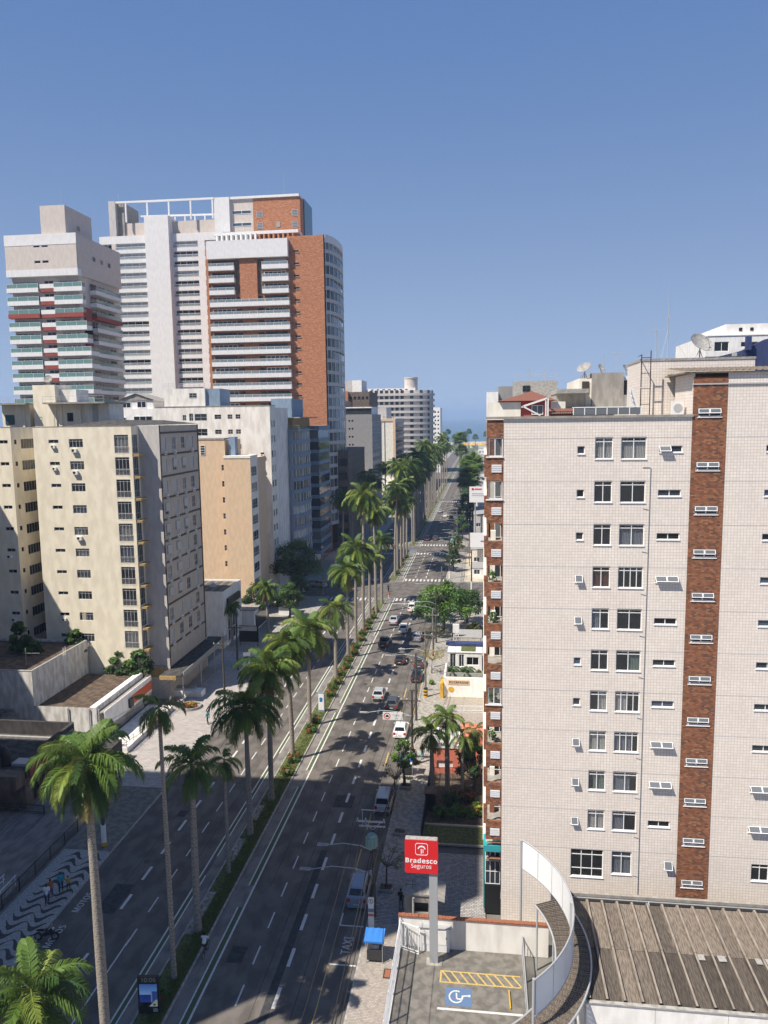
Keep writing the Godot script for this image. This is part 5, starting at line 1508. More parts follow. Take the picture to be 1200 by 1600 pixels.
func build_yellow_block() -> void:
	var zf := -100.0
	var t := thing("apartment_building", "pale yellow apartment block with bay windows and a grey avenue side", "building", Vector3(-53, 0, zf))
	var at := Vector3(-61.95, 0, zf)
	var c1 := rects(2.23, 1, 1, 37.1 - 9 * 3.06, 3.06, 10, 1.47, 0.5)
	var c2 := rects(5.23, 1, 1, 36.5 - 9 * 3.06, 3.06, 10, 2.03, 1.17)
	var c3 := rects(11.82, 1, 1, 35.68 - 9 * 3.06, 3.06, 10, 2.05, 2.5)
	face(t, FRONT, at, 14.35, 39.35, [c1, c2, c3], M.yellow)
	glaze(t, FRONT, at, c1, [0.5], [], 0.06, M.frame_grey, [M.glass_dark, M.glass_mid])
	glaze(t, FRONT, at, c2, [0.25, 0.5, 0.75], [0.75], 0.05, M.frame_grey, [M.glass_dark, M.glass_mid], 0.15, 0.5)
	glaze(t, FRONT, at, c3, [0.25, 0.5, 0.75], [0.33, 0.88], 0.05, M.frame_grey, [M.glass_dark, M.glass_mid], 0.15, 0.75)
	for k in 10:
		var y := 35.68 - k * 3.06
		if k in [0, 1, 4, 9]: cooler(t, FRONT, Vector3(-56.3, y + 0.15, zf))
		if k in [0, 1, 8]: cooler(t, FRONT, Vector3(-59.3, y + 0.75, zf), 0.6)
		wbox("window_rail", Vector3(-50.1, y + 0.85, zf + 0.05), Vector3(-48.1, y + 0.9, zf + 0.1), M.frame_grey, t)
		var rb := MB.new()
		for i in 15: rb.bar(Vector3(-50.05 + i * 0.138, y + 0.02, zf + 0.075), Vector3(-50.05 + i * 0.138, y + 0.86, zf + 0.075), 0.02)
		objw("rail_bars", rb, M.frame_grey, t)
		wbox("bay_sill", Vector3(-47.6, y - 0.42, zf - 1.9), Vector3(-46.7, y - 0.12, zf - 0.1), M.ochre, t)
	var eh := rects(0.2, 1, 1, 35.68 - 9 * 3.06, 3.06, 10, 1.6, 2.5)
	face(t, EAST, Vector3(-47.6, 0, zf), 2.2, 39.35, [eh], M.yellow)
	glaze(t, EAST, Vector3(-47.6, 0, zf), eh, [0.33, 0.66], [0.33], 0.05, M.frame_grey, [M.glass_grey, M.glass_mid, M.glass_blue], 0.1)
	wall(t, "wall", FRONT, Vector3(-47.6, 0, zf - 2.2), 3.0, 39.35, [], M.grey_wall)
	# avenue side
	var rows := []
	for k in 10:
		for z in [0.9, 4.3, 7.7, 11.1]: rows.append(Rect2(z, 35.9 - k * 3.06, 1.35, 1.75))
	var ae := Vector3(-44.6, 0, zf - 2.2)
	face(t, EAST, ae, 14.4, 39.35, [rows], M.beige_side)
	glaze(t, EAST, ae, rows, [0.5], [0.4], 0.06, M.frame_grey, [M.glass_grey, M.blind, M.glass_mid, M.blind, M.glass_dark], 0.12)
	for i in rows.size():
		if rng.randf() < 0.72: cooler(t, EAST, ae + EAST * Vector3(rows[i].position.x + 0.3, rows[i].position.y - 0.65, 0), 0.6)
		if rng.randf() < 0.3: wbox("tilted_blind", ae + EAST * Vector3(rows[i].position.x, rows[i].position.y + 0.5, 0.02), ae + EAST * Vector3(rows[i].end.x, rows[i].end.y, 0.18), M.blind, t)
	for k in 12:
		wbox("floor_band", Vector3(-44.6, 38.2 - k * 3.06, zf - 16.6), Vector3(-44.5, 38.45 - k * 3.06, zf - 2.22), M.frame_brown, t)
	wbox("corner_trim", Vector3(-44.6, 5.0, zf - 16.75), Vector3(-44.48, 39.4, zf - 16.6), M.frame_brown, t)
	wbox("corner_trim", Vector3(-44.6, 5.0, zf - 2.4), Vector3(-44.48, 39.4, zf - 2.19), M.frame_brown, t)
	wbox("back_wall", Vector3(-80, 0, zf - 17), Vector3(-44.6, 39.3, zf - 16.8), M.yellow, t)
	wbox("roof_slab", Vector3(-65.38, 39.0, zf - 16.7), Vector3(-44.7, 39.2, zf - 10.2), M.tar_dark, t)
	wbox("roof_slab", Vector3(-61.8, 39.0, zf - 10.19), Vector3(-47.75, 39.2, zf - 0.25), M.tar_dark, t)
	wbox("roof_slab", Vector3(-47.74, 39.0, zf - 10.19), Vector3(-44.7, 39.2, zf - 2.4), M.tar_dark, t)
	wbox("coping", Vector3(-61.97, 39.35, zf - 0.3), Vector3(-47.58, 39.42, zf + 0.03), M.grey_concrete, t)
	# low hipped roof
	var hb := MB.new()
	var p := [Vector3(-60.5, 39.22, -101.5), Vector3(-44.3, 39.5, -102.4), Vector3(-44.3, 39.5, -116.9), Vector3(-60.5, 39.22, -116.5), Vector3(-55.0, 40.25, -109), Vector3(-47.0, 40.1, -109.6)]
	hb.quad(p[0], p[1], p[5], p[4]); hb.tri(p[1], p[2], p[5]); hb.quad(p[2], p[3], p[4], p[5]); hb.tri(p[3], p[0], p[4])
	objw("hipped_roof", hb, M.tar_dark, t)
	# second wing across a narrow light well
	var wa := rects(12.9, 1, 1, 37.1 - 9 * 3.06, 3.06, 10, 1.3, 0.5)
	face(t, FRONT, Vector3(-80, 0, zf), 14.7, 39.35, [wa], M.yellow)
	glaze(t, FRONT, Vector3(-80, 0, zf), wa, [0.5], [], 0.06, M.frame_grey, [M.glass_dark])
	for k in [5, 8]: cooler(t, FRONT, Vector3(-67.0, 36.2 - k * 3.06, zf), 0.7)
	var wsm := rects(0.7, 1, 1, 37.0 - 9 * 3.06, 3.06, 10, 0.6, 0.62)
	var wbg := rects(2.3, 1, 1, 36.3 - 9 * 3.06, 3.06, 10, 3.4, 1.4)
	face(t, EAST, Vector3(-65.3, 0, zf), 10.0, 39.35, [wsm, wbg], M.yellow)
	glaze(t, EAST, Vector3(-65.3, 0, zf), wsm, [], [], 0.05, M.frame_dark, [M.glass_dark])
	glaze(t, EAST, Vector3(-65.3, 0, zf), wbg, [0.2, 0.4, 0.6, 0.8], [], 0.05, M.frame_grey, [M.glass_dark, M.glass_mid], 0.1)
	wall(t, "wall", FRONT, Vector3(-65.3, 0, zf - 10), 3.35, 39.35, [], M.yellow)
	wall(t, "wall", WEST, Vector3(-61.95, 0, zf - 10), 10.0, 39.35, [], M.yellow)
	wbox("roof_slab", Vector3(-79.9, 39.0, zf - 16.7), Vector3(-65.4, 39.2, zf - 0.25), M.tar_dark, t)
	wbox("coping", Vector3(-80, 39.35, zf - 0.3), Vector3(-65.28, 39.42, zf + 0.03), M.grey_concrete, t)
	# shop floor with its canopy
	wbox("ochre_fascia", Vector3(-49.5, 3.3, -103.3), Vector3(-45.3, 4.75, -102.0), M.ochre, t)
	wbox("ochre_cap", Vector3(-49.6, 4.75, -103.4), Vector3(-45.2, 4.95, -101.9), M.stone_light, t)
	wbox("canopy", Vector3(-45.0, 4.3, -119), Vector3(-42.0, 4.5, -99.5), M.tar_dark, t)
	wbox("canopy_fascia", Vector3(-42.0, 3.95, -119.1), Vector3(-41.85, 4.75, -100.4), M.stone_light, t)
	wbox("canopy_end", Vector3(-45.0, 3.9, -99.6), Vector3(-42.6, 4.45, -99.3), M.ochre, t)
	for i in 4:
		window(t, EAST, Vector3(-44.84, 0, -103.6), Rect2(0.4 + i * 3.4, 0.3, 2.8, 3.0), [0.33, 0.66], [0.75], 0.08, M.frame_white, pick([M.glass_mid, M.glass_dark, M.glass_blue]), 0.02)
	for zz in [-101.0, -108.0, -114.0]:
		var cb := MB.new(); cb.tube([Vector3(-42.3, 0.1, zz), Vector3(-42.3, 4.3, zz)], [0.1, 0.1], 8); objw("canopy_post", cb, M.galvanised, t)
	# houses on the roof
	t = thing("roof_house", "cream roof houses with railed slabs above the yellow block", "roof house", Vector3(-64, 39.2, -113))
	wbox("tank_tower", Vector3(-68.95, 39.2, -117), Vector3(-65.3, 45.7, -112), M.yellow, t)
	wbox("tower_side", Vector3(-65.29, 39.2, -117), Vector3(-62.5, 45.0, -113.2), M.white_stain, t)
	for a in [[-75.0, -69.3], [-66.6, -56.6]]:
		wbox("slab", Vector3(a[0], 42.75, -118), Vector3(a[1], 43.0, -110.5), M.grey_concrete, t)
		wbox("room", Vector3(a[0] + 0.6, 39.2, -117.5), Vector3(a[1] - (0.5 if a[0] < -70 else 4.8), 42.75, -112.2), M.yellow, t)
		if a[0] > -70: wbox("room", Vector3(a[1] - 4.8, 39.2, -117.5), Vector3(a[1] - 0.4, 42.75, -112.6), M.cream, t)
		var rb := MB.new()
		rb.bar(Vector3(a[0], 43.9, -110.6), Vector3(a[1], 43.9, -110.6), 0.04); rb.bar(Vector3(a[0], 43.45, -110.6), Vector3(a[1], 43.45, -110.6), 0.03)
		var k := 0.0
		while k < a[1] - a[0]:
			rb.bar(Vector3(a[0] + k, 43, -110.6), Vector3(a[0] + k, 43.9, -110.6), 0.035); k += 1.4
		objw("railing", rb, M.frame_grey, t)
	for x in [-70.9, -66.0, -64.7]: wbox("pilaster", Vector3(x, 39.2, -112.2), Vector3(x + 0.35, 42.75, -111.95), M.yellow, t)
	window(t, FRONT, Vector3(0, 0, -112.15), Rect2(-73.9, 39.7, 1.5, 1.5), [0.5], [], 0.08, M.frame_dark, M.teal_glass, 0.03)
	window(t, FRONT, Vector3(0, 0, -112.15), Rect2(-63.6, 40.1, 0.95, 1.3), [], [], 0.08, M.frame_dark, M.glass_dark, 0.03)
	window(t, FRONT, Vector3(0, 0, -112.5), Rect2(-59.6, 40.0, 0.8, 2.6), [], [0.3, 0.6], 0.08, M.frame_grey, M.blind, 0.03)
	dish("satellite_dish", "small round satellite dish on the cream roof house", Vector3(-67.4, 45.7, -114), 0.65, Vector3(0.2, 0.5, 0.9), 0.9)

func build_low_blocks() -> void:
	var t := thing("low_building", "weathered white flat roofed shop blocks in two heights by the plaza", "building", Vector3(-58, 0, -86))
	wall(t, "front_wall", FRONT, Vector3(-80, 0, -86), 24.4, 9.3, [], M.white_dirty)
	wall(t, "side_wall", EAST, Vector3(-55.6, 0, -86), 13.4, 9.3, [], M.white_dirty)
	wbox("roof", Vector3(-80, 8.9, -99.3), Vector3(-55.8, 9.0, -86.25), M.tar_roof, t)
	wbox("back_wall", Vector3(-80, 0, -99.6), Vector3(-55.6, 9.3, -99.4), M.white_dirty, t)
	wbox("coping", Vector3(-80, 9.3, -86.3), Vector3(-55.55, 9.36, -85.96), M.stone_light, t)
	wbox("coping", Vector3(-55.85, 9.3, -99.4), Vector3(-55.57, 9.355, -86.3), M.stone_light, t)
	var slots := [Rect2(-61.5 + 80, 4.0, 3.4, 0.4)]
	wall(t, "front_wall", FRONT, Vector3(-55.6, 0, -85.9), 8.3, 4.9, [], M.white_dirty)
	wall(t, "side_wall", EAST, Vector3(-47.3, 0, -85.9), 13.1, 4.9, [], M.white_dirty)
	wbox("roof", Vector3(-55.58, 4.45, -99), Vector3(-48.2, 4.55, -86.1), M.tar_roof, t)
	wbox("parapet", Vector3(-48.2, 4.0, -99), Vector3(-47.4, 4.95, -85.95), M.white_wall, t)
	wbox("ledge", Vector3(-62.5, 4.2, -85.98), Vector3(-58.2, 4.45, -85.6), M.stone_light, t)
	wbox("ledge", Vector3(-62.5, 3.6, -85.98), Vector3(-58.2, 3.75, -85.7), M.stone_light, t)
	wbox("eave", Vector3(-47.3, 4.1, -99.2), Vector3(-46.3, 4.3, -86.0), M.grey_concrete, t)
	wbox("fascia", Vector3(-46.3, 2.2, -99.3), Vector3(-46.2, 4.5, -85.9), M.white_wall, t)
	var sg := wbox("shop_sign", Vector3(-46.2, 2.6, -99.2), Vector3(-46.12, 3.8, -93.2), M.orange_sign, t)
	wbox("sign_box", Vector3(-46.2, 2.5, -93.1), Vector3(-45.9, 3.7, -92.1), M.frame_dark, t)
	for x in [-51.0, -48.2, -46.9]:
		var pb := MB.new(); pb.tube([Vector3(x, 0.1, -85.75), Vector3(x, 4.8, -85.75)], [0.08, 0.08], 7); objw("downpipe", pb, M.frame_grey, t)
	var lb := MB.new()
	for x in [0.0, 0.5]: lb.bar(Vector3(-55.4, 4.6, -93 - x), Vector3(-55.4, 10.2, -93 - x), 0.05)
	for i in 12: lb.bar(Vector3(-55.4, 5.0 + i * 0.42, -93), Vector3(-55.4, 5.0 + i * 0.42, -93.5), 0.035)
	objw("ladder", lb, M.frame_white, t)
	lb = MB.new(); lb.bar(Vector3(-58.2, 9.0, -89), Vector3(-58.2, 11.3, -89), 0.05); lb.bar(Vector3(-58.6, 10.6, -89), Vector3(-56.4, 10.6, -89.2), 0.04)
	objw("roof_pole", lb, M.frame_grey, t)
	# terrace with rails in front of the lower block
	t = thing("terrace", "raised concrete terrace with steel rails before the orange shop sign", "terrace", Vector3(-44, 0, -88))
	wbox("deck", Vector3(-46.2, 0.1, -98), Vector3(-42.6, 0.75, -84.0), M.white_stain, t)
	wbox("step", Vector3(-46.2, 0.1, -84.0), Vector3(-44.0, 0.4, -82.6), M.concrete, t)
	var rb := MB.new()
	for k in 3: rb.bar(Vector3(-42.7, 1.05 + k * 0.33, -84.1), Vector3(-42.7, 1.05 + k * 0.33, -97.5), 0.045)
	for k in 3: rb.bar(Vector3(-46.1, 1.05 + k * 0.33, -84.1), Vector3(-42.7, 1.05 + k * 0.33, -84.1), 0.045)
	for k in 8: rb.bar(Vector3(-42.7, 0.75, -84.1 - k * 1.9), Vector3(-42.7, 1.75, -84.1 - k * 1.9), 0.05)
	objw("railing", rb, M.galvanised, t)
	wbox("kiosk_panel", Vector3(-45.6, 0.75, -84.4), Vector3(-43.8, 2.2, -84.2), M.black, t)
	# dark flat roofed bank at the lower left
	t = thing("low_building", "dark flat roofed shop with black parapet and red sign, in shadow", "building", Vector3(-60, 0, -74))
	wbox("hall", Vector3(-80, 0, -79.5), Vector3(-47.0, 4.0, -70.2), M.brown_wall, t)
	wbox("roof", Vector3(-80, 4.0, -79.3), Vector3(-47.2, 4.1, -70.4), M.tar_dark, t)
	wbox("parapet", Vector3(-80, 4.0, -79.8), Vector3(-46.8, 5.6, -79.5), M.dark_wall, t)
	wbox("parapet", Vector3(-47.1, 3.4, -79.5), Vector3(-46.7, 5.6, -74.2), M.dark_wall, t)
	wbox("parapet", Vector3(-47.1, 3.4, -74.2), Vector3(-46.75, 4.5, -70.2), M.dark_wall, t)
	wbox("inner_kerb", Vector3(-80, 4.1, -78.4), Vector3(-47.3, 4.35, -78.0), M.stone_light, t)
	wbox("red_sign", Vector3(-46.7, 3.3, -74.4), Vector3(-46.6, 4.6, -70.6), M.red_band, t)
	wbox("white_sign", Vector3(-46.66, 3.9, -79.2), Vector3(-46.55, 5.1, -76.6), M.stone_light, t)
	wbox("front_canopy", Vector3(-80, 2.9, -70.15), Vector3(-46.9, 4.3, -68.6), M.brown_wall, t)
	wbox("rear_hall", Vector3(-46.6, 0.1, -82.4), Vector3(-42.4, 2.6, -79.9), M.dark_wall, t)
	var db := MB.new()
	var pts := []
	for i in 9: pts.append(Vector3(-49.9 - 1.0 + cos(PI * i / 8.0), 5.2 + 0.9 * sin(PI * i / 8.0), -71.5))
	pts.push_front(Vector3(-49.9, 4.1, -71.5)); pts.append(Vector3(-51.9, 4.1, -71.5))
	var rr := []
	for i in pts.size(): rr.append(0.5)
	db.tube(pts, rr, 12)
	objw("duct", db, M.black, t)
	wbox("skylight", Vector3(-49.2, 4.1, -72.8), Vector3(-47.6, 4.4, -71.4), M.galvanised, t)
	for i in 3: window(t, EAST, Vector3(-46.98, 0, -71), Rect2(0.5 + i * 2.7, 0.4, 2.2, 2.2), [0.5], [], 0.08, M.frame_dark, M.glass_dark, 0.02)
	# yard walls and fence by the mosaic pavement
	bar_fence("dark low yard fence between the shadowed forecourt and the dark shop", Vector3(-50.5, 0.1, -69.6), Vector3(-44.5, 0.1, -69.3), 1.0, 0.2, M.frame_dark)
	bar_fence("black bar fence along the shadowed forecourt beside the mosaic pavement", Vector3(-39.3, 0.1, -40.0), Vector3(-39.3, 0.1, -66.5), 1.3, 0.18, M.frame_dark)
	t = thing("ramp_rails", "white handrails along the access ramp beside the forecourt fence", "handrail", Vector3(-41.5, 0.1, -54.5))
	var hb := MB.new()
	for x in [-0.9, 0.3, 1.4]:
		hb.bar(Vector3(x, 0.95, -3.2), Vector3(x, 0.75, 3.2), 0.05); hb.bar(Vector3(x, 0.5, -3.2), Vector3(x, 0.4, 3.2), 0.04)
		for k in 4: hb.bar(Vector3(x, 0, -3.0 + k * 2.0), Vector3(x, 0.9, -3.0 + k * 2.0), 0.05)
	obj("rails", hb, M.white_metal, t)
	hb = MB.new(); hb.box(Vector3(-1.1, 0, -3.4), Vector3(1.6, 0.12, 3.4)); obj("ramp", hb, M.concrete, t)
	t = thing("planter", "white tiled plaza planter with a coping in front of the ochre canopy", "planter", Vector3(-42.6, 0.12, -103.4))
	hb = MB.new(); hb.box(Vector3(-3.6, 0, -1.2), Vector3(2.2, 0.85, 0.4)); obj("box", hb, M.white_wall, t)
	hb = MB.new(); hb.box(Vector3(-2.4, 0.85, -1.25), Vector3(0.9, 1.15, -0.7)); obj("coping", hb, M.stone_light, t)
	hb = MB.new(); hb.lathe([Vector2(1.6, 0), Vector2(1.6, 0.35), Vector2(1.45, 0.35), Vector2(1.45, 0.2)], 20, Vector3(2.0, 0, 4.3)); obj("round_bed", hb, M.stone_light, t)

func build_mid_left() -> void:
	# apricot block
	var t := thing("apartment_building", "apricot apartment block with a blank sunlit wall", "building", Vector3(-50, 0, -148.4))
	var sw := rects(-52.22 + 57.2, 1, 1, 10.2, 3.28, 7, 0.75, 1.15)
	face(t, FRONT, Vector3(-57.2, 0, -149.4), 5.7, 36.1, [sw.map(func(r): return Rect2(r.position - Vector2(0.1, 0), r.size))], M.apricot)
	glaze(t, FRONT, Vector3(-57.2, 0, -149.4), sw.map(func(r): return Rect2(r.position - Vector2(0.1, 0), r.size)), [], [0.5], 0.06, M.frame_grey, [M.glass_dark, M.glass_mid])
	wall(t, "wall", FRONT, Vector3(-51.5, 0, -148.4), 5.5, 32.4, [], M.apricot)
	wall(t, "wall", WEST, Vector3(-51.5, 0, -149.4), 1.0, 32.4, [], M.apricot)
	var ew := rects(0.5, 1, 1, 2.5, 3.28, 9, 3.8, 1.9)
	face(t, EAST, Vector3(-46, 0, -148.4), 4.9, 32.4, [ew], M.cream)
	glaze(t, EAST, Vector3(-46, 0, -148.4), ew, [0.33, 0.66], [0.3], 0.08, M.frame_grey, [M.glass_mid, M.glass_dark, M.glass_grey])
	wbox("coping", Vector3(-51.55, 32.4, -153.3), Vector3(-45.95, 32.9, -148.3), M.cream, t)
	wbox("coping", Vector3(-57.25, 36.1, -153.3), Vector3(-51.5, 36.4, -149.3), M.grey_concrete, t)
	wbox("tank", Vector3(-50.9, 36.4 - 3.6, -152), Vector3(-49.6, 36.6, -150.2), M.tank_blue, t)
	wbox("body", Vector3(-57.1, 0, -160), Vector3(-46.2, 32.3, -153.4), M.apricot, t)
	wbox("body", Vector3(-57.1, 32.3, -160), Vector3(-51.6, 36.0, -149.6), M.apricot, t)
	wall(t, "wall", EAST, Vector3(-57.2, 0, -149.2), 0.3, 30, [], M.apricot)
	var lw := rects(0.7, 1, 1, 6.5, 3.28, 8, 0.9, 1.4)
	face(t, FRONT, Vector3(-60.2, 0, -151.6), 3.0, 32.6, [lw], M.apricot)
	glaze(t, FRONT, Vector3(-60.2, 0, -151.6), lw, [0.5], [], 0.06, M.frame_grey, [M.glass_dark])
	window(t, FRONT, Vector3(0, 0, -149.35), Rect2(-56.6, 33.0, 1.0, 2.0), [], [0.25, 0.5, 0.75], 0.07, M.frame_white, M.glass_mid, 0.02)
	for y in [26.3, 19.8, 16.5]: cooler(t, FRONT, Vector3(-59.2, y, -151.6), 0.8)
	# tall stained white block
	t = thing("apartment_building", "rain stained white apartment block behind the apricot one", "building", Vector3(-58, 0, -163.8))
	var at := Vector3(-72.0, 0, -163.8)
	var a1 := []
	for k in 3:
		var y := 40.2 - k * 3.28
		a1.append(Rect2(13.5, y, 1.5, 1.0)); a1.append(Rect2(16.45, y, 1.1, 1.0)); a1.append(Rect2(18.27, y, 1.1, 1.0))
		a1.append(Rect2(8.95, y - 0.3, 2.8, 1.5)); a1.append(Rect2(6.2, y - 0.2, 0.8, 1.2)); a1.append(Rect2(7.7, y - 0.3, 0.9, 1.6))
	var sm := []
	for y in [9.6, 12.9, 19.2, 25.8, 29.1, 32.3]: sm.append(Rect2(23.6, y, 0.9, 0.55))
	face(t, FRONT, at, 26.0, 43.0, [a1, sm], M.white_stain)
	glaze(t, FRONT, at, a1, [0.5], [0.5], 0.06, M.frame_grey, [M.glass_dark, M.glass_mid])
	glaze(t, FRONT, at, sm, [], [], 0.06, M.frame_grey, [M.glass_dark])
	for r in sm: cooler(t, FRONT, at + Vector3(r.position.x + 0.1, r.position.y - 0.4, 0), 0.8)
	var et := rects(0.6, 2.0, 2, 2.2, 3.28, 12, 1.3, 1.5)
	face(t, EAST, Vector3(-46, 0, -163.8), 4.4, 43.0, [et], M.cream)
	glaze(t, EAST, Vector3(-46, 0, -163.8), et, [0.5], [], 0.06, M.frame_grey, [M.glass_grey, M.glass_mid, M.blind])
	wbox("body", Vector3(-71.8, 0, -180), Vector3(-46.2, 42.6, -168.2), M.white_stain, t)
	wbox("roof", Vector3(-71.8, 42.6, -168.2), Vector3(-46.2, 42.8, -164.1), M.tar_dark, t)
	wbox("coping", Vector3(-72.05, 43.0, -168.3), Vector3(-45.95, 43.12, -163.7), M.grey_concrete, t)
	wbox("roof_house", Vector3(-70.2, 43.1, -172), Vector3(-60.8, 47.0, -164.6), M.white_stain, t)
	wbox("roof_house", Vector3(-60.79, 43.1, -172), Vector3(-57.6, 46.9, -165.2), M.tank_blue, t)
	window(t, FRONT, Vector3(0, 0, -164.55), Rect2(-64.4, 45.0, 1.7, 1.0), [0.5], [0.5], 0.07, M.frame_grey, M.glass_dark, 0.03)
	var rb := MB.new()
	for k in 2: rb.bar(Vector3(-70.2, 47.6 + k * 0.5, -164.7), Vector3(-60.8, 47.6 + k * 0.5, -164.7), 0.05)
	for k in 9: rb.bar(Vector3(-70.2 + k * 1.17, 47, -164.7), Vector3(-70.2 + k * 1.17, 48.1, -164.7), 0.05)
	objw("roof_rail", rb, M.frame_grey, t)
	# gabled penthouse to the left
	t = thing("roof_house", "small white gabled penthouse left of the stained white block", "roof house", Vector3(-77, 0, -165))
	wbox("body", Vector3(-82.5, 0, -176), Vector3(-72.2, 42.8, -166), M.white_wall, t)
	wbox("wall", Vector3(-81.5, 42.8, -174), Vector3(-73.6, 44.6, -166.4), M.white_wall, t)
	var gb := MB.new()
	gb.tri(Vector3(-82.0, 44.6, -166.2), Vector3(-73.0, 44.6, -166.2), Vector3(-77.5, 46.1, -166.2))
	gb.quad(Vector3(-82.3, 44.6, -165.9), Vector3(-77.5, 46.2, -165.9), Vector3(-77.5, 46.2, -174), Vector3(-82.3, 44.6, -174)); gb.quad(Vector3(-77.5, 46.2, -165.9), Vector3(-72.8, 44.6, -165.9), Vector3(-72.8, 44.6, -174), Vector3(-77.5, 46.2, -174))
	objw("gable_roof", gb, M.grey_concrete, t)
	for r in [Rect2(-81, 43.0, 2.1, 1.3), Rect2(-77.4, 43.0, 2.1, 1.4)]: window(t, FRONT, Vector3(0, 0, -166.35), r, [0.5], [], 0.08, M.frame_white, M.glass_dark, 0.02)
	for r in [Rect2(-81.5, 39.8, 1.5, 1.1), Rect2(-78.2, 39.5, 4.4, 1.6)]: window(t, FRONT, Vector3(0, 0, -165.95), r, [0.33, 0.66], [], 0.08, M.frame_white, M.glass_dark, 0.02)
	# blue glass building with round bays
	t = thing("apartment_building", "building with dark blue curved glass bays beside the avenue", "building", Vector3(-46, 0, -190))
	at = Vector3(-50.5, 0, -178.6)
	var bw := rects(1.9, 1, 1, 6.6, 2.98, 10, 2.1, 1.4)
	face(t, FRONT, at, 4.6, 37.4, [bw], M.cream)
	glaze(t, FRONT, at, bw, [0.33, 0.66], [], 0.07, M.frame_white, [M.blind, M.glass_mid, M.glass_dark, M.blind])
	for k in 10:
		if k % 3 == 1: wbox("awning", at + Vector3(1.9, 7.5 + k * 2.98, 0.02), at + Vector3(4.0, 8.2 + k * 2.98, 0.5), M.blind, t)
	for k in 5: cooler(t, FRONT, at + Vector3(3.3, 5.9 + k * 5.96, 0), 0.8)
	wbox("body", Vector3(-62, 0, -214), Vector3(-46.3, 37.2, -179), M.cream, t)
	wbox("corner_post", Vector3(-46.0, 3, -179.2), Vector3(-45.3, 37.3, -178.6), M.blue_wall, t)
	for k in 11:
		var y := 4.2 + k * 2.98
		var ab := MB.new()
		arc_band(ab, Vector3(-46.2, 0, -187.8), 3.0, 8.8, -88, 88, y, y + 1.0, 18, 0.5)
		var band := objw("bay_band", ab, M.blue_wall, t)
		ab = MB.new()
		arc_band(ab, Vector3(-46.2, 0, -187.8), 2.7, 8.5, -88, 88, y + 1.0, y + 2.98, 18, 0.0)
		put("bay_glass", ab.mesh(), pick([M.glass_light, M.glass_grey, M.glass_mid, M.glass_grey]), band)
		ab = MB.new()
		for i in 13:
			var a := deg_to_rad(-84 + 168.0 * i / 12.0)
			var p := Vector3(-46.2 + cos(a) * 2.76, 0, -187.8 - sin(a) * 8.56)
			ab.bar(p + Vector3(0, y + 1.0, 0), p + Vector3(0, y + 2.98, 0), 0.1)
		put("mullions", ab.mesh(), M.frame_white, band)
		# flatter bay further on
		ab = MB.new()
		ab.box(Vector3(-46.2, y, -212), Vector3(-42.6, y + 0.9, -198))
		var b2 := objw("bay_band", ab, M.blue_wall, t)
		ab = MB.new(); ab.box(Vector3(-46.2, y + 0.9, -211.8), Vector3(-42.8, y + 2.98, -198.2)); put("bay_glass", ab.mesh(), pick([M.glass_blue, M.glass_grey, M.glass_mid]), b2)
	wbox("top_band", Vector3(-46.2, 37.0, -212.2), Vector3(-42.5, 38.2, -197.8), M.blue_wall, t)
	var tb := MB.new(); arc_band(tb, Vector3(-46.2, 0, -187.8), 3.0, 8.8, -88, 88, 36.98, 37.7, 18, 3.0); objw("top_band", tb, M.blue_wall, t)
	wbox("roof", Vector3(-62, 37.2, -214), Vector3(-43.2, 37.4, -178.9), M.grey_concrete, t)
	wbox("roof_room", Vector3(-52, 37.4, -200), Vector3(-45.5, 40.2, -182), M.ochre, t)
	wbox("roof_slab", Vector3(-53, 40.2, -201), Vector3(-43.5, 40.5, -181), M.grey_concrete, t)
	wbox("roof_tank", Vector3(-51.3, 40.5, -196), Vector3(-46.2, 45.0, -184), M.tank_blue, t)
	rb = MB.new()
	rb.bar(Vector3(-50.4, 38.5, -178.9), Vector3(-43.2, 38.5, -178.9), 0.06); rb.bar(Vector3(-50.4, 38.0, -178.9), Vector3(-43.2, 38.0, -178.9), 0.05)
	for k in 9: rb.bar(Vector3(-50.4 + k * 0.9, 37.4, -178.9), Vector3(-50.4 + k * 0.9, 38.5, -178.9), 0.05)
	objw("roof_rail", rb, M.stone_light, t)
	wbox("street_canopy", Vector3(-50, 4.6, -180), Vector3(-40.8, 4.9, -172.5), M.stone_light, t)
	wbox("shop_front", Vector3(-50, 0.1, -179), Vector3(-46.2, 4.4, -178.3), M.black, t)
	# low white shop building with brown roof
	t = thing("shop_building", "white shop with brown ribbed roof and glazed corner beside the apricot block", "building", Vector3(-48, 0, -130))
	wall(t, "front_wall", FRONT, Vector3(-53.0, 0, -126.5), 8.0, 10.3, [], M.white_wall)
	var gh := [Rect2(2.4, 0.6, 5.4, 6.4)]
	face(t, EAST, Vector3(-45, 0, -126.5), 10, 10.3, [gh], M.white_wall)
	glaze(t, EAST, Vector3(-45, 0, -126.5), gh, [0.25, 0.5, 0.75], [0.33, 0.66], 0.12, M.frame_white, [M.glass_mid])
	for i in 10:
		var sb := MB.new(); sb.box(Vector3(-52.8 + i * 0.78, 9.9, -136.4), Vector3(-52.8 + i * 0.78 + 0.7, 10.0, -126.7)); objw("roof_strip", sb, M.fibre_1 if i % 2 else M.fibre_0, t)
	wbox("back_wall", Vector3(-53, 0, -136.7), Vector3(-45.01, 10.3, -136.5), M.white_wall, t)
	wbox("sign_fascia", Vector3(-44.98, 7.4, -134.8), Vector3(-44.5, 8.6, -128.4), M.frame_dark, t)
	var dm := MB.new(); dm.sphere(Vector3(-48.5, 10.1, -131.5), Vector3(0.7, 0.7, 0.7), 12, 8); objw("roof_vent", dm, M.galvanised, t)
	t = thing("shop_building", "pale low annex between the white shop and the apricot block", "building", Vector3(-44, 0, -141))
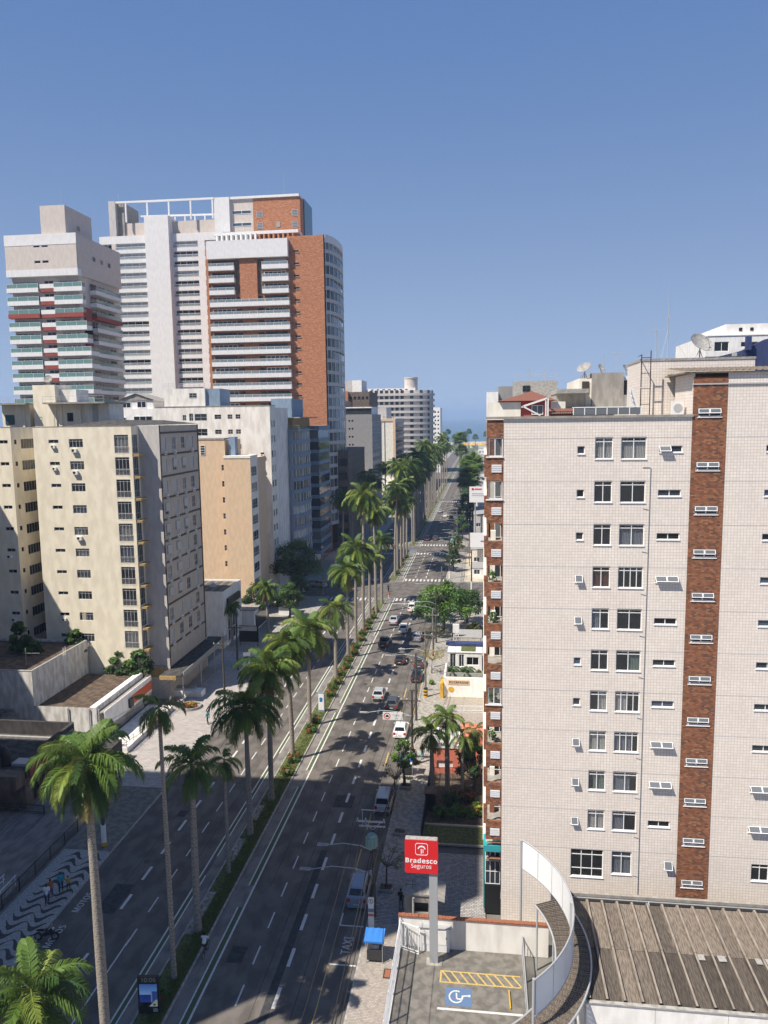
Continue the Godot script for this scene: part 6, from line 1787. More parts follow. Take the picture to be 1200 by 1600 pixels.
	wbox("wall", Vector3(-46.5, 0, -146.5), Vector3(-42.8, 4.2, -137.2), M.white_wall, t)
	wbox("roof", Vector3(-46.6, 4.2, -146.6), Vector3(-42.6, 4.4, -137.1), M.grey_concrete, t)
	wbox("glass_front", Vector3(-42.8, 0.4, -146.0), Vector3(-42.7, 3.2, -138.0), M.glass_mid, t)
	# dark shop sign on the left pavement
	t = thing("shop_sign", "dark rectangular shop signboard on posts before the white shop", "sign", Vector3(-41.0, 0.1, -128))
	var mb := MB.new(); mb.box(Vector3(-1.75, 0.9, -0.1), Vector3(1.75, 3.8, 0.1)); var pn := obj("panel", mb, M.black, t)
	mb = MB.new(); mb.box(Vector3(-1.75, 2.9, 0.1), Vector3(1.5, 3.7, 0.13)); put("upper_panel", mb.mesh(), M.grey_wall, pn)
	mb = MB.new(); mb.bar(Vector3(-1.6, 0, 0), Vector3(-1.6, 0.9, 0), 0.1); mb.bar(Vector3(1.6, 0, 0), Vector3(1.6, 4.0, 0), 0.1); obj("posts", mb, M.wood_pole, t)
	t = thing("kiosk", "white pavement kiosk with a flat sand coloured roof on the left", "kiosk", Vector3(-40.3, 0.1, -151))
	mb = MB.new(); mb.box(Vector3(-1.2, 0, -1.2), Vector3(1.2, 2.5, 1.2)); obj("walls", mb, M.white_paint, t)
	mb = MB.new(); mb.box(Vector3(-2.0, 2.5, -1.9), Vector3(2.0, 2.75, 1.9)); obj("roof", mb, M.sand, t)

func build_towers() -> void:
	# pale tower with teal balconies
	var z := -190.0
	var t := thing("apartment_tower", "pale apartment tower with teal glass balconies and red bands on the left", "building", Vector3(-112, 0, z))
	wbox("core", Vector3(-121.6, 0, z - 24), Vector3(-103.2, 77.4, z - 1.6), M.beige_tower, t)
	var slots := [Rect2(7.9, 84.3, 1.7, 0.55), Rect2(10.1, 84.3, 1.7, 0.55), Rect2(7.9, 80.4, 1.7, 0.7), Rect2(10.1, 80.4, 1.7, 0.7)]
	face(t, FRONT, Vector3(-122, 77.3, z), 19.5, 10.3, [slots.map(func(r): return Rect2(r.position - Vector2(0, 77.3), r.size))], M.beige_tower)
	for r in slots: window(t, FRONT, Vector3(-122, 0, z), r, [], [], 0.08, M.frame_white, M.glass_dark, 0.18)
	wbox("white_band", Vector3(-122.05, 84.9, z - 0.2), Vector3(-102.45, 87.6, z + 0.06), M.pale_tower, t)
	wbox("white_band", Vector3(-122.05, 77.2, z - 1.8), Vector3(-102.45, 78.9, z + 0.06), M.pale_tower, t)
	wbox("upper_side", Vector3(-121.9, 77.4, z - 24), Vector3(-102.5, 87.5, z - 0.25), M.beige_tower, t)
	wbox("roof_house", Vector3(-112, 87.5, z - 14), Vector3(-105.3, 94.6, z - 0.5), M.beige_tower, t)
	for k in 3: window(t, EAST, Vector3(-102.46, 0, z), Rect2(8 + k * 4.2, 82, 1.6, 1.3), [0.5], [], 0.1, M.frame_grey, M.glass_dark, 0.02)
	window(t, EAST, Vector3(-105.26, 0, z), Rect2(6, 89.5, 1.6, 1.3), [0.5], [0.5], 0.1, M.frame_grey, M.glass_dark, 0.02)
	for k in 14:
		var y := 73.3 - k * 3.25
		var red := k == 2
		var wide := 0.0 if k < 3 else (1.2 if k < 5 else 2.6)
		var bm: Material = M.red_band if red else M.pale_tower
		balcony(t, Vector3(-122.3, y, z), Vector3(-113.6, y, z - 1.7), 1.1, 1.05, bm, M.rail_teal)
		balcony(t, Vector3(-109.3, y, z), Vector3(-101.6 + wide * 0.6, y, z - 1.7 - wide), 1.1, 1.05, bm, M.rail_teal)
		wbox("bay_parapet", Vector3(-113.3, y + 0.9, z - 1.6), Vector3(-109.5, y + 2.0, z - 0.3), M.pale_tower, t)
		wbox("red_panel", Vector3(-113.3, y, z - 1.6), Vector3(-109.5, y + 0.85, z - 0.35), M.red_band, t)
		for r in [Rect2(-121.3, y + 0.2, 6.8, 2.6), Rect2(-108.6, y + 0.2, 5.2, 2.6)]:
			window(t, FRONT, Vector3(0, 0, z - 1.55), r, [0.25, 0.5, 0.75], [], 0.12, M.frame_white if k % 3 else M.frame_grey, pick([M.glass_mid, M.glass_dark, M.glass_grey]), 0.02)
		window(t, FRONT, Vector3(0, 0, z - 1.55), Rect2(-112.7, y + 2.1, 2.6, 0.9), [0.5], [], 0.1, M.frame_grey, M.glass_dark, 0.02)
		# avenue side
		if k < 12:
			var b := MB.new()
			b.box(Vector3(-103.1, y, z - 21), Vector3(-101.2, y + 1.0, z - 6.5))
			var o := objw("side_balcony", b, M.pale_tower if k != 2 else M.red_band, t)
			b = MB.new(); b.box(Vector3(-101.35, y + 1.0, z - 20.9), Vector3(-101.3, y + 2.0, z - 6.6)); put("glass_rail", b.mesh(), M.rail_teal, o)
			for q in 3: window(t, EAST, Vector3(-103.15, 0, z), Rect2(7 + q * 4.7, y + 1.0, 3.6, 2.0), [0.5], [], 0.12, M.frame_grey, pick([M.glass_mid, M.glass_dark]), 0.0)
	for y in [70.5, 67.0]: wbox("red_pier", Vector3(-103.2, y - 8.5, z - 6.4), Vector3(-102.6, y - 1.0, z - 3.2), M.red_band, t)
	antenna("thin lightning rod on the pale teal balconied tower", Vector3(-108, 94.6, z - 4), 5.0, 2)
	# white tower behind, with a brick crown
	z = -236.0
	t = thing("apartment_tower", "tall white tower with a blank shaft and open roof frame on the left", "building", Vector3(-95, 0, z))
	var fl := 2.97
	var cols := [Rect2(1.0, 0, 3.0, 1.7), Rect2(5.4, 0, 9.6, 1.75), Rect2(24.0, 0, 8.0, 1.75), Rect2(34.2, 0, 5.5, 1.75)]
	var lists := []
	for cI in 4:
		var l := []
		for k in 22: l.append(Rect2(cols[cI].position.x, 94.2 - k * fl - 0.9, cols[cI].size.x, 1.75))
		lists.append(l)
	face(t, FRONT, Vector3(-119.5, 0, z), 40, 97.4, lists, M.pale_tower, 0.8)
	for cI in 4: glaze(t, FRONT, Vector3(-119.5, 0, z), lists[cI], [0.25, 0.5, 0.75] if cI else [0.5], [], 0.14, M.frame_white, [M.glass_mid, M.glass_light, M.glass_light, M.glass_grey, M.glass_mid, M.glass_dark], 0.6)
	for cI in 3:
		for k in 22:
			var y := 94.2 - k * fl - 0.9
			var b := MB.new()
			var x0: float = -119.5 + cols[cI + 1].position.x
			b.box(Vector3(x0, y + 0.0, z + 0.0), Vector3(x0 + cols[cI + 1].size.x, y + 0.62, z + 0.04))
			var o := objw("balcony_rail", b, M.rail_clear, t)
			b = MB.new(); b.bar(Vector3(x0, y + 0.68, z + 0.02), Vector3(x0 + cols[cI + 1].size.x, y + 0.68, z + 0.02), 0.09); put("handrail", b.mesh(), M.frame_white, o)
	for k in 22: wbox("sand_panel", Vector3(-115.5, 94.2 - k * fl - 0.9, z), Vector3(-114.2, 94.2 - k * fl + 0.85, z + 0.05), M.beige_tower, t)
	wbox("shaft", Vector3(-103.8, 0, z - 6), Vector3(-96.1, 102.6, z + 1.6), M.pale_tower, t)
	wbox("body", Vector3(-119.4, 0, z - 26), Vector3(-79.6, 97.2, z - 0.9), M.beige_tower, t)
	wbox("attic", Vector3(-112.5, 97.3, z - 20), Vector3(-80, 101.6, z - 2), M.beige_tower, t)
	wbox("roof_screen", Vector3(-116, 97.3, z - 1.5), Vector3(-113.8, 108, z - 0.2), M.grey_wall, t)
	wbox("roof_screen", Vector3(-113.79, 97.3, z - 12), Vector3(-111.6, 107.8, z - 1.5), M.grey_concrete, t)
	wbox("roof_tower", Vector3(-82.0, 97.3, z - 10), Vector3(-77.2, 107.6, z - 0.5), M.pale_tower, t)
	wbox("roof_tower", Vector3(-77.19, 97.3, z - 10), Vector3(-70.0, 107.0, z - 1.5), M.beige_tower, t)
	for y in [99.0, 102.6]: window(t, FRONT, Vector3(0, 0, z - 1.45), Rect2(-76.6, y, 6.0, 1.1), [0.5], [], 0.12, M.frame_white, M.glass_blue, 0.02)
	var fb := MB.new()
	fb.bar(Vector3(-113.8, 107.6, z - 0.6), Vector3(-82, 107.4, z - 0.6), 0.55); fb.bar(Vector3(-109, 105.1, z - 8), Vector3(-82, 104.6, z - 8), 0.5)
	for i in 5: fb.bar(Vector3(-110.5 + i * 7.0, 101.5, z - 0.6), Vector3(-110.5 + i * 7.0, 107.5, z - 0.6), 0.45)
	for i in 8: fb.bar(Vector3(-107.5 + i * 3.3, 101.5, z - 8), Vector3(-107.5 + i * 3.3, 104.9, z - 8), 0.35)
	objw("roof_frame", fb, M.white_paint, t)
	wbox("roof_slab", Vector3(-77, 107.0, z - 12), Vector3(-55.5, 107.7, z - 1.0), M.pale_tower, t)
	wbox("brick_crown", Vector3(-69.9, 86, z - 14), Vector3(-55.3, 106.9, z - 1.4), M.brick_red, t)
	wbox("teal_corner", Vector3(-58, 88, z - 17), Vector3(-55.0, 107.5, z - 6.0), M.teal_glass, t)
	for x in [-68.9, -57.9]:
		for y in [97.9, 101.3]: window(t, FRONT, Vector3(0, 0, z - 1.36), Rect2(x, y, 1.9, 1.9), [], [0.25, 0.5, 0.75], 0.12, M.frame_grey, M.glass_grey, 0.02)
	wbox("grille", Vector3(-62.8, 98.2, z - 1.4), Vector3(-61.6, 99.9, z - 1.3), M.stone_light, t)
	antenna("thin lightning rod on the brick crown of the white tower", Vector3(-61, 107.7, z - 5), 8.0, 2)
	antenna("short lightning rod at the left end of the open roof frame", Vector3(-113, 107.8, z - 1), 2.6, 2)
	# brick tower in front
	z = -226.0
	t = thing("apartment_tower", "brick apartment tower with long white balconies and a rounded glass corner", "building", Vector3(-62, 0, z))
	var by0 := 92.8
	var hs := 3.47
	wbox("brick_wall", Vector3(-57.0, 0, z - 24), Vector3(-46.05, by0, z - 0.0), M.brick_red, t)
	for k in 24:
		var y := 88.3 - k * hs
		wbox("slot_window", Vector3(-54.9, y, z), Vector3(-53.4, y + 0.45, z + 0.05), M.glass_dark, t)
		wbox("slot_sill", Vector3(-54.4, y - 0.25, z), Vector3(-53.2, y - 0.05, z + 0.14), M.stone_light, t)
	wbox("back_wall", Vector3(-80.7, 0, z - 24), Vector3(-57.05, 87.6, z - 0.1), M.brick_red, t)
	wbox("left_pier", Vector3(-81.4, 0, z - 10), Vector3(-80.72, 91, z + 0.4), M.brick_red, t)
	wbox("head_wall", Vector3(-80.7, 86.9, z - 3), Vector3(-56.3, 92.0, z + 1.6), M.pale_tower, t)
	wbox("roof", Vector3(-80.7, 92.0, z - 24), Vector3(-57.05, 92.2, z - 3), M.grey_concrete, t)
	wbox("brick_column", Vector3(-71.0, 75, z - 0.1), Vector3(-65.8, 86.9, z + 0.9), M.brick_red, t)
	for k in 24:
		var y := 83.6 - k * hs
		if k < 3:
			balcony(t, Vector3(-80.3, y, z + 1.5), Vector3(-72.6, y, z), 1.25, 0.75, M.pale_tower, M.rail_clear)
			balcony(t, Vector3(-64.2, y, z + 1.5), Vector3(-56.3, y, z), 1.25, 0.75, M.pale_tower, M.rail_clear)
		else:
			balcony(t, Vector3(-80.3, y, z + 1.5), Vector3(-56.2, y, z), 1.25, 0.75, M.pale_tower, M.rail_clear)
		for r in [Rect2(-79.8, y + 0.3, 7.0, 2.7), Rect2(-63.9, y + 0.3, 6.6, 2.7)]:
			window(t, FRONT, Vector3(0, 0, z - 0.06), r, [0.2, 0.4, 0.6, 0.8], [], 0.16, pick([M.frame_white, M.frame_grey, M.frame_brown]), pick([M.glass_mid, M.glass_dark, M.glass_dark, M.glass_light if k == 0 else M.glass_mid]), 0.0)
		if k >= 3: window(t, FRONT, Vector3(0, 0, z - 0.06), Rect2(-72.4, y + 0.3, 1.6, 2.6), [], [], 0.14, M.frame_brown, M.glass_dark, 0.0)
		if k >= 3: window(t, FRONT, Vector3(0, 0, z - 0.06), Rect2(-66.0, y + 0.3, 1.6, 2.6), [], [], 0.14, M.frame_brown, M.glass_dark, 0.0)
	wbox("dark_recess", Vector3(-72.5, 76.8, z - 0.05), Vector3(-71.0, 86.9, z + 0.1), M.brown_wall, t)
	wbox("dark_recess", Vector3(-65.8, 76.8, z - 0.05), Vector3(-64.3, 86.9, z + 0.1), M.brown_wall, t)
	# rounded corner
	for k in 24:
		var y := 88.6 - k * hs
		var ab := MB.new()
		arc_band(ab, Vector3(-46.05, 0, z - 12.5), 2.7, 12.0, -85, 80, y - 0.75, y + 0.3, 16, 1.2)
		var band := objw("corner_balcony", ab, M.grey_wall, t)
		ab = MB.new()
		arc_band(ab, Vector3(-46.05, 0, z - 12.5), 2.5 if k % 3 else 2.0, 11.6, -85, 80, y + 0.3, y + 2.72, 16, 0.0)
		put("corner_glass", ab.mesh(), pick([M.glass_blue, M.glass_grey, M.glass_mid, M.glass_mid, M.glass_dark]), band)
		ab = MB.new()
		for i in 9:
			var a := deg_to_rad(-80 + 155.0 * i / 8.0)
			var p := Vector3(-46.05 + cos(a) * 2.62, 0, z - 12.5 - sin(a) * 11.9)
			ab.bar(p + Vector3(0, y + 0.3, 0), p + Vector3(0, y + 2.72, 0), 0.12)
		put("mullions", ab.mesh(), M.frame_white, band)
	var tb := MB.new(); arc_band(tb, Vector3(-46.05, 0, z - 12.5), 2.7, 12.0, -85, 80, 90.9, 93.0, 16, 3.0); objw("top_band", tb, M.pale_tower, t)
	# pergola on top
	for i in 9:
		wbox("pergola_beam", Vector3(-79 + i * 1.5, 92.3, z - 6), Vector3(-78.5 + i * 1.5, 94.6, z - 2.5 + 0.1 * i), M.white_paint, t)
		wbox("pergola_beam", Vector3(-67.5 + i * 1.45, 92.6, z - 7), Vector3(-67.0 + i * 1.45, 94.3, z - 2.5), M.brick_red, t)
	wbox("pergola_slab", Vector3(-80, 94.6, z - 9), Vector3(-54.2, 95.5, z - 3.5), M.pale_tower, t)
	wbox("podium", Vector3(-50, 0, z - 38), Vector3(-40.8, 30.2, z - 5), M.brown_wall, t)
	wbox("podium_glass", Vector3(-46.0, 2, z - 5), Vector3(-44.5, 29.6, z - 4.9), M.black, t)
	wbox("podium_pier", Vector3(-48.2, 0, z - 5), Vector3(-46.6, 31.4, z - 4.4), M.cream, t)
	for k in 6: window(t, FRONT, Vector3(0, 0, z - 4.95), Rect2(-44.2, 4 + k * 4.3, 3.2, 2.4), [0.33, 0.66], [], 0.1, M.frame_brown, M.glass_mid, 0.02)

func build_far_left() -> void:
	var t := thing("apartment_building", "plain grey slab block with paired small windows beyond the brick tower", "building", Vector3(-56, 0, -320))
	var pw := []
	for k in 11:
		pw.append(Rect2(10.0, 38.6 - k * 3.33, 0.75, 0.75)); pw.append(Rect2(11.3, 38.6 - k * 3.33, 0.75, 0.75))
	face(t, FRONT, Vector3(-66, 0, -319.6), 20, 41.6, [pw], M.slab_grey)
	glaze(t, FRONT, Vector3(-66, 0, -319.6), pw, [], [], 0.06, M.frame_dark, [M.glass_dark])
	var sw := rects(1.0, 4.4, 6, 3.6, 3.33, 11, 3.0, 1.6)
	face(t, EAST, Vector3(-46, 0, -319.6), 28, 41.6, [sw], M.slab_grey)
	glaze(t, EAST, Vector3(-46, 0, -319.6), sw, [0.5], [], 0.1, M.frame_white, [M.glass_mid, M.glass_dark])
	wbox("roof", Vector3(-66, 41.0, -347), Vector3(-46.2, 41.2, -319.9), M.tar_dark, t)
	wbox("roof_room", Vector3(-58.5, 41.6, -340), Vector3(-46.5, 44.2, -321.5), M.glass_mid, t)
	wbox("roof_slab", Vector3(-60, 44.2, -342), Vector3(-46.2, 44.7, -321), M.white_wall, t)
	wbox("roof_house", Vector3(-66, 41.6, -345), Vector3(-58.6, 47.5, -322), M.brown_wall, t)
	wbox("podium", Vector3(-58, 0, -318), Vector3(-44.8, 12.8, -300), M.grey_wall, t)
	t = thing("apartment_building", "brick and brown block with white roof rooms beyond the grey slab", "building", Vector3(-56, 0, -350))
	wbox("wall", Vector3(-70, 0, -380), Vector3(-51.8, 52.0, -352), M.brown_wall, t)
	wbox("brick_wall", Vector3(-66, 44, -351.98), Vector3(-61.4, 52.3, -350.5), M.brick_red, t)
	for k in 5: window(t, FRONT, Vector3(0, 0, -351.96), Rect2(-61 + k * 1.9, 48.6, 1.1, 1.3), [], [], 0.08, M.frame_dark, M.glass_dark, 0.02)
	wbox("roof_house", Vector3(-66, 52.0, -370), Vector3(-60, 57.2, -354), M.grey_wall, t)
	wbox("roof_house", Vector3(-59.99, 52.0, -370), Vector3(-55.6, 57.4, -354), M.white_wall, t)
	t = thing("apartment_building", "cream block with ochre edges and a dark vertical slot window", "building", Vector3(-52, 0, -405))
	wall(t, "wall", FRONT, Vector3(-58.5, 0, -405), 12.5, 39.6, [Rect2(6.7, 4, 0.5, 33.6)], M.cream)
	wbox("slot_glass", Vector3(-51.8, 4, -405.3), Vector3(-51.3, 37.6, -405.2), M.glass_dark, t)
	wbox("ochre_pier", Vector3(-54.6, 0, -405), Vector3(-53.7, 39.5, -404.6), M.apricot, t)
	wbox("ochre_pier", Vector3(-47.2, 0, -405), Vector3(-45.9, 39.5, -404.6), M.apricot, t)
	wbox("ochre_head", Vector3(-53.7, 38.2, -405), Vector3(-47.2, 39.5, -404.7), M.apricot, t)
	for k in 12:
		wbox("window_band", Vector3(-58.4, 3.5 + k * 2.95, -404.98), Vector3(-56.6, 4.4 + k * 2.95, -404.9), M.glass_dark, t)
	var cw := rects(1.5, 6.0, 7, 3.6, 2.95, 12, 4.4, 1.6)
	face(t, EAST, Vector3(-46, 0, -405), 44, 39.6, [cw], M.grey_wall)
	glaze(t, EAST, Vector3(-46, 0, -405), cw, [0.5], [], 0.12, M.frame_brown, [M.glass_dark, M.glass_mid])
	for k in 12: wbox("avenue_balcony", Vector3(-46, 3.0 + k * 2.95, -430), Vector3(-44.6, 3.9 + k * 2.95, -407), M.apricot if k % 2 else M.brown_wall, t)
	wbox("body", Vector3(-58.4, 0, -448), Vector3(-46.3, 39.4, -405.6), M.cream, t)
	wbox("roof_house", Vector3(-57.6, 39.5, -430), Vector3(-51.0, 45.4, -408), M.grey_wall, t)
	for k in 7: wbox("roof_baluster", Vector3(-52.6 + k * 0.9, 39.6, -405.4), Vector3(-52.2 + k * 0.9, 41.0, -405), M.grey_concrete, t)
	wbox("podium", Vector3(-53, 0, -404), Vector3(-44.5, 5.4, -398), M.white_wall, t)
	# rounded white block
	t = thing("apartment_building", "long white apartment block with a rounded balcony end near the sea", "building", Vector3(-45, 0, -470))
	var z := -468.0
	for k in 17:
		var y := 54.0 - k * 3.42
		var ab := MB.new()
		ab.box(Vector3(-72, y - 1.0, z - 9.2), Vector3(-46, y + 0.4, z + 9.6))
		arc_band(ab, Vector3(-46, 0, z), 17.0, 9.6, -90, 90, y - 1.0, y + 0.4, 20, 2.0)
		var band := objw("floor_band", ab, M.grey_wall, t)
		ab = MB.new()
		for i in 8:
			var x := -70.5 + i * 3.1
			ab.box(Vector3(x, y + 0.5, z + 8.6), Vector3(x + 1.9, y + 2.3, z + 8.75))
		for i in 7:
			var a := deg_to_rad(-80 + 22.0 * i)
			var a2 := a + 0.13
			var p := Vector3(-46 + cos(a) * 16.1, 0, z - sin(a) * 8.75)
			var q := Vector3(-46 + cos(a2) * 16.1, 0, z - sin(a2) * 8.75)
			ab.quad(p + Vector3(0, y + 0.45, 0), q + Vector3(0, y + 0.45, 0), q + Vector3(0, y + 2.2, 0), p + Vector3(0, y + 2.2, 0))
		put("windows", ab.mesh(), M.glass_mid, band)
	var cb := MB.new()
	cb.box(Vector3(-72, 0, z - 8.6), Vector3(-46, 56.0, z + 8.6))
	arc_band(cb, Vector3(-46, 0, z), 16.0, 8.6, -90, 90, 0, 56.0, 20, 6.0)
	objw("core", cb, M.beige_tower, t)
	wbox("roof", Vector3(-72, 56.0, z - 8), Vector3(-40, 57.4, z + 8), M.white_wall, t)
	cb = MB.new(); cb.lathe([Vector2(4.0, 56), Vector2(4.0, 63), Vector2(4.3, 63.2), Vector2(4.3, 63.8), Vector2(0, 64)], 20, Vector3(-43.0, 0, z + 3)); objw("roof_drum", cb, M.beige_tower, t)
	for i in 4: antenna("%s antenna right of the drum on the rounded white block" % ordinal(i), Vector3(-37.5 + i * 1.6, 57.4 if i < 2 else 56, z), 6.0 - i * 0.8, 2)
	for i in 8: window(t, FRONT, Vector3(0, 0, z + 8.05), Rect2(-70 + i * 3.4, 56.3, 1.6, 0.8), [], [], 0.1, M.frame_white, M.glass_dark, 0.02)
	t = thing("apartment_building", "slim white block right of the rounded block above the sea", "building", Vector3(-34, 0, -560))
	var nw := rects(0.5, 2.1, 2, 4, 3.0, 14, 1.2, 1.3)
	face(t, FRONT, Vector3(-35.4, 0, -560), 4.6, 47, [nw], M.white_wall)
	glaze(t, FRONT, Vector3(-35.4, 0, -560), nw, [], [], 0.1, M.frame_white, [M.glass_dark, M.glass_mid])
	wbox("body", Vector3(-60, 0, -590), Vector3(-31, 46.9, -560.5), M.white_wall, t)
	# towers beside and behind the camera's left whose shade falls over the avenue
	t = thing("apartment_tower", "tall grey apartment tower outside the left edge that shades the avenue", "building", Vector3(-49, 0, -36))
	shade_tower(t, -100.0, -40.2, -26.8, -46.0, 75.0)
	t = thing("apartment_tower", "grey apartment block outside the left edge that shades the yellow block", "building", Vector3(-86, 0, -82))
	shade_tower(t, -96.0, -75.7, -66.0, -94.0, 43.5)

func shade_tower(t: Node3D, x0: float, x1: float, z0: float, z1: float, h: float) -> void:
	wbox("core", Vector3(x0 + 0.3, 0, z1 + 0.3), Vector3(x1 - 0.3, h - 0.4, z0 - 0.3), M.grey_concrete, t)
	var list := rects(1.4, 4.2, int((x1 - x0) / 4.4), 4, 3.1, int((h - 6) / 3.1), 2.4, 1.5)
	face(t, FRONT, Vector3(x0, 0, z0), x1 - x0, h, [list], M.grey_wall)
	glaze(t, FRONT, Vector3(x0, 0, z0), list, [0.5], [], 0.08, M.frame_white, [M.glass_mid])
	list = rects(1.4, 4.2, int((z0 - z1) / 4.4), 4, 3.1, int((h - 6) / 3.1), 2.4, 1.5)
	face(t, EAST, Vector3(x1, 0, z0), z0 - z1, h, [list], M.grey_wall)
	glaze(t, EAST, Vector3(x1, 0, z0), list, [0.5], [], 0.08, M.frame_white, [M.glass_mid])
	wbox("roof", Vector3(x0, h - 0.3, z1), Vector3(x1, h, z0), M.grey_concrete, t)
	wbox("back_wall", Vector3(x0, 0, z1), Vector3(x1, h - 0.3, z1 + 0.25), M.grey_wall, t)

# ---------- vehicles ----------
func car_meshes(kind: String) -> Dictionary:
	if cache.has("car_" + kind): return cache["car_" + kind]
	var ln: float = {"hatch": 3.85, "sedan": 4.35, "suv": 4.3, "van": 4.5}[kind]
	var ht: float = {"hatch": 1.48, "sedan": 1.44, "suv": 1.68, "van": 1.8}[kind]
	var belt: float = {"hatch": 0.92, "sedan": 0.92, "suv": 1.05, "van": 1.08}[kind]
	var h := ln * 0.5
	var tail: float = 0.55 if kind == "sedan" else 0.0
	var st := [[h, 0.45, 0.66], [h - 0.05, belt - 0.12, 0.78], [h - 0.22, belt, 0.82], [h * 0.35, belt + 0.02, 0.84], [-h * 0.25, belt, 0.84], [-h + 0.95, belt - 0.04, 0.83], [-h + 0.3, belt - 0.16, 0.79], [-h + 0.06, belt - 0.26, 0.72], [-h, 0.45, 0.64]]
	var b := MB.new()
	var rings := []
	for s in st:
		var w: float = s[2]
		var yt: float = s[1]
		var yb := 0.2
		var ring := []
		for p in [Vector2(0.9, 0), Vector2(1.0, 0.22), Vector2(1.02, 0.6), Vector2(0.97, 0.9), Vector2(0.82, 1.0)]: ring.append(Vector3(p.x * w, lerpf(yb, yt, p.y), s[0]))
		for k in range(4, -1, -1): ring.append(Vector3(-ring[k].x, ring[k].y, s[0]))
		rings.append(ring)
	for i in rings.size() - 1:
		for k in 10:
			var k2 := (k + 1) % 10
			b.quad(rings[i][k2], rings[i][k], rings[i + 1][k], rings[i + 1][k2])
	for k in range(1, 9):
		b.tri(rings[0][0], rings[0][k], rings[0][k + 1])
		var e: Array = rings[rings.size() - 1]
		b.tri(e[0], e[k + 1], e[k])
	# cabin
	var zr := h - 0.14 - tail * 1.3
	var zr2 := h - 0.5 - tail * 1.9
	if kind == "van": zr2 = h - 0.28
	var zf := -h + 1.0
	var zf2 := -h + 1.75
	var lo := [Vector3(0.78, belt - 0.02, zr), Vector3(0.78, belt - 0.02, zf), Vector3(-0.78, belt - 0.02, zf), Vector3(-0.78, belt - 0.02, zr)]
	var hi := [Vector3(0.6, ht - 0.04, zr2), Vector3(0.6, ht - 0.04, zf2), Vector3(-0.6, ht - 0.04, zf2), Vector3(-0.6, ht - 0.04, zr2)]
	for k in 4: b.quad(lo[k], lo[(k + 1) % 4], hi[(k + 1) % 4], hi[k])
	var tp := [Vector3(0.5, ht, zr2 - 0.08), Vector3(0.5, ht, zf2 + 0.1), Vector3(-0.5, ht, zf2 + 0.1), Vector3(-0.5, ht, zr2 - 0.08)]
	for k in 4: b.quad(hi[k], hi[(k + 1) % 4], tp[(k + 1) % 4], tp[k])
	b.quad(tp[0], tp[1], tp[2], tp[3])
	if kind == "suv":
		for sx in [-0.52, 0.52]: b.bar(Vector3(sx, ht + 0.04, zr2), Vector3(sx, ht + 0.04, zf2 + 0.2), 0.04)
	var d := {"body": b.mesh(), "ln": ln}
	var panes := {}
	var inset := func(p0: Vector3, p1: Vector3, p2: Vector3, p3: Vector3, a0: float, a1: float, v0: float, v1: float) -> Mesh:
		var q := MB.new()
		var n := (p1 - p0).cross(p2 - p0).normalized() * 0.012
		q.quad(p0.lerp(p1, a0).lerp(p3.lerp(p2, a0), v0) + n, p0.lerp(p1, a1).lerp(p3.lerp(p2, a1), v0) + n, p0.lerp(p1, a1).lerp(p3.lerp(p2, a1), v1) + n, p0.lerp(p1, a0).lerp(p3.lerp(p2, a0), v1) + n)
		return q.mesh()
	d["rear_window"] = inset.call(lo[3], lo[0], hi[0], hi[3], 0.08, 0.92, 0.18, 0.9)
	d["windshield"] = inset.call(lo[1], lo[2], hi[2], hi[1], 0.06, 0.94, 0.08, 0.92)
	d["side_a"] = inset.call(lo[0], lo[1], hi[1], hi[0], 0.06, 0.48, 0.14, 0.88)
	d["side_b"] = inset.call(lo[0], lo[1], hi[1], hi[0], 0.52, 0.94, 0.14, 0.88)
	d["side_c"] = inset.call(lo[2], lo[3], hi[3], hi[2], 0.06, 0.48, 0.14, 0.88)
	d["side_d"] = inset.call(lo[2], lo[3], hi[3], hi[2], 0.52, 0.94, 0.14, 0.88)
	b = MB.new(); b.tube([Vector3(-0.1, 0, 0), Vector3(0.1, 0, 0)], [0.31, 0.31], 14); d["tyre"] = b.mesh()
	b = MB.new(); b.tube([Vector3(-0.11, 0, 0), Vector3(0.11, 0, 0)], [0.19, 0.19], 10); d["rim"] = b.mesh()
	b = MB.new(); b.box(Vector3(-0.13, -0.14, -0.05), Vector3(0.13, 0.14, 0.03)); d["lamp"] = b.mesh()
	b = MB.new(); b.box(Vector3(-0.68, 0.2, -0.06), Vector3(0.68, 0.42, 0.05)); d["bumper"] = b.mesh()
	b = MB.new(); b.box(Vector3(-0.22, -0.06, 0), Vector3(0.22, 0.06, 0.02)); d["plate"] = b.mesh()
	b = MB.new(); b.box(Vector3(0, -0.06, -0.08), Vector3(0.16, 0.06, 0.04)); d["mirror"] = b.mesh()
	d["belt"] = belt
	cache["car_" + kind] = d
	return d

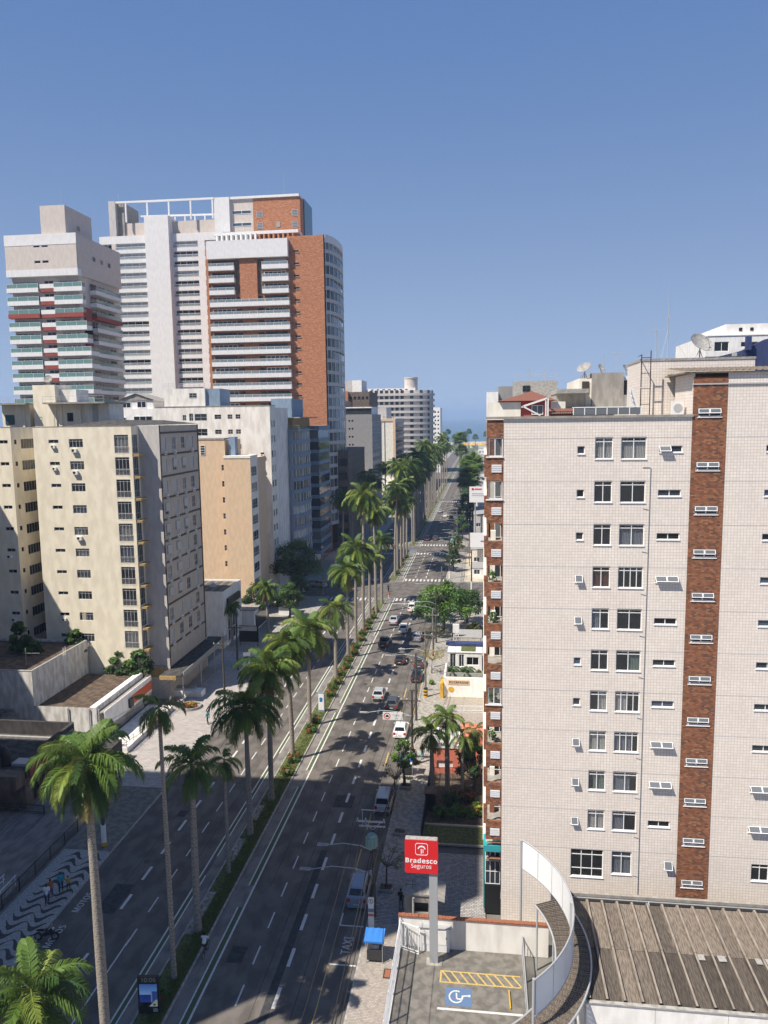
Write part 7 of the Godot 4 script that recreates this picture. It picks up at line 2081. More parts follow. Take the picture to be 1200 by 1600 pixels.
func car(label: String, kind: String, paint: String, at: Vector3, turn := 0.0, group := "cars on the avenue") -> void:
	var d := car_meshes(kind)
	var t := thing("car", label, "car", at, turn, group)
	t.scale = Vector3.ONE * 1.02
	var h: float = d["ln"] * 0.5
	var body := put("body", d["body"], M["car_" + paint], t)
	put("rear_window", d["rear_window"], M.car_glass, t)
	put("windshield", d["windshield"], M.car_glass, t)
	for k in ["side_a", "side_b", "side_c", "side_d"]: put("side_window", d[k], M.car_glass, t)
	for sx in [-0.72, 0.72]:
		for z in [h - 0.78, -h + 0.78]:
			var w := put("wheel", d["tyre"], M.tyre, t, Transform3D(Basis(), Vector3(sx, 0.31, z)))
			put("rim", d["rim"], M.rim, w)
		put("tail_lamp", d["lamp"], M.tail_lamp, t, Transform3D(Basis(), Vector3(sx * 0.88, d["belt"] - 0.22, h - 0.03)))
		put("head_lamp", d["lamp"], M.head_lamp, t, Transform3D(Basis(Vector3.UP, PI), Vector3(sx * 0.82, d["belt"] - 0.34, -h + 0.06)))
		put("mirror", d["mirror"], M["car_" + paint], t, Transform3D(Basis(Vector3.UP, 0.0 if sx > 0 else PI), Vector3(sx * 1.13, d["belt"] + 0.06, -h * 0.38)))
	put("bumper", d["bumper"], M.car_graphite if paint in ["silver", "graphite", "black"] else M["car_" + paint], t, Transform3D(Basis(), Vector3(0, 0.05, h - 0.0)))
	put("licence_plate", d["plate"], M.plate, t, Transform3D(Basis(), Vector3(0, 0.5, h + 0.03)))

func build_cars() -> void:
	var list := [
		["silver hatchback driving alone left of the grey hatchback", "hatch", "silver", -14.75, -105.8], ["dark grey hatchback beside the silver one under the no-cars sign", "hatch", "graphite", -12.4, -102.4],
		["black car with a dark red rear in the middle lane", "hatch", "black", -13.4, -122.1], ["black saloon next to the median bushes", "sedan", "black", -17.35, -131.5],
		["silver saloon nearest the median before the crossing", "sedan", "silver", -17.25, -146.1], ["white hatchback behind the silver saloon in the middle lane", "hatch", "white", -14.75, -140.7],
		["grey blue car beside the pavement trees", "hatch", "grey_blue", -11.75, -135.2], ["white sport utility car waiting at the zebra crossing", "suv", "white", -14.6, -156.7],
		["small white car in the right lane beside the waiting white car", "hatch", "white", -12.1, -160.0]]
	for c in list: car(c[0], c[1], c[2], Vector3(c[3], 0.005, c[4]))
	var parked := [["silver people carrier parked by the thin grey tree", "van", "silver", -10.05, -75.0], ["grey sport utility car parked before the blue kiosk", "suv", "grey_blue", -10.2, -59.8], ["black saloon parked beside the striped pole", "sedan", "black", -10.0, -114.2], ["dark hatchback parked ahead of the black saloon", "hatch", "graphite", -10.1, -120.4], ["white car parked behind the young green tree", "hatch", "white", -10.3, -93.4]]
	for c in parked: car(c[0], c[1], c[2], Vector3(c[3], 0.005, c[4]), 0.0, "cars parked along the right kerb")
	var far := [["dark saloon in the shadow band beyond the second crossing, left one", "sedan", "black", -18.1, -249.0], ["dark car in the shadow band beyond the second crossing, right one", "hatch", "graphite", -15.4, -249.5], ["white car far down the avenue beside the palms", "hatch", "white", -15.2, -309.0], ["dark car far down the avenue in the right lane", "hatch", "black", -12.4, -302.0], ["silver car far down the avenue behind the white one", "sedan", "silver", -18.0, -322.0], ["dark car farthest down the avenue", "suv", "graphite", -12.2, -345.0]]
	for c in far: car(c[0], c[1], c[2], Vector3(c[3], 0.005, c[4]))
	var left := [["dark car on the left carriageway beyond the side street", "sedan", "graphite", -31.5, -262.0], ["black car on the left carriageway seen between palm trunks", "hatch", "black", -28.4, -243.0], ["silver car crossing on the left carriageway near the zebra", "sedan", "silver", -31.9, -214.0]]
	for c in left: car(c[0], c[1], c[2], Vector3(c[3], 0.005, c[4]), PI)
	car("white van parked in the shade before the stained white block", "van", "white", Vector3(-41.6, 0.12, -172.5), 0.1, "cars parked on the left")
	car("white pickup parked by the wooden pole on the left pavement", "suv", "white", Vector3(-38.6, 0.12, -119.0), 0.3, "cars parked on the left")
	car("dark car parked in the shade beside the white van", "sedan", "black", Vector3(-44.3, 0.12, -172.0), 0.1, "cars parked on the left")
	car("champagne hatchback parked under the shade tree before the blue glass building", "hatch", "champagne", Vector3(-38.9, 0.12, -177.0), 1.2, "cars parked on the left")
	# motorcycle at the kerb
	var t := thing("motorcycle", "black motorcycle parked at the left kerb beside the mosaic pavement", "motorcycle", Vector3(-33.6, 0.005, -51.5), 0.15)
	for x in [-0.65, 0.65]:
		var b := MB.new(); b.tube([Vector3(x, 0.31, -0.06), Vector3(x, 0.31, 0.06)], [0.31, 0.31], 18); var w := obj("wheel", b, M.tyre, t)
		b = MB.new(); b.tube([Vector3(x, 0.31, -0.07), Vector3(x, 0.31, 0.07)], [0.2, 0.2], 12); obj("rim", b, M.rim, w)
	var b := MB.new()
	b.tube([Vector3(-0.62, 0.45, 0), Vector3(-0.1, 0.42, 0), Vector3(0.35, 0.55, 0), Vector3(0.42, 0.95, 0)], [0.06, 0.16, 0.13, 0.05], 8)
	b.bar(Vector3(0.65, 0.31, 0.08), Vector3(0.4, 1.0, 0.08), 0.04); b.bar(Vector3(0.65, 0.31, -0.08), Vector3(0.4, 1.0, -0.08), 0.04)
	obj("frame", b, M.black, t)
	b = MB.new(); b.sphere(Vector3(0.12, 0.82, 0), Vector3(0.28, 0.15, 0.15), 12, 8); obj("tank", b, M.car_black, t)
	b = MB.new(); b.sphere(Vector3(-0.38, 0.8, 0), Vector3(0.42, 0.09, 0.14), 12, 8); obj("seat", b, M.tyre, t)
	b = MB.new(); b.tube([Vector3(0.32, 1.08, -0.38), Vector3(0.42, 1.05, 0), Vector3(0.32, 1.08, 0.38)], [0.02, 0.02, 0.02], 6); obj("handlebar", b, M.steel, t)
	b = MB.new(); b.sphere(Vector3(0.52, 0.92, 0), Vector3(0.1, 0.1, 0.1), 10, 6); obj("headlight", b, M.head_lamp, t)

# ---------- street furniture ----------
func lamp_arm(t: Node3D, a: Vector3, e: Vector3) -> void:
	var b := MB.new()
	var m := a.lerp(e, 0.5) + Vector3(0, absf(e.x - a.x) * 0.1, 0)
	b.tube([a, a.lerp(m, 0.55) + Vector3(0, 0.1, 0), m.lerp(e, 0.3) + Vector3(0, 0.06, 0), e], [0.045, 0.04, 0.035, 0.03], 7)
	var o := obj("lamp_arm", b, M.galvanised, t)
	b = MB.new()
	b.box(Vector3(e.x - 0.85, e.y - 0.04, e.z - 0.15), Vector3(e.x + 0.05, e.y + 0.07, e.z + 0.15))
	obj("lamp_head", b, M.stone_light, o)

func utility_pole(label: String, at: Vector3, h: float, arm_y: float, lamps: Array, m: Material, transformer := false, base := "") -> Node3D:
	var t := thing("utility_pole", label, "utility pole", at, 0.0, "utility poles")
	var b := MB.new()
	b.tube([Vector3.ZERO, Vector3(0, h * 0.5, 0), Vector3(0, h, 0)], [0.17, 0.14, 0.11], 9)
	obj("pole", b, m, t)
	if arm_y > 0:
		b = MB.new(); b.bar(Vector3(-1.3, arm_y, 0.12), Vector3(1.0, arm_y, 0.12), 0.1, 0.12)
		b.bar(Vector3(-0.8, arm_y, 0.12), Vector3(0, arm_y - 0.7, 0.1), 0.04); b.bar(Vector3(0.7, arm_y, 0.12), Vector3(0, arm_y - 0.7, 0.1), 0.04)
		obj("crossarm", b, m if not transformer else M.galvanised, t)
		for x in [-1.2, -0.55, 0.9]:
			b = MB.new(); b.lathe([Vector2(0.03, 0), Vector2(0.07, 0.04), Vector2(0.04, 0.1), Vector2(0.07, 0.14), Vector2(0.03, 0.22), Vector2(0, 0.24)], 8, Vector3(x, arm_y + 0.06, 0.12)); obj("insulator", b, M.grey_wall, t)
	for l in lamps: lamp_arm(t, Vector3(0, l[1], 0), Vector3(-l[0], l[1] + l[2], 0))
	if transformer:
		b = MB.new(); b.lathe([Vector2(0.0, 6.2), Vector2(0.34, 6.22), Vector2(0.36, 7.2), Vector2(0.3, 7.3), Vector2(0, 7.32)], 14, Vector3(-0.05, 0, 0.5))
		for k in 10: b.cbox(Vector3(-0.05 + cos(k * 0.63) * 0.42, 6.7, 0.5 + sin(k * 0.63) * 0.42), Vector3(0.12, 0.8, 0.12))
		obj("transformer", b, M.transformer, t)
		b = MB.new(); b.bar(Vector3(-1.1, 7.75, 0.1), Vector3(1.0, 7.75, 0.1), 0.1); b.bar(Vector3(-0.9, 9.1, 0.1), Vector3(0.2, 9.1, 0.1), 0.06); b.bar(Vector3(-0.8, 7.75, 0.3), Vector3(-0.8, 9.1, 0.1), 0.03)
		obj("switch_rack", b, M.galvanised, t)
	if base == "white":
		b = MB.new(); b.tube([Vector3(0, 0.02, 0), Vector3(0, 1.9, 0)], [0.2, 0.18], 10); obj("painted_base", b, M.sign_white, t)
		b = MB.new(); b.tube([Vector3(0, 1.9, 0), Vector3(0, 2.25, 0)], [0.2, 0.2], 10); obj("red_band", b, M.brick_cap, t)
	elif base == "striped":
		for k in 3:
			b = MB.new(); b.tube([Vector3(0, 0.02 + k * 0.45, 0), Vector3(0, 0.24 + k * 0.45, 0)], [0.3, 0.3], 12); obj("yellow_stripe", b, M.yellow_paint, t)
			b = MB.new(); b.tube([Vector3(0, 0.24 + k * 0.45, 0), Vector3(0, 0.47 + k * 0.45, 0)], [0.3, 0.3], 12); obj("black_stripe", b, M.black, t)
	elif base == "wrapped":
		b = MB.new(); b.tube([Vector3(0, 0.4, 0), Vector3(0, 2.1, 0)], [0.24, 0.24], 10); obj("white_wrap", b, M.sign_white, t)
		b = MB.new(); b.tube([Vector3(0, 0.05, 0), Vector3(0, 0.4, 0)], [0.3, 0.26], 10); obj("yellow_foot", b, M.yellow_paint, t)
	return t

func wire_run(label: String, pts: Array, offs: Array, r := 0.02, sag := 0.6) -> void:
	var t := thing("power_line", label, "cable", pts[0])
	for o in offs:
		var b := MB.new()
		for i in pts.size() - 1:
			var line := []
			var rad := []
			for k in 9:
				var s := k / 8.0
				line.append(pts[i].lerp(pts[i + 1], s) - pts[0] + o - Vector3(0, sag * 4.0 * s * (1 - s), 0)); rad.append(r)
			b.tube(line, rad, 4, false)
		obj("cable", b, M.cable, t)

func build_street() -> void:
	utility_pole("concrete utility pole with a green transformer and two long lamp arms", Vector3(-8.6, 0.12, -56.9), 9.4, 8.15, [[5.2, 3.6, 0.1], [3.7, 5.6, 0.3]], M.wood_pole, true)
	var pb := utility_pole("utility pole with a white painted foot carrying the no-cars sign arm", Vector3(-8.0, 0.12, -84.2), 9.0, 7.8, [[5.2, 5.9, 0.25]], M.wood_pole, false, "white")
	var sg := thing("traffic_sign", "white no-cars traffic sign board hung over the right lane", "sign", Vector3(-10.2, 5.6, -84.0))
	var b := MB.new(); b.box(Vector3(-1.15, 0, 0), Vector3(1.15, 0.9, 0.05)); obj("board", b, M.sign_white, sg)
	b = MB.new()
	for k in 24:
		var a0 := TAU * k / 24.0
		var a1 := TAU * (k + 1) / 24.0
		var c := Vector3(-0.65, 0.45, 0.06)
		b.quad(c + Vector3(cos(a0) * .3, sin(a0) * .3, 0), c + Vector3(cos(a0) * .39, sin(a0) * .39, 0), c + Vector3(cos(a1) * .39, sin(a1) * .39, 0), c + Vector3(cos(a1) * .3, sin(a1) * .3, 0))
	obj("red_ring", b, M.sign_red, sg)
	b = MB.new(); b.cbox(Vector3(-0.65, 0.42, 0.06), Vector3(0.36, 0.14, 0.01)); b.cbox(Vector3(-0.65, 0.53, 0.06), Vector3(0.22, 0.1, 0.01)); b.cbox(Vector3(-0.77, 0.33, 0.06), Vector3(0.07, 0.08, 0.01)); b.cbox(Vector3(-0.53, 0.33, 0.06), Vector3(0.07, 0.08, 0.01)); obj("car_symbol", b, M.black, sg)
	b = MB.new(); b.cbox(Vector3(0.35, 0.62, 0.06), Vector3(0.8, 0.05, 0.01)); b.cbox(Vector3(0.45, 0.5, 0.06), Vector3(0.6, 0.05, 0.01)); b.cbox(Vector3(0.5, 0.2, 0.06), Vector3(0.16, 0.12, 0.01)); obj("text_lines", b, M.frame_grey, sg)
	b = MB.new(); b.bar(Vector3(-1.3, 0.5, -0.06), Vector3(2.2, 0.5, -0.12), 0.08); obj("bracket", b, M.galvanised, sg)
	utility_pole("utility pole with a yellow and black striped foot by the notice wall", Vector3(-8.1, 0.12, -106.2), 10.0, 9.2, [[5.0, 5.5, 0.5], [3.0, 6.6, 0.4]], M.pole_concrete, false, "striped")
	utility_pole("utility pole with a white foot beside the guard house", Vector3(-7.9, 0.12, -119.5), 9.5, 8.6, [], M.pole_concrete, false, "white")
	utility_pole("dark crossarm pole standing at the kerb beside the comb gate", Vector3(-8.7, 0.12, -97.5), 9.2, 8.0, [], M.wood_pole)
	var zs := [-133.0, -152.0, -188.0, -206.0, -221.0, -244.0, -266.0, -290.0, -320.0]
	for i in zs.size():
		utility_pole("%s utility pole on the right pavement beyond the guard house" % ordinal(i), Vector3(-8.2, 0.12, zs[i]), 9.6 + 0.4 * (i % 3), 8.8, [[4.6, 6.0, 0.5], [2.8, 7.0, 0.4]], M.pole_concrete if i % 2 else M.wood_pole, i == 3, "white" if i in [1, 2, 4] else "")
	utility_pole("white footed post at the side street corner on the right", Vector3(-2.6, 0.1, -176.5), 9.2, 0, [], M.frame_dark, false, "white")
	utility_pole("dark utility pole with a white wrap behind the foreground palm", Vector3(-35.5, 0.12, -64.4), 11.6, 11.0, [], M.wood_pole, false, "wrapped")
	utility_pole("wooden utility pole on the plaza edge by the teal shirted person", Vector3(-35.9, 0.12, -100.1), 10.0, 8.9, [], M.wood_pole)
	utility_pole("wooden utility pole beside the white pickup on the left", Vector3(-39.0, 0.12, -115.4), 8.0, 7.0, [], M.wood_pole)
	utility_pole("wooden utility pole in the tree shade by the white van", Vector3(-36.2, 0.12, -168.5), 9.0, 8.0, [], M.pole_concrete)
	var rp := [Vector3(-8.3, 8.3, -20), Vector3(-8.6, 8.4, -56.9), Vector3(-8.0, 8.0, -84.2), Vector3(-8.1, 9.4, -106.2), Vector3(-8.2, 9.0, -133), Vector3(-8.2, 9.2, -152), Vector3(-8.2, 9.0, -188), Vector3(-8.2, 9.2, -221), Vector3(-8.2, 9.0, -266)]
	wire_run("bundle of overhead power wires along the right pavement", rp, [Vector3(-1.2, 0, 0), Vector3(-0.55, 0, 0), Vector3(0.9, 0, 0)])
	wire_run("lower bundle of thick telephone cables along the right pavement", rp, [Vector3(-0.2, -2.6, 0), Vector3(-0.25, -2.9, 0), Vector3(0.1, -2.2, 0)], 0.03, 0.8)
	var lp := [Vector3(-35.6, 11.2, -20), Vector3(-35.5, 11.2, -64.4), Vector3(-35.9, 9.0, -100.1), Vector3(-39.0, 7.2, -115.4)]
	wire_run("overhead wires along the left pavement from the wrapped pole", lp, [Vector3(-1.2, 0, 0), Vector3(-0.55, 0, 0), Vector3(0.9, 0, 0), Vector3(0.1, -2.4, 0)], 0.018, 0.9)
	# bus stop marker, carts, clocks
	var t := thing("stop_marker", "white parking notice column with blue and red bands on the pavement", "sign", Vector3(-8.6, 0.12, -55.2))
	b = MB.new(); b.box(Vector3(-0.22, 0, -0.06), Vector3(0.22, 2.1, 0.06)); obj("column", b, M.sign_white, t)
	b = MB.new(); b.box(Vector3(-0.24, 2.1, -0.04), Vector3(0.24, 2.75, 0.04)); var pl := obj("plate", b, M.sign_white, t)
	b = MB.new(); b.tube([Vector3(0, 2.45, 0.04), Vector3(0, 2.45, 0.055)], [0.19, 0.19], 20); obj("ring", b, M.black, pl)
	b = MB.new(); b.tube([Vector3(0, 2.45, 0.05), Vector3(0, 2.45, 0.062)], [0.15, 0.15], 20); obj("disc", b, M.sign_white, pl)
	text_on(pl, "E", 0.24, M.black, Transform3D(Basis(), Vector3(0, 2.45, 0.07)), true)
	b = MB.new(); b.box(Vector3(-0.225, 1.55, 0.06), Vector3(0.225, 1.85, 0.07)); obj("blue_band", b, M.tank_blue, t)
	b = MB.new(); b.box(Vector3(-0.225, 1.2, 0.06), Vector3(0.225, 1.42, 0.07)); obj("red_band", b, M.coral, t)
	cart("street vendor cart under a blue awning on the near pavement", Vector3(-7.85, 0.12, -52.0), 1.45, 1)
	cart("pair of blue vendor awnings at the kerb before the white footed pole", Vector3(-9.0 + 0.6, 0.12, -82.0), 1.5, 2)
	t = thing("clock_panel", "black digital clock and advertising panel on the near median", "display", Vector3(-22.35, 0.1, -45.2), 0.12)
	b = MB.new(); b.box(Vector3(-0.72, 0, -0.12), Vector3(0.72, 2.7, 0.12)); var cs := obj("casing", b, M.black, t)
	text_on(cs, "10:06", 0.42, M.stone_light, Transform3D(Basis(), Vector3(0.02, 2.5, 0.13)))
	b = MB.new(); b.box(Vector3(0.27, 0.16, 0.12), Vector3(0.6, 0.42, 0.13)); obj("notice", b, M.stone_light, cs)
	var im := Image.create(96, 128, false, Image.FORMAT_RGB8)
	for y in 128:
		for x in 96:
			var c := Color(.25, .42, .75).lerp(Color(.5, .68, .92), y / 60.0) if y < 60 else (Color(.12, .2, .5).lerp(Color(.16, .27, .6), (y - 60) / 40.0) if y < 104 else Color(.05, .06, .08))
			if y > 40 and y < 96 and x > 62 and x > 60 + absi(y - 66) / 6: c = Color(.2, .3, .58)
			if x > 60 and x < 68 and y > 44 and y < 104: c = Color(.45, .55, .8)
			if y > 88 and x + y > 158 + 24 - 8: c = Color(.62, .66, .68)
			if x > 70 and x < 86 and y > 110 and y < 122 and absi(x - 78) < (y - 108): c = Color(.08, .3, .18)
			im.set_pixel(x, y, c)
	var sm := StandardMaterial3D.new()
	sm.albedo_color = Color(.1, .1, .1)
	sm.emission_enabled = true
	sm.emission_texture = ImageTexture.create_from_image(im)
	sm.emission_energy_multiplier = 0.3
	sm.roughness = 0.2
	b = MB.new(); b.quad_uv(Vector3(-0.6, 0.55, 0.13), Vector3(0.6, 0.55, 0.13), Vector3(0.6, 2.2, 0.13), Vector3(-0.6, 2.2, 0.13)); obj("screen", b, sm, cs)
	t = thing("notice_panel", "white and blue advertising panel on the median among the red bushes", "display", Vector3(-21.9, 0.1, -99.3))
	b = MB.new(); b.box(Vector3(-0.45, 0, -0.12), Vector3(0.45, 2.75, 0.12)); cs = obj("casing", b, M.blue_wall, t)
	b = MB.new(); b.box(Vector3(-0.38, 0.3, 0.12), Vector3(0.38, 2.6, 0.13)); obj("poster", b, M.sign_white, cs)
	b = MB.new(); b.tube([Vector3(0, 1.85, 0.13), Vector3(0, 1.85, 0.14)], [0.24, 0.24], 16); b.box(Vector3(-0.2, 1.45, 0.13), Vector3(0.2, 1.65, 0.14)); obj("emblem", b, M.canopy_blue, cs)
	t = thing("manhole_cover", "rusty square inspection cover in the near pavement", "cover", Vector3(-6.75, 0.12, -50.6))
	b = MB.new(); b.box(Vector3(-0.3, 0, -0.5), Vector3(0.3, 0.02, 0.5)); obj("frame", b, M.frame_brown, t)
	b = MB.new(); b.box(Vector3(-0.2, 0.02, -0.38), Vector3(0.2, 0.035, 0.38)); obj("lid", b, M.brick_cap, t)
	for q in [[-8.1, -60.5, "under the sparse tree by the transformer pole"], [-7.9, -69.5, "on the shaded pavement, empty"], [-8.2, -78.8, "at the foot of the young green tree"]]:
		t = thing("tree_planter", "low square concrete planter kerb " + q[2], "planter", Vector3(q[0], 0.12, q[1]), 0.0, "planter kerbs on the right pavement")
		for s in [[-0.6, -0.5, 0.6, -0.4], [-0.6, 0.4, 0.6, 0.5], [-0.6, -0.4, -0.5, 0.4], [0.5, -0.4, 0.6, 0.4]]:
			b = MB.new(); b.box(Vector3(s[0], 0, s[1]), Vector3(s[2], 0.28, s[3])); obj("kerb_stone", b, M.concrete, t)
		b = MB.new(); b.box(Vector3(-0.5, 0, -0.4), Vector3(0.5, 0.16, 0.4)); obj("soil", b, M.soil, t)

func cart(label: String, at: Vector3, w: float, n: int) -> void:
	var t := thing("vendor_cart", label, "cart", at, 0.0, "vendor carts with blue awnings")
	for i in n:
		var o := Vector3((i - (n - 1) * 0.5) * w * 0.62, 0, 0)
		var ww := w if n == 1 else w * 0.58
		var b := MB.new()
		for k in 6:
			var x0 := -ww * 0.5 + ww * k / 6.0
			b.quad(o + Vector3(x0, 1.85, 0.62), o + Vector3(x0 + ww / 6.0, 1.85, 0.62), o + Vector3(x0 + ww / 6.0, 2.1 + 0.04 * (k % 2), -0.55), o + Vector3(x0, 2.1 + 0.04 * ((k + 1) % 2), -0.55))
		b.box(o + Vector3(-ww * 0.5, 1.72, 0.6), o + Vector3(ww * 0.5, 1.85, 0.63))
		obj("awning", b, M.canopy_blue, t)
	var b := MB.new(); b.box(Vector3(-w * 0.38, 0.2, -0.4), Vector3(w * 0.38, 0.95, 0.4)); obj("counter", b, M.frame_dark, t)
	b = MB.new(); b.box(Vector3(-w * 0.15, 0.95, -0.2), Vector3(w * 0.2, 1.25, 0.2)); obj("box", b, M.stone_light, t)
	for x in [-w * 0.42, w * 0.42]:
		for z in [-0.45, 0.45]:
			b = MB.new(); b.bar(Vector3(x, 0, z), Vector3(x, 1.95, z), 0.04); obj("post", b, M.galvanised, t)

func build_right_lots() -> void:
	# hut behind the boundary wall
	var t := thing("guard_hut", "concrete gate hut with a flat roof behind the boundary wall", "hut", Vector3(-4.9, 0.1, -57))
	wall(t, "wall", FRONT, Vector3(-6.1, 0.1, -56.4), 2.1, 2.4, [Rect2(0.7, 0.9, 1.2, 0.9)], M.grey_concrete)
	wbox("body", Vector3(-6.1, 0.1, -58.6), Vector3(-4.0, 2.45, -56.9), M.brown_wall, t)
	wbox("roof", Vector3(-6.2, 2.5, -58.7), Vector3(-3.9, 2.65, -56.3), M.concrete, t)
	wbox("dark_opening", Vector3(-5.35, 1.0, -56.85), Vector3(-4.25, 1.9, -56.8), M.black, t)
	var b := MB.new(); b.quad(Vector3(-3.9, 2.6, -56.0), Vector3(-2.9, 2.3, -56.0), Vector3(-2.9, 2.3, -58.7), Vector3(-3.9, 2.6, -58.7)); b.quad(Vector3(-3.9, 2.57, -58.7), Vector3(-2.9, 2.27, -58.7), Vector3(-2.9, 2.27, -56.0), Vector3(-3.9, 2.57, -56.0)); objw("lean_to", b, M.grey_concrete, t)
	b = MB.new(); b.tube([Vector3(-5.2, 0.1, -54.4), Vector3(-5.2, 3.6, -54.4)], [0.09, 0.09], 8); objw("white_post", b, M.stone_light, t)
	b = MB.new()
	for x in [-6.0, -5.5]: b.bar(Vector3(x, 2.6, -57.0), Vector3(x, 3.5, -57.0), 0.03)
	b.bar(Vector3(-6.0, 3.3, -57), Vector3(-5.2, 3.3, -57), 0.03); b.bar(Vector3(-6.0, 3.0, -57), Vector3(-5.2, 3.0, -57), 0.03)
	objw("meter_rail", b, M.frame_brown, t)
	bar_fence("black garden fence between the pavement and the garden bed", Vector3(-5.65, 0.12, -67.5), Vector3(-5.65, 0.12, -81.5), 1.9, 0.2, M.frame_dark)
	bar_fence("short black gate across the garden path before the coral shop", Vector3(-5.5, 0.12, -80.6), Vector3(-2.0, 0.12, -80.9), 1.6, 0.18, M.frame_dark)
	t = thing("entrance_gate", "dark entrance gate frame of the garden on the shaded pavement", "gate", Vector3(-5.2, 0.12, -73.6))
	b = MB.new(); b.box(Vector3(-0.5, 0, -0.5), Vector3(0.5, 2.2, -0.4)); b.box(Vector3(-0.5, 2.2, -0.6), Vector3(0.55, 2.35, 0.6)); b.bar(Vector3(-0.45, 0, 0.45), Vector3(-0.45, 2.2, 0.45), 0.09); b.bar(Vector3(0.45, 0, 0.45), Vector3(0.45, 2.2, 0.45), 0.09); obj("frame", b, M.black, t)
	b = MB.new(); b.quad(Vector3(-0.6, 2.5, 0.7), Vector3(0.65, 2.5, 0.7), Vector3(0.65, 2.5, -0.8), Vector3(-0.6, 2.5, -0.8)); b.box(Vector3(-0.6, 2.4, -0.8), Vector3(0.65, 2.49, 0.7)); obj("roof", b, M.brown_wall, t)
	t = thing("garden_edge", "low pale garden kerb along the lawn", "kerb", Vector3(-2.6, 0.1, -71.3))
	b = MB.new(); b.box(Vector3(-3.0, 0, -0.1), Vector3(2.9, 0.2, 0.1)); obj("kerb", b, M.sand, t)
	b = MB.new(); b.box(Vector3(-3.0, 0, 3.3), Vector3(2.9, 0.16, 3.5)); obj("kerb", b, M.stone_light, t)
	t = thing("shop_building", "small coral red shop with a white fascia behind the garden palms", "building", Vector3(-4, 0, -85))
	wall(t, "front_wall", FRONT, Vector3(-5.5, 0.1, -82.6), 3.0, 3.0, [Rect2(0.4, 0.6, 1.8, 0.9)], M.coral)
	wbox("body", Vector3(-5.5, 0.1, -88), Vector3(-2.5, 3.0, -82.9), M.coral, t)
	wbox("counter", Vector3(-5.1, 0.7, -82.85), Vector3(-3.3, 1.6, -82.8), M.white_paint, t)
	wbox("roof", Vector3(-5.6, 3.1, -88.1), Vector3(-2.4, 3.2, -82.5), M.white_paint, t)
	var fas := wbox("fascia", Vector3(-5.6, 3.2, -82.7), Vector3(-2.9, 3.9, -82.5), M.sign_white, t)
	text_on(fas, "MAV", 0.5, M.frame_dark, Transform3D(Basis(), Vector3(-4.1, 3.55, -82.48) - Vector3.ZERO), true)
	wbox("side_wing", Vector3(-2.45, 0.1, -90), Vector3(0.2, 3.0, -86.2), M.coral, t)
	# notice wall and lot
	t = thing("notice_wall", "pale grey wall with an orange lettered board and a yellow round sign", "wall", Vector3(-2.6, 0.1, -106.4))
	wbox("wall", Vector3(-5.5, 0.1, -106.7), Vector3(0.3, 3.05, -106.4), M.white_wall, t)
	b = MB.new(); b.box(Vector3(-4.85, 2.05, -106.4), Vector3(-1.85, 2.72, -106.33)); var bd := objw("letter_board", b, M.apricot, t)
	text_on(bd, "ROTAPRONE", 0.5, M.frame_brown, Transform3D(Basis(), Vector3(-3.35, 2.36, -106.32)), true, 0.95)
	b = MB.new(); b.tube([Vector3(-4.45, 1.3, -106.4), Vector3(-4.45, 1.3, -106.36)], [0.42, 0.42], 18); objw("round_sign", b, M.yellow_paint, t)
	wbox("yellow_return", Vector3(-6.0, 0.1, -108.5), Vector3(-5.55, 2.3, -105.9), M.yellow_paint, t)
	wbox("return_wall", Vector3(-5.54, 0.1, -113), Vector3(-5.3, 3.0, -106.75), M.white_wall, t)
	wbox("base_strip", Vector3(-5.5, 0.1, -106.38), Vector3(0.3, 0.25, -106.2), M.sand, t)
	bar_fence("white comb topped low gate across the lot entrance", Vector3(-5.2, 0.1, -100.9), Vector3(0.2, 0.1, -101.2), 0.9, 0.2, M.white_metal)
	# white guard house
	t = thing("guard_house", "white guard house with a grass roof and dark canopy", "building", Vector3(-3, 0.1, -120))
	var hs := [Rect2(0.3, 0.5, 0.9, 2.2), Rect2(1.7, 0.6, 0.8, 2.0), Rect2(2.9, 0.9, 1.9, 1.3)]
	face(t, FRONT, Vector3(-5.4, 0.1, -118.4), 5.3, 2.9, [hs], M.white_wall)
	glaze(t, FRONT, Vector3(-5.4, 0.1, -118.4), hs, [0.5], [], 0.06, M.frame_white, [M.glass_dark, M.glass_mid])
	wbox("body", Vector3(-5.3, 0.1, -124), Vector3(-0.2, 2.8, -118.7), M.white_wall, t)
	wbox("roof_edge", Vector3(-5.5, 3.0, -121.3), Vector3(0.0, 3.12, -118.3), M.white_paint, t)
	wbox("grass_roof", Vector3(-3.4, 3.12, -121.2), Vector3(-1.1, 3.2, -118.7), M.lawn, t)
	wbox("canopy", Vector3(-5.9, 3.3, -123.0), Vector3(0.2, 3.55, -121.3), M.blue_dark, t)
	for x in [-5.6, -4.6]: wbox("column", Vector3(x, 0.1, -122.6), Vector3(x + 0.3, 3.3, -122.2), M.white_paint, t)
	wbox("garden_wall", Vector3(-5.4, 0.1, -115.0), Vector3(0.1, 0.9, -114.8), M.stone_light, t)
	t = thing("light_box_sign", "white upright light box sign on posts beyond the guard house", "sign", Vector3(-4.5, 0.1, -128))
	b = MB.new(); b.box(Vector3(-0.55, 3.4, -0.15), Vector3(0.55, 4.9, 0.15)); obj("box", b, M.sign_white, t)
	for x in [-0.4, 0.4]:
		b = MB.new(); b.bar(Vector3(x, 0, 0), Vector3(x, 3.4, 0), 0.1); obj("post", b, M.white_paint, t)
	t = thing("forecourt_roof", "flat white carport roof beyond the guard house", "roof", Vector3(-2.5, 0.1, -130))
	b = MB.new(); b.box(Vector3(-2.3, 2.6, -2.5), Vector3(2.4, 2.75, 2.5)); obj("slab", b, M.stone_light, t)
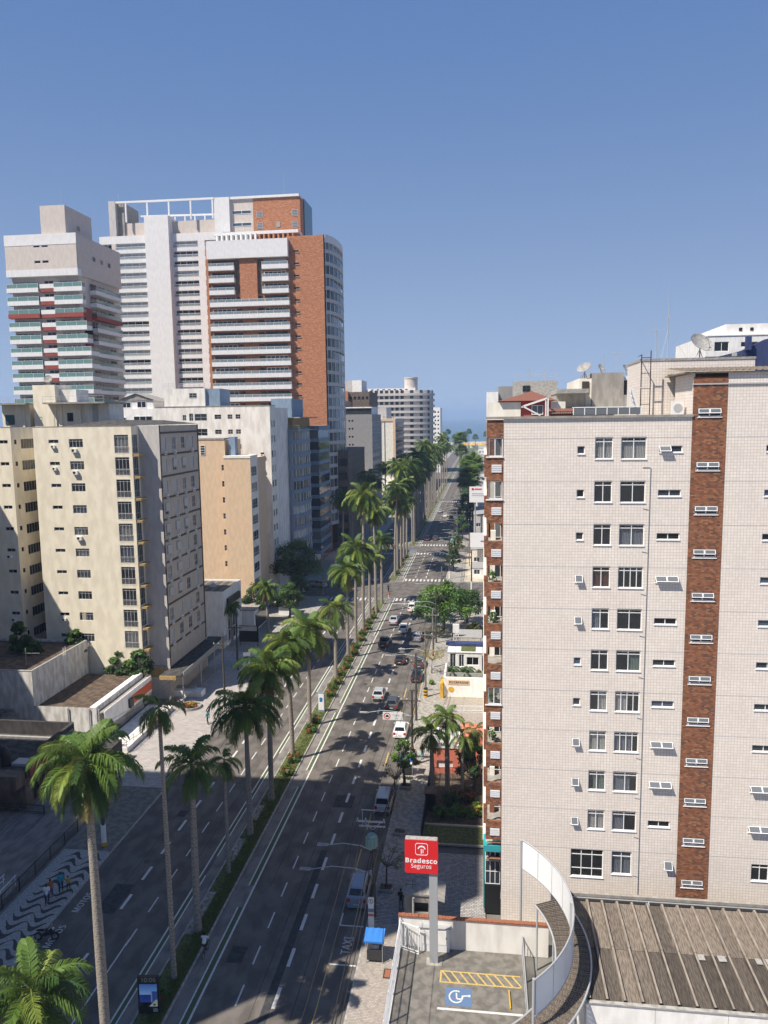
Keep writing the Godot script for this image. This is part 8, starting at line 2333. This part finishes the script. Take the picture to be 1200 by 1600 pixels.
	for x in [-2.1, 2.2]:
		for z in [-2.2, 2.2]:
			b = MB.new(); b.bar(Vector3(x, 0, z), Vector3(x, 2.6, z), 0.12); obj("post", b, M.white_paint, t)
	# farther right side
	t = thing("billboard", "large white billboard on posts beyond the side street", "billboard", Vector3(0, 0.1, -250))
	b = MB.new(); b.box(Vector3(-4.4, 12.3, -0.2), Vector3(5.6, 17.4, 0.2)); var pn := obj("panel", b, M.sign_white, t)
	b = MB.new(); b.tube([Vector3(-3.3, 16.6, 0.2), Vector3(-3.3, 16.6, 0.24)], [0.4, 0.4], 14); b.box(Vector3(-2.7, 16.4, 0.2), Vector3(-0.4, 16.8, 0.24)); obj("red_mark", b, M.sign_red, pn)
	b = MB.new(); b.box(Vector3(-3.6, 15.0, 0.2), Vector3(2.5, 15.25, 0.24)); b.box(Vector3(-3.6, 14.4, 0.2), Vector3(1.5, 14.6, 0.24)); obj("text_lines", b, M.frame_grey, pn)
	for x in [-2.5, 1.0, 4.5]:
		b = MB.new(); b.tube([Vector3(x, 0, -0.3), Vector3(x, 13, -0.3)], [0.2, 0.2], 8); obj("post", b, M.galvanised, t)
	t = thing("billboard", "white framed hoarding with an orange post beside the brick balconies", "billboard", Vector3(0, 0.1, -205))
	b = MB.new(); b.box(Vector3(-3.4, 5.2, -0.2), Vector3(4, 9.0, 0.2)); pn = obj("panel", b, M.sign_white, t)
	b = MB.new(); b.box(Vector3(-0.6, 6.6, 0.2), Vector3(1.4, 7.0, 0.24)); obj("mark", b, M.tank_blue, pn)
	for x in [-3.6, 3.0]:
		b = MB.new(); b.bar(Vector3(x, 0, 0), Vector3(x, 9, 0), 0.25); obj("post", b, M.brick_cap, t)
	var lows := [["low white house with a hedge past the side street", -3.0, 9, -190, -198, 2.4, "white_wall"], ["low cream shop beneath the framed hoarding", -3.2, 9, -207, -222, 4.2, "cream"], ["low grey building under the white billboard", -3, 12, -252, -275, 8.0, "grey_wall"], ["low white building among the dark avenue trees", -2, 14, -285, -310, 9.0, "white_wall"], ["pale low building before the far palms on the right", -3, 16, -330, -360, 10.0, "cream"], ["white low block near the end of the avenue on the right", -4, 18, -400, -440, 11.0, "white_wall"], ["pale block farthest along the right pavement", -4, 20, -500, -540, 14.0, "grey_wall"], ["white block at the seafront on the right", -4, 30, -640, -700, 14.0, "white_wall"]]
	for l in lows:
		t = thing("low_building", l[0], "building", Vector3((l[1] + l[2]) * 0.5, 0, l[3]), 0.0, "low buildings on the right past the side street")
		var hl := rects(0.8, 2.6, int((l[2] - l[1]) / 2.8), 0.9, 3.2, maxi(1, int(l[5] / 3.2)), 1.5, 1.2)
		face(t, FRONT, Vector3(l[1], 0, l[3]), l[2] - l[1], l[5], [hl], M[l[6]])
		glaze(t, FRONT, Vector3(l[1], 0, l[3]), hl, [0.5], [], 0.08, M.frame_white, [M.glass_dark, M.glass_mid])
		wbox("body", Vector3(l[1], 0, l[4]), Vector3(l[2], l[5] - 0.2, l[3] - 0.3), M[l[6]], t)
		wbox("roof", Vector3(l[1] - 0.1, l[5], l[4]), Vector3(l[2], l[5] + 0.15, l[3] + 0.1), M.stone_light, t)
	for i in 3:
		t = thing("beach_pavilion", ["orange roofed pavilion left of the palms at the beach", "orange roofed pavilion in the middle at the beach", "orange roofed pavilion at the right on the beach"][i], "pavilion", Vector3(-24 + i * 11, 0, -1005), 0.0, "pavilions at the beach")
		b = MB.new(); b.box(Vector3(-4, 0, -3), Vector3(4, 3.5, 3)); obj("walls", b, M.white_paint, t)
		b = MB.new()
		b.lathe([Vector2(6.2, 3.5), Vector2(0.1, 6.8)], 4); obj("roof", b, M.yellow_paint, t)
	var left_lows := [["low dark shop row across the side street on the left", -60, -46, -186, -205, 6.0, "brown_wall"], ["pale podium shops under the palms on the left", -56, -44.5, -262, -300, 7.0, "grey_wall"]]
	for l in left_lows:
		t = thing("low_building", l[0], "building", Vector3((l[1] + l[2]) * 0.5, 0, l[3]))
		face(t, FRONT, Vector3(l[1], 0, l[3]), l[2] - l[1], l[5], [], M[l[6]])
		wbox("body", Vector3(l[1], 0, l[4]), Vector3(l[2], l[5] - 0.2, l[3] - 0.3), M[l[6]], t)
		for i in 3: window(t, EAST, Vector3(l[2] + 0.03, 0, l[3]), Rect2(1 + i * 5.5, 0.6, 4.2, 2.8), [0.33, 0.66], [], 0.1, M.frame_grey, M.glass_mid, 0.02)

# ---------- people ----------
func sdf_mesh(bones: Array, grow: float, cell: float) -> ArrayMesh:
	# smooth union of tapered capsules, meshed as surface nets
	var lo := Vector3(9, 9, 9)
	var hi := Vector3(-9, -9, -9)
	for q in bones:
		for k in 2:
			var r: float = q[2 + k] + grow + cell * 2
			lo = lo.min(q[k] - Vector3.ONE * r); hi = hi.max(q[k] + Vector3.ONE * r)
	var n := Vector3i(((hi - lo) / cell).ceil()) + Vector3i.ONE
	var f := PackedFloat32Array()
	f.resize(n.x * n.y * n.z)
	f.fill(1.0)
	for q in bones:
		var a: Vector3 = q[0]
		var e: Vector3 = q[1]
		var ra: float = q[2] + grow
		var rb: float = q[3] + grow
		var m := maxf(ra, rb) + cell * 3
		var p0 := Vector3i(((a.min(e) - Vector3.ONE * m - lo) / cell).floor()).clamp(Vector3i.ZERO, n - Vector3i.ONE)
		var p1 := Vector3i(((a.max(e) + Vector3.ONE * m - lo) / cell).ceil()).clamp(Vector3i.ZERO, n - Vector3i.ONE)
		var d := e - a
		var dd := maxf(d.length_squared(), 1e-8)
		for z in range(p0.z, p1.z + 1):
			for y in range(p0.y, p1.y + 1):
				for x in range(p0.x, p1.x + 1):
					var p := lo + Vector3(x, y, z) * cell
					var t := clampf((p - a).dot(d) / dd, 0, 1)
					var s := (p - a - d * t).length() - lerpf(ra, rb, t)
					var i := x + n.x * (y + n.y * z)
					var o := f[i]
					var hmix := clampf(0.5 + 0.5 * (o - s) / 0.03, 0, 1)
					f[i] = lerpf(o, s, hmix) - 0.03 * hmix * (1 - hmix) if o < 0.5 else minf(o, s)
	var idx := {}
	var pos := {}
	for z in n.z - 1:
		for y in n.y - 1:
			for x in n.x - 1:
				var base := x + n.x * (y + n.y * z)
				var c := Vector3.ZERO
				var cnt := 0
				var vals := []
				for k in 8: vals.append(f[base + (k & 1) + n.x * (((k >> 1) & 1) + n.y * ((k >> 2) & 1))])
				for pr in [[0, 1], [2, 3], [4, 5], [6, 7], [0, 2], [1, 3], [4, 6], [5, 7], [0, 4], [1, 5], [2, 6], [3, 7]]:
					var va: float = vals[pr[0]]
					var vb: float = vals[pr[1]]
					if (va < 0) != (vb < 0):
						var t := va / (va - vb)
						var pa := Vector3(pr[0] & 1, (pr[0] >> 1) & 1, (pr[0] >> 2) & 1)
						var pb := Vector3(pr[1] & 1, (pr[1] >> 1) & 1, (pr[1] >> 2) & 1)
						c += pa.lerp(pb, t); cnt += 1
				if cnt > 0: pos[base] = lo + (Vector3(x, y, z) + c / cnt) * cell
	var b := MB.new()
	for z in range(1, n.z - 1):
		for y in range(1, n.y - 1):
			for x in range(1, n.x - 1):
				var i := x + n.x * (y + n.y * z)
				var v0 := f[i]
				for ax in 3:
					var step: int = [1, n.x, n.x * n.y][ax]
					var u: int = [n.x, n.x * n.y, 1][ax]
					var w: int = [n.x * n.y, 1, n.x][ax]
					var v1 := f[i + step]
					if (v0 < 0) == (v1 < 0): continue
					var q := [i - u - w, i - w, i, i - u]
					if not (pos.has(q[0]) and pos.has(q[1]) and pos.has(q[2]) and pos.has(q[3])): continue
					if v0 < 0: b.quad(pos[q[0]], pos[q[1]], pos[q[2]], pos[q[3]])
					else: b.quad(pos[q[3]], pos[q[2]], pos[q[1]], pos[q[0]])
	return b.mesh()

func person_meshes(pose: String) -> Dictionary:
	if cache.has("person_" + pose): return cache["person_" + pose]
	var ride := pose == "ride"
	var j := {}
	var hip_y := 0.92
	j.pelvis = Vector3(0, hip_y, 0)
	j.chest = Vector3(0, 1.28, -0.03 if not ride else -0.14)
	j.neck = Vector3(0, 1.48, -0.03 if not ride else -0.2)
	j.head = Vector3(0, 1.62, -0.05 if not ride else -0.24)
	var s := 0.22 if pose == "walk" else 0.02
	for sd in [-1, 1]:
		var k := "l" if sd < 0 else "r"
		var ph: float = s * sd
		j[k + "hip"] = Vector3(0.09 * sd, hip_y - 0.03, 0)
		j[k + "knee"] = Vector3(0.1 * sd, 0.5, -0.06 - ph * 0.6)
		j[k + "ank"] = Vector3(0.1 * sd, 0.09, 0.02 - ph * 1.1 + (0.1 if ph > 0.1 else 0.0))
		if ride:
			j[k + "knee"] = Vector3(0.12 * sd, 0.62 + 0.14 * sd, -0.38); j[k + "ank"] = Vector3(0.11 * sd, 0.3 + 0.14 * sd, -0.16)
		j[k + "sho"] = Vector3(0.19 * sd, 1.42, j.chest.z)
		j[k + "elb"] = Vector3(0.24 * sd, 1.15, j.chest.z + 0.05 + ph * 0.5)
		j[k + "wri"] = Vector3(0.25 * sd, 0.92, j.chest.z - 0.06 + ph * 0.9)
		if ride:
			j[k + "elb"] = Vector3(0.26 * sd, 1.2, -0.32); j[k + "wri"] = Vector3(0.24 * sd, 1.06, -0.52)
	var torso := [[j.pelvis, j.pelvis + Vector3(0, 0.15, 0), 0.13, 0.12], [j.pelvis + Vector3(0, 0.15, 0), j.chest, 0.12, 0.14], [j.chest, j.neck - Vector3(0, 0.06, 0), 0.14, 0.07], [j.lsho, j.rsho, 0.065, 0.065]]
	var arms := []
	var fore := []
	var legs := []
	var feet := []
	for k in ["l", "r"]:
		arms.append([j[k + "sho"], j[k + "elb"], 0.055, 0.042])
		fore.append([j[k + "elb"], j[k + "wri"], 0.04, 0.028])
		var hd: Vector3 = (j[k + "wri"] - j[k + "elb"]).normalized()
		fore.append([j[k + "wri"], j[k + "wri"] + hd * 0.08, 0.03, 0.034])
		legs.append([j[k + "hip"], j[k + "knee"], 0.085, 0.058]); legs.append([j[k + "knee"], j[k + "ank"], 0.055, 0.036])
		feet.append([j[k + "ank"] + Vector3(0, -0.045, 0.03), j[k + "ank"] + Vector3(0, -0.055, -0.15), 0.038, 0.032])
	var head := [[j.neck - Vector3(0, 0.04, 0), j.head - Vector3(0, 0.02, 0), 0.05, 0.055], [j.head, j.head + Vector3(0, 0.07, 0.01), 0.082, 0.085], [j.head + Vector3(0, 0.0, -0.08), j.head + Vector3(0, -0.02, -0.1), 0.014, 0.018], [j.head + Vector3(0.085, 0.02, 0), j.head + Vector3(0.085, 0.04, 0), 0.016, 0.018], [j.head + Vector3(-0.085, 0.02, 0), j.head + Vector3(-0.085, 0.04, 0), 0.016, 0.018]]
	var d := {}
	d.body = sdf_mesh(torso + arms + fore + legs + feet + head, 0.0, 0.03)
	d.shirt = sdf_mesh(torso + arms.map(func(q): return [q[0], q[0].lerp(q[1], 0.75), q[2], q[3] + 0.008]), 0.016, 0.03)
	d.trousers = sdf_mesh([torso[0]] + legs.map(func(q): return [q[0], q[1] if q[0].y > 0.7 else q[0].lerp(q[1], 0.8), q[2], q[3] + 0.006]), 0.014, 0.03)
	d.shorts = sdf_mesh([torso[0], legs[0], legs[2]], 0.018, 0.03)
	d.shoes = sdf_mesh(feet, 0.01, 0.025)
	d.hair = sdf_mesh([[j.head + Vector3(0, 0.07, 0.03), j.head + Vector3(0, 0.1, 0.0), 0.088, 0.088], [j.head + Vector3(0, 0.03, 0.05), j.head + Vector3(0, 0.0, 0.06), 0.06, 0.055]], 0.0, 0.02)
	var fb := MB.new()
	for k in ["l", "r"]:
		var w: Vector3 = j[k + "wri"]
		var hd: Vector3 = (w - j[k + "elb"]).normalized()
		for q in 4:
			var o := w + hd * 0.1 + Vector3(0, 0, -0.03 + 0.02 * q)
			fb.tube([o, o + hd * (0.045 + 0.006 * (q % 3)), o + hd * 0.08 + Vector3(-0.015 * signf(w.x), 0, -0.01)], [0.009, 0.009, 0.007], 5)
		fb.tube([w + hd * 0.03 + Vector3(0, 0, -0.03), w + hd * 0.08 + Vector3(-0.01 * signf(w.x), 0, -0.055)], [0.011, 0.008], 5)
	d.fingers = fb.mesh()
	cache["person_" + pose] = d
	return d

func person(label: String, at: Vector3, turn: float, pose: String, top: String, bottom: String, skin := "skin", size := 1.0, short := false) -> Node3D:
	var d := person_meshes(pose)
	var t := thing("person", label, "person", at, turn)
	t.scale = Vector3.ONE * size
	var body := put("body", d.body, M[skin], t)
	put("fingers", d.fingers, M[skin], body)
	put("shirt", d.shirt, M[top], t)
	put("shorts" if short else "trousers", d.shorts if short else d.trousers, M[bottom], t)
	put("shoes", d.shoes, M.cloth_black, t)
	put("hair", d.hair, M.hair, t)
	return t

func build_people() -> void:
	person("person in a teal shirt crossing the sunlit plaza", Vector3(-36.0, 0.12, -93.6), 1.2, "walk", "cloth_teal", "cloth_black")
	person("person in a bright teal shirt walking on the mosaic pavement", Vector3(-35.7, 0.124, -57.2), 0.4, "walk", "cloth_teal", "cloth_navy")
	person("person in a white shirt on the mosaic pavement nearest the motorcycle", Vector3(-35.95, 0.124, -55.5), 0.5, "walk", "cloth_white", "cloth_navy")
	person("person in an orange top on the mosaic between white and teal shirts", Vector3(-36.15, 0.124, -56.4), 0.5, "stand", "cloth_orange", "cloth_purple", "skin", 0.9)
	person("child in a yellow shirt beside the teal shirted person on the mosaic", Vector3(-35.2, 0.124, -57.5), 0.3, "walk", "cloth_yellow", "cloth_navy", "skin", 0.72)
	person("person in a dark top and teal trousers on the right pavement by the coral shop", Vector3(-7.0, 0.12, -86.0), 0.1, "walk", "cloth_black", "cloth_teal", "skin_dark")
	person("person in black standing on the shaded pavement beside the gate hut", Vector3(-6.55, 0.12, -58.0), 0.0, "walk", "cloth_black", "cloth_grey", "skin_dark")
	person("person in red and white waiting at the kerb of the far crossing", Vector3(-20.6, 0.1, -165.4), 0.3, "stand", "cloth_orange", "cloth_white")
	person("person in dark clothes on the median before the far crossing", Vector3(-21.6, 0.1, -172.5), 0.2, "walk", "cloth_navy", "cloth_black")
	var p := person("cyclist in a white shirt riding along the median cycle path", Vector3(-20.65, 0.1, -51.0), 0.03, "ride", "cloth_white", "cloth_black", "skin_dark", 1.0, true)
	var t := thing("bicycle", "dark bicycle ridden by the person in the white shirt", "bicycle", Vector3(-20.65, 0.002, -51.2), 0.03)
	for z in [-0.62, 0.45]:
		var b := MB.new()
		var pts := []
		var rr := []
		for i in 25:
			var a := TAU * i / 24.0
			pts.append(Vector3(0, 0.34 + sin(a) * 0.32, z + cos(a) * 0.32)); rr.append(0.018)
		b.tube(pts, rr, 5, false)
		var w := obj("wheel", b, M.tyre, t)
		b = MB.new()
		for i in 10: b.bar(Vector3(0, 0.34, z), Vector3(0, 0.34 + sin(i * 0.628) * 0.31, z + cos(i * 0.628) * 0.31), 0.006)
		obj("spokes", b, M.steel, w)
	var b := MB.new()
	b.bar(Vector3(0, 0.34, 0.45), Vector3(0, 0.36, 0.0), 0.03); b.bar(Vector3(0, 0.36, 0.0), Vector3(0, 0.9, 0.18), 0.03); b.bar(Vector3(0, 0.36, 0), Vector3(0, 0.85, -0.42), 0.035); b.bar(Vector3(0, 0.85, 0.16), Vector3(0, 0.85, -0.42), 0.03); b.bar(Vector3(0, 0.34, -0.62), Vector3(0, 1.05, -0.4), 0.03); b.bar(Vector3(0, 0.34, 0.45), Vector3(0, 0.85, 0.16), 0.025)
	obj("frame", b, M.car_black, t)
	b = MB.new(); b.tube([Vector3(-0.26, 1.1, -0.34), Vector3(0, 1.06, -0.42), Vector3(0.26, 1.1, -0.34)], [0.016, 0.016, 0.016], 6); obj("handlebar", b, M.steel, t)
	b = MB.new(); b.sphere(Vector3(0, 0.93, 0.2), Vector3(0.09, 0.035, 0.14), 10, 6); obj("saddle", b, M.tyre, t)
	b = MB.new(); b.bar(Vector3(-0.12, 0.22, -0.05), Vector3(0.12, 0.5, 0.05), 0.03); obj("pedals", b, M.steel, t)

func _ready() -> void:
	rng.seed = 11
	# camera
	var cam := Camera3D.new()
	cam.name = "camera"
	add_child(cam)
	cam.transform = Transform3D(Basis(Vector3.UP, deg_to_rad(7.396)) * Basis(Vector3.RIGHT, deg_to_rad(-6.982)) * Basis(Vector3.BACK, deg_to_rad(-0.746)), Vector3(0, 40, 0))
	cam.fov = 67.38
	cam.near = 0.5
	cam.far = 80000
	cam.current = true
	# sky and exposure
	var env := Environment.new()
	env.background_mode = Environment.BG_SKY
	var sm := ProceduralSkyMaterial.new()
	sm.sky_top_color = Color(0.255, 0.39, 0.59)
	sm.sky_horizon_color = Color(0.57, 0.64, 0.735)
	sm.sky_curve = 0.17
	sm.ground_bottom_color = Color(0.25, 0.27, 0.28)
	sm.ground_horizon_color = Color(0.4, 0.5, 0.62)
	sm.sun_angle_max = 1.0
	var sky := Sky.new()
	sky.sky_material = sm
	env.sky = sky
	env.tonemap_mode = Environment.TONE_MAPPER_LINEAR
	env.tonemap_exposure = 1.5
	env.sdfgi_enabled = true
	env.ssao_enabled = true
	env.ssil_enabled = true
	env.fog_enabled = true
	env.fog_density = 0.0002
	env.fog_light_color = Color(0.62, 0.72, 0.85)
	var we := WorldEnvironment.new()
	we.name = "world_environment"
	we.environment = env
	add_child(we)
	# the morning sun, behind the camera on the left
	var sun := DirectionalLight3D.new()
	sun.name = "sun"
	sun.light_color = Color(1.0, 0.965, 0.91)
	sun.light_energy = 1.6
	sun.light_angular_distance = 0.5
	sun.shadow_enabled = true
	add_child(sun)
	sun.look_at_from_position(Vector3.ZERO, Vector3(0.766 * 0.5736, -0.8192, -0.643 * 0.5736), Vector3.UP)
	make_materials()
	build_setting()
	build_tiled_block()
	build_right_roofs()
	build_bank_yard()
	build_yellow_block()
	build_low_blocks()
	build_mid_left()
	build_towers()
	build_far_left()
	build_palms()
	build_street()
	build_right_lots()
	build_cars()
	build_people()
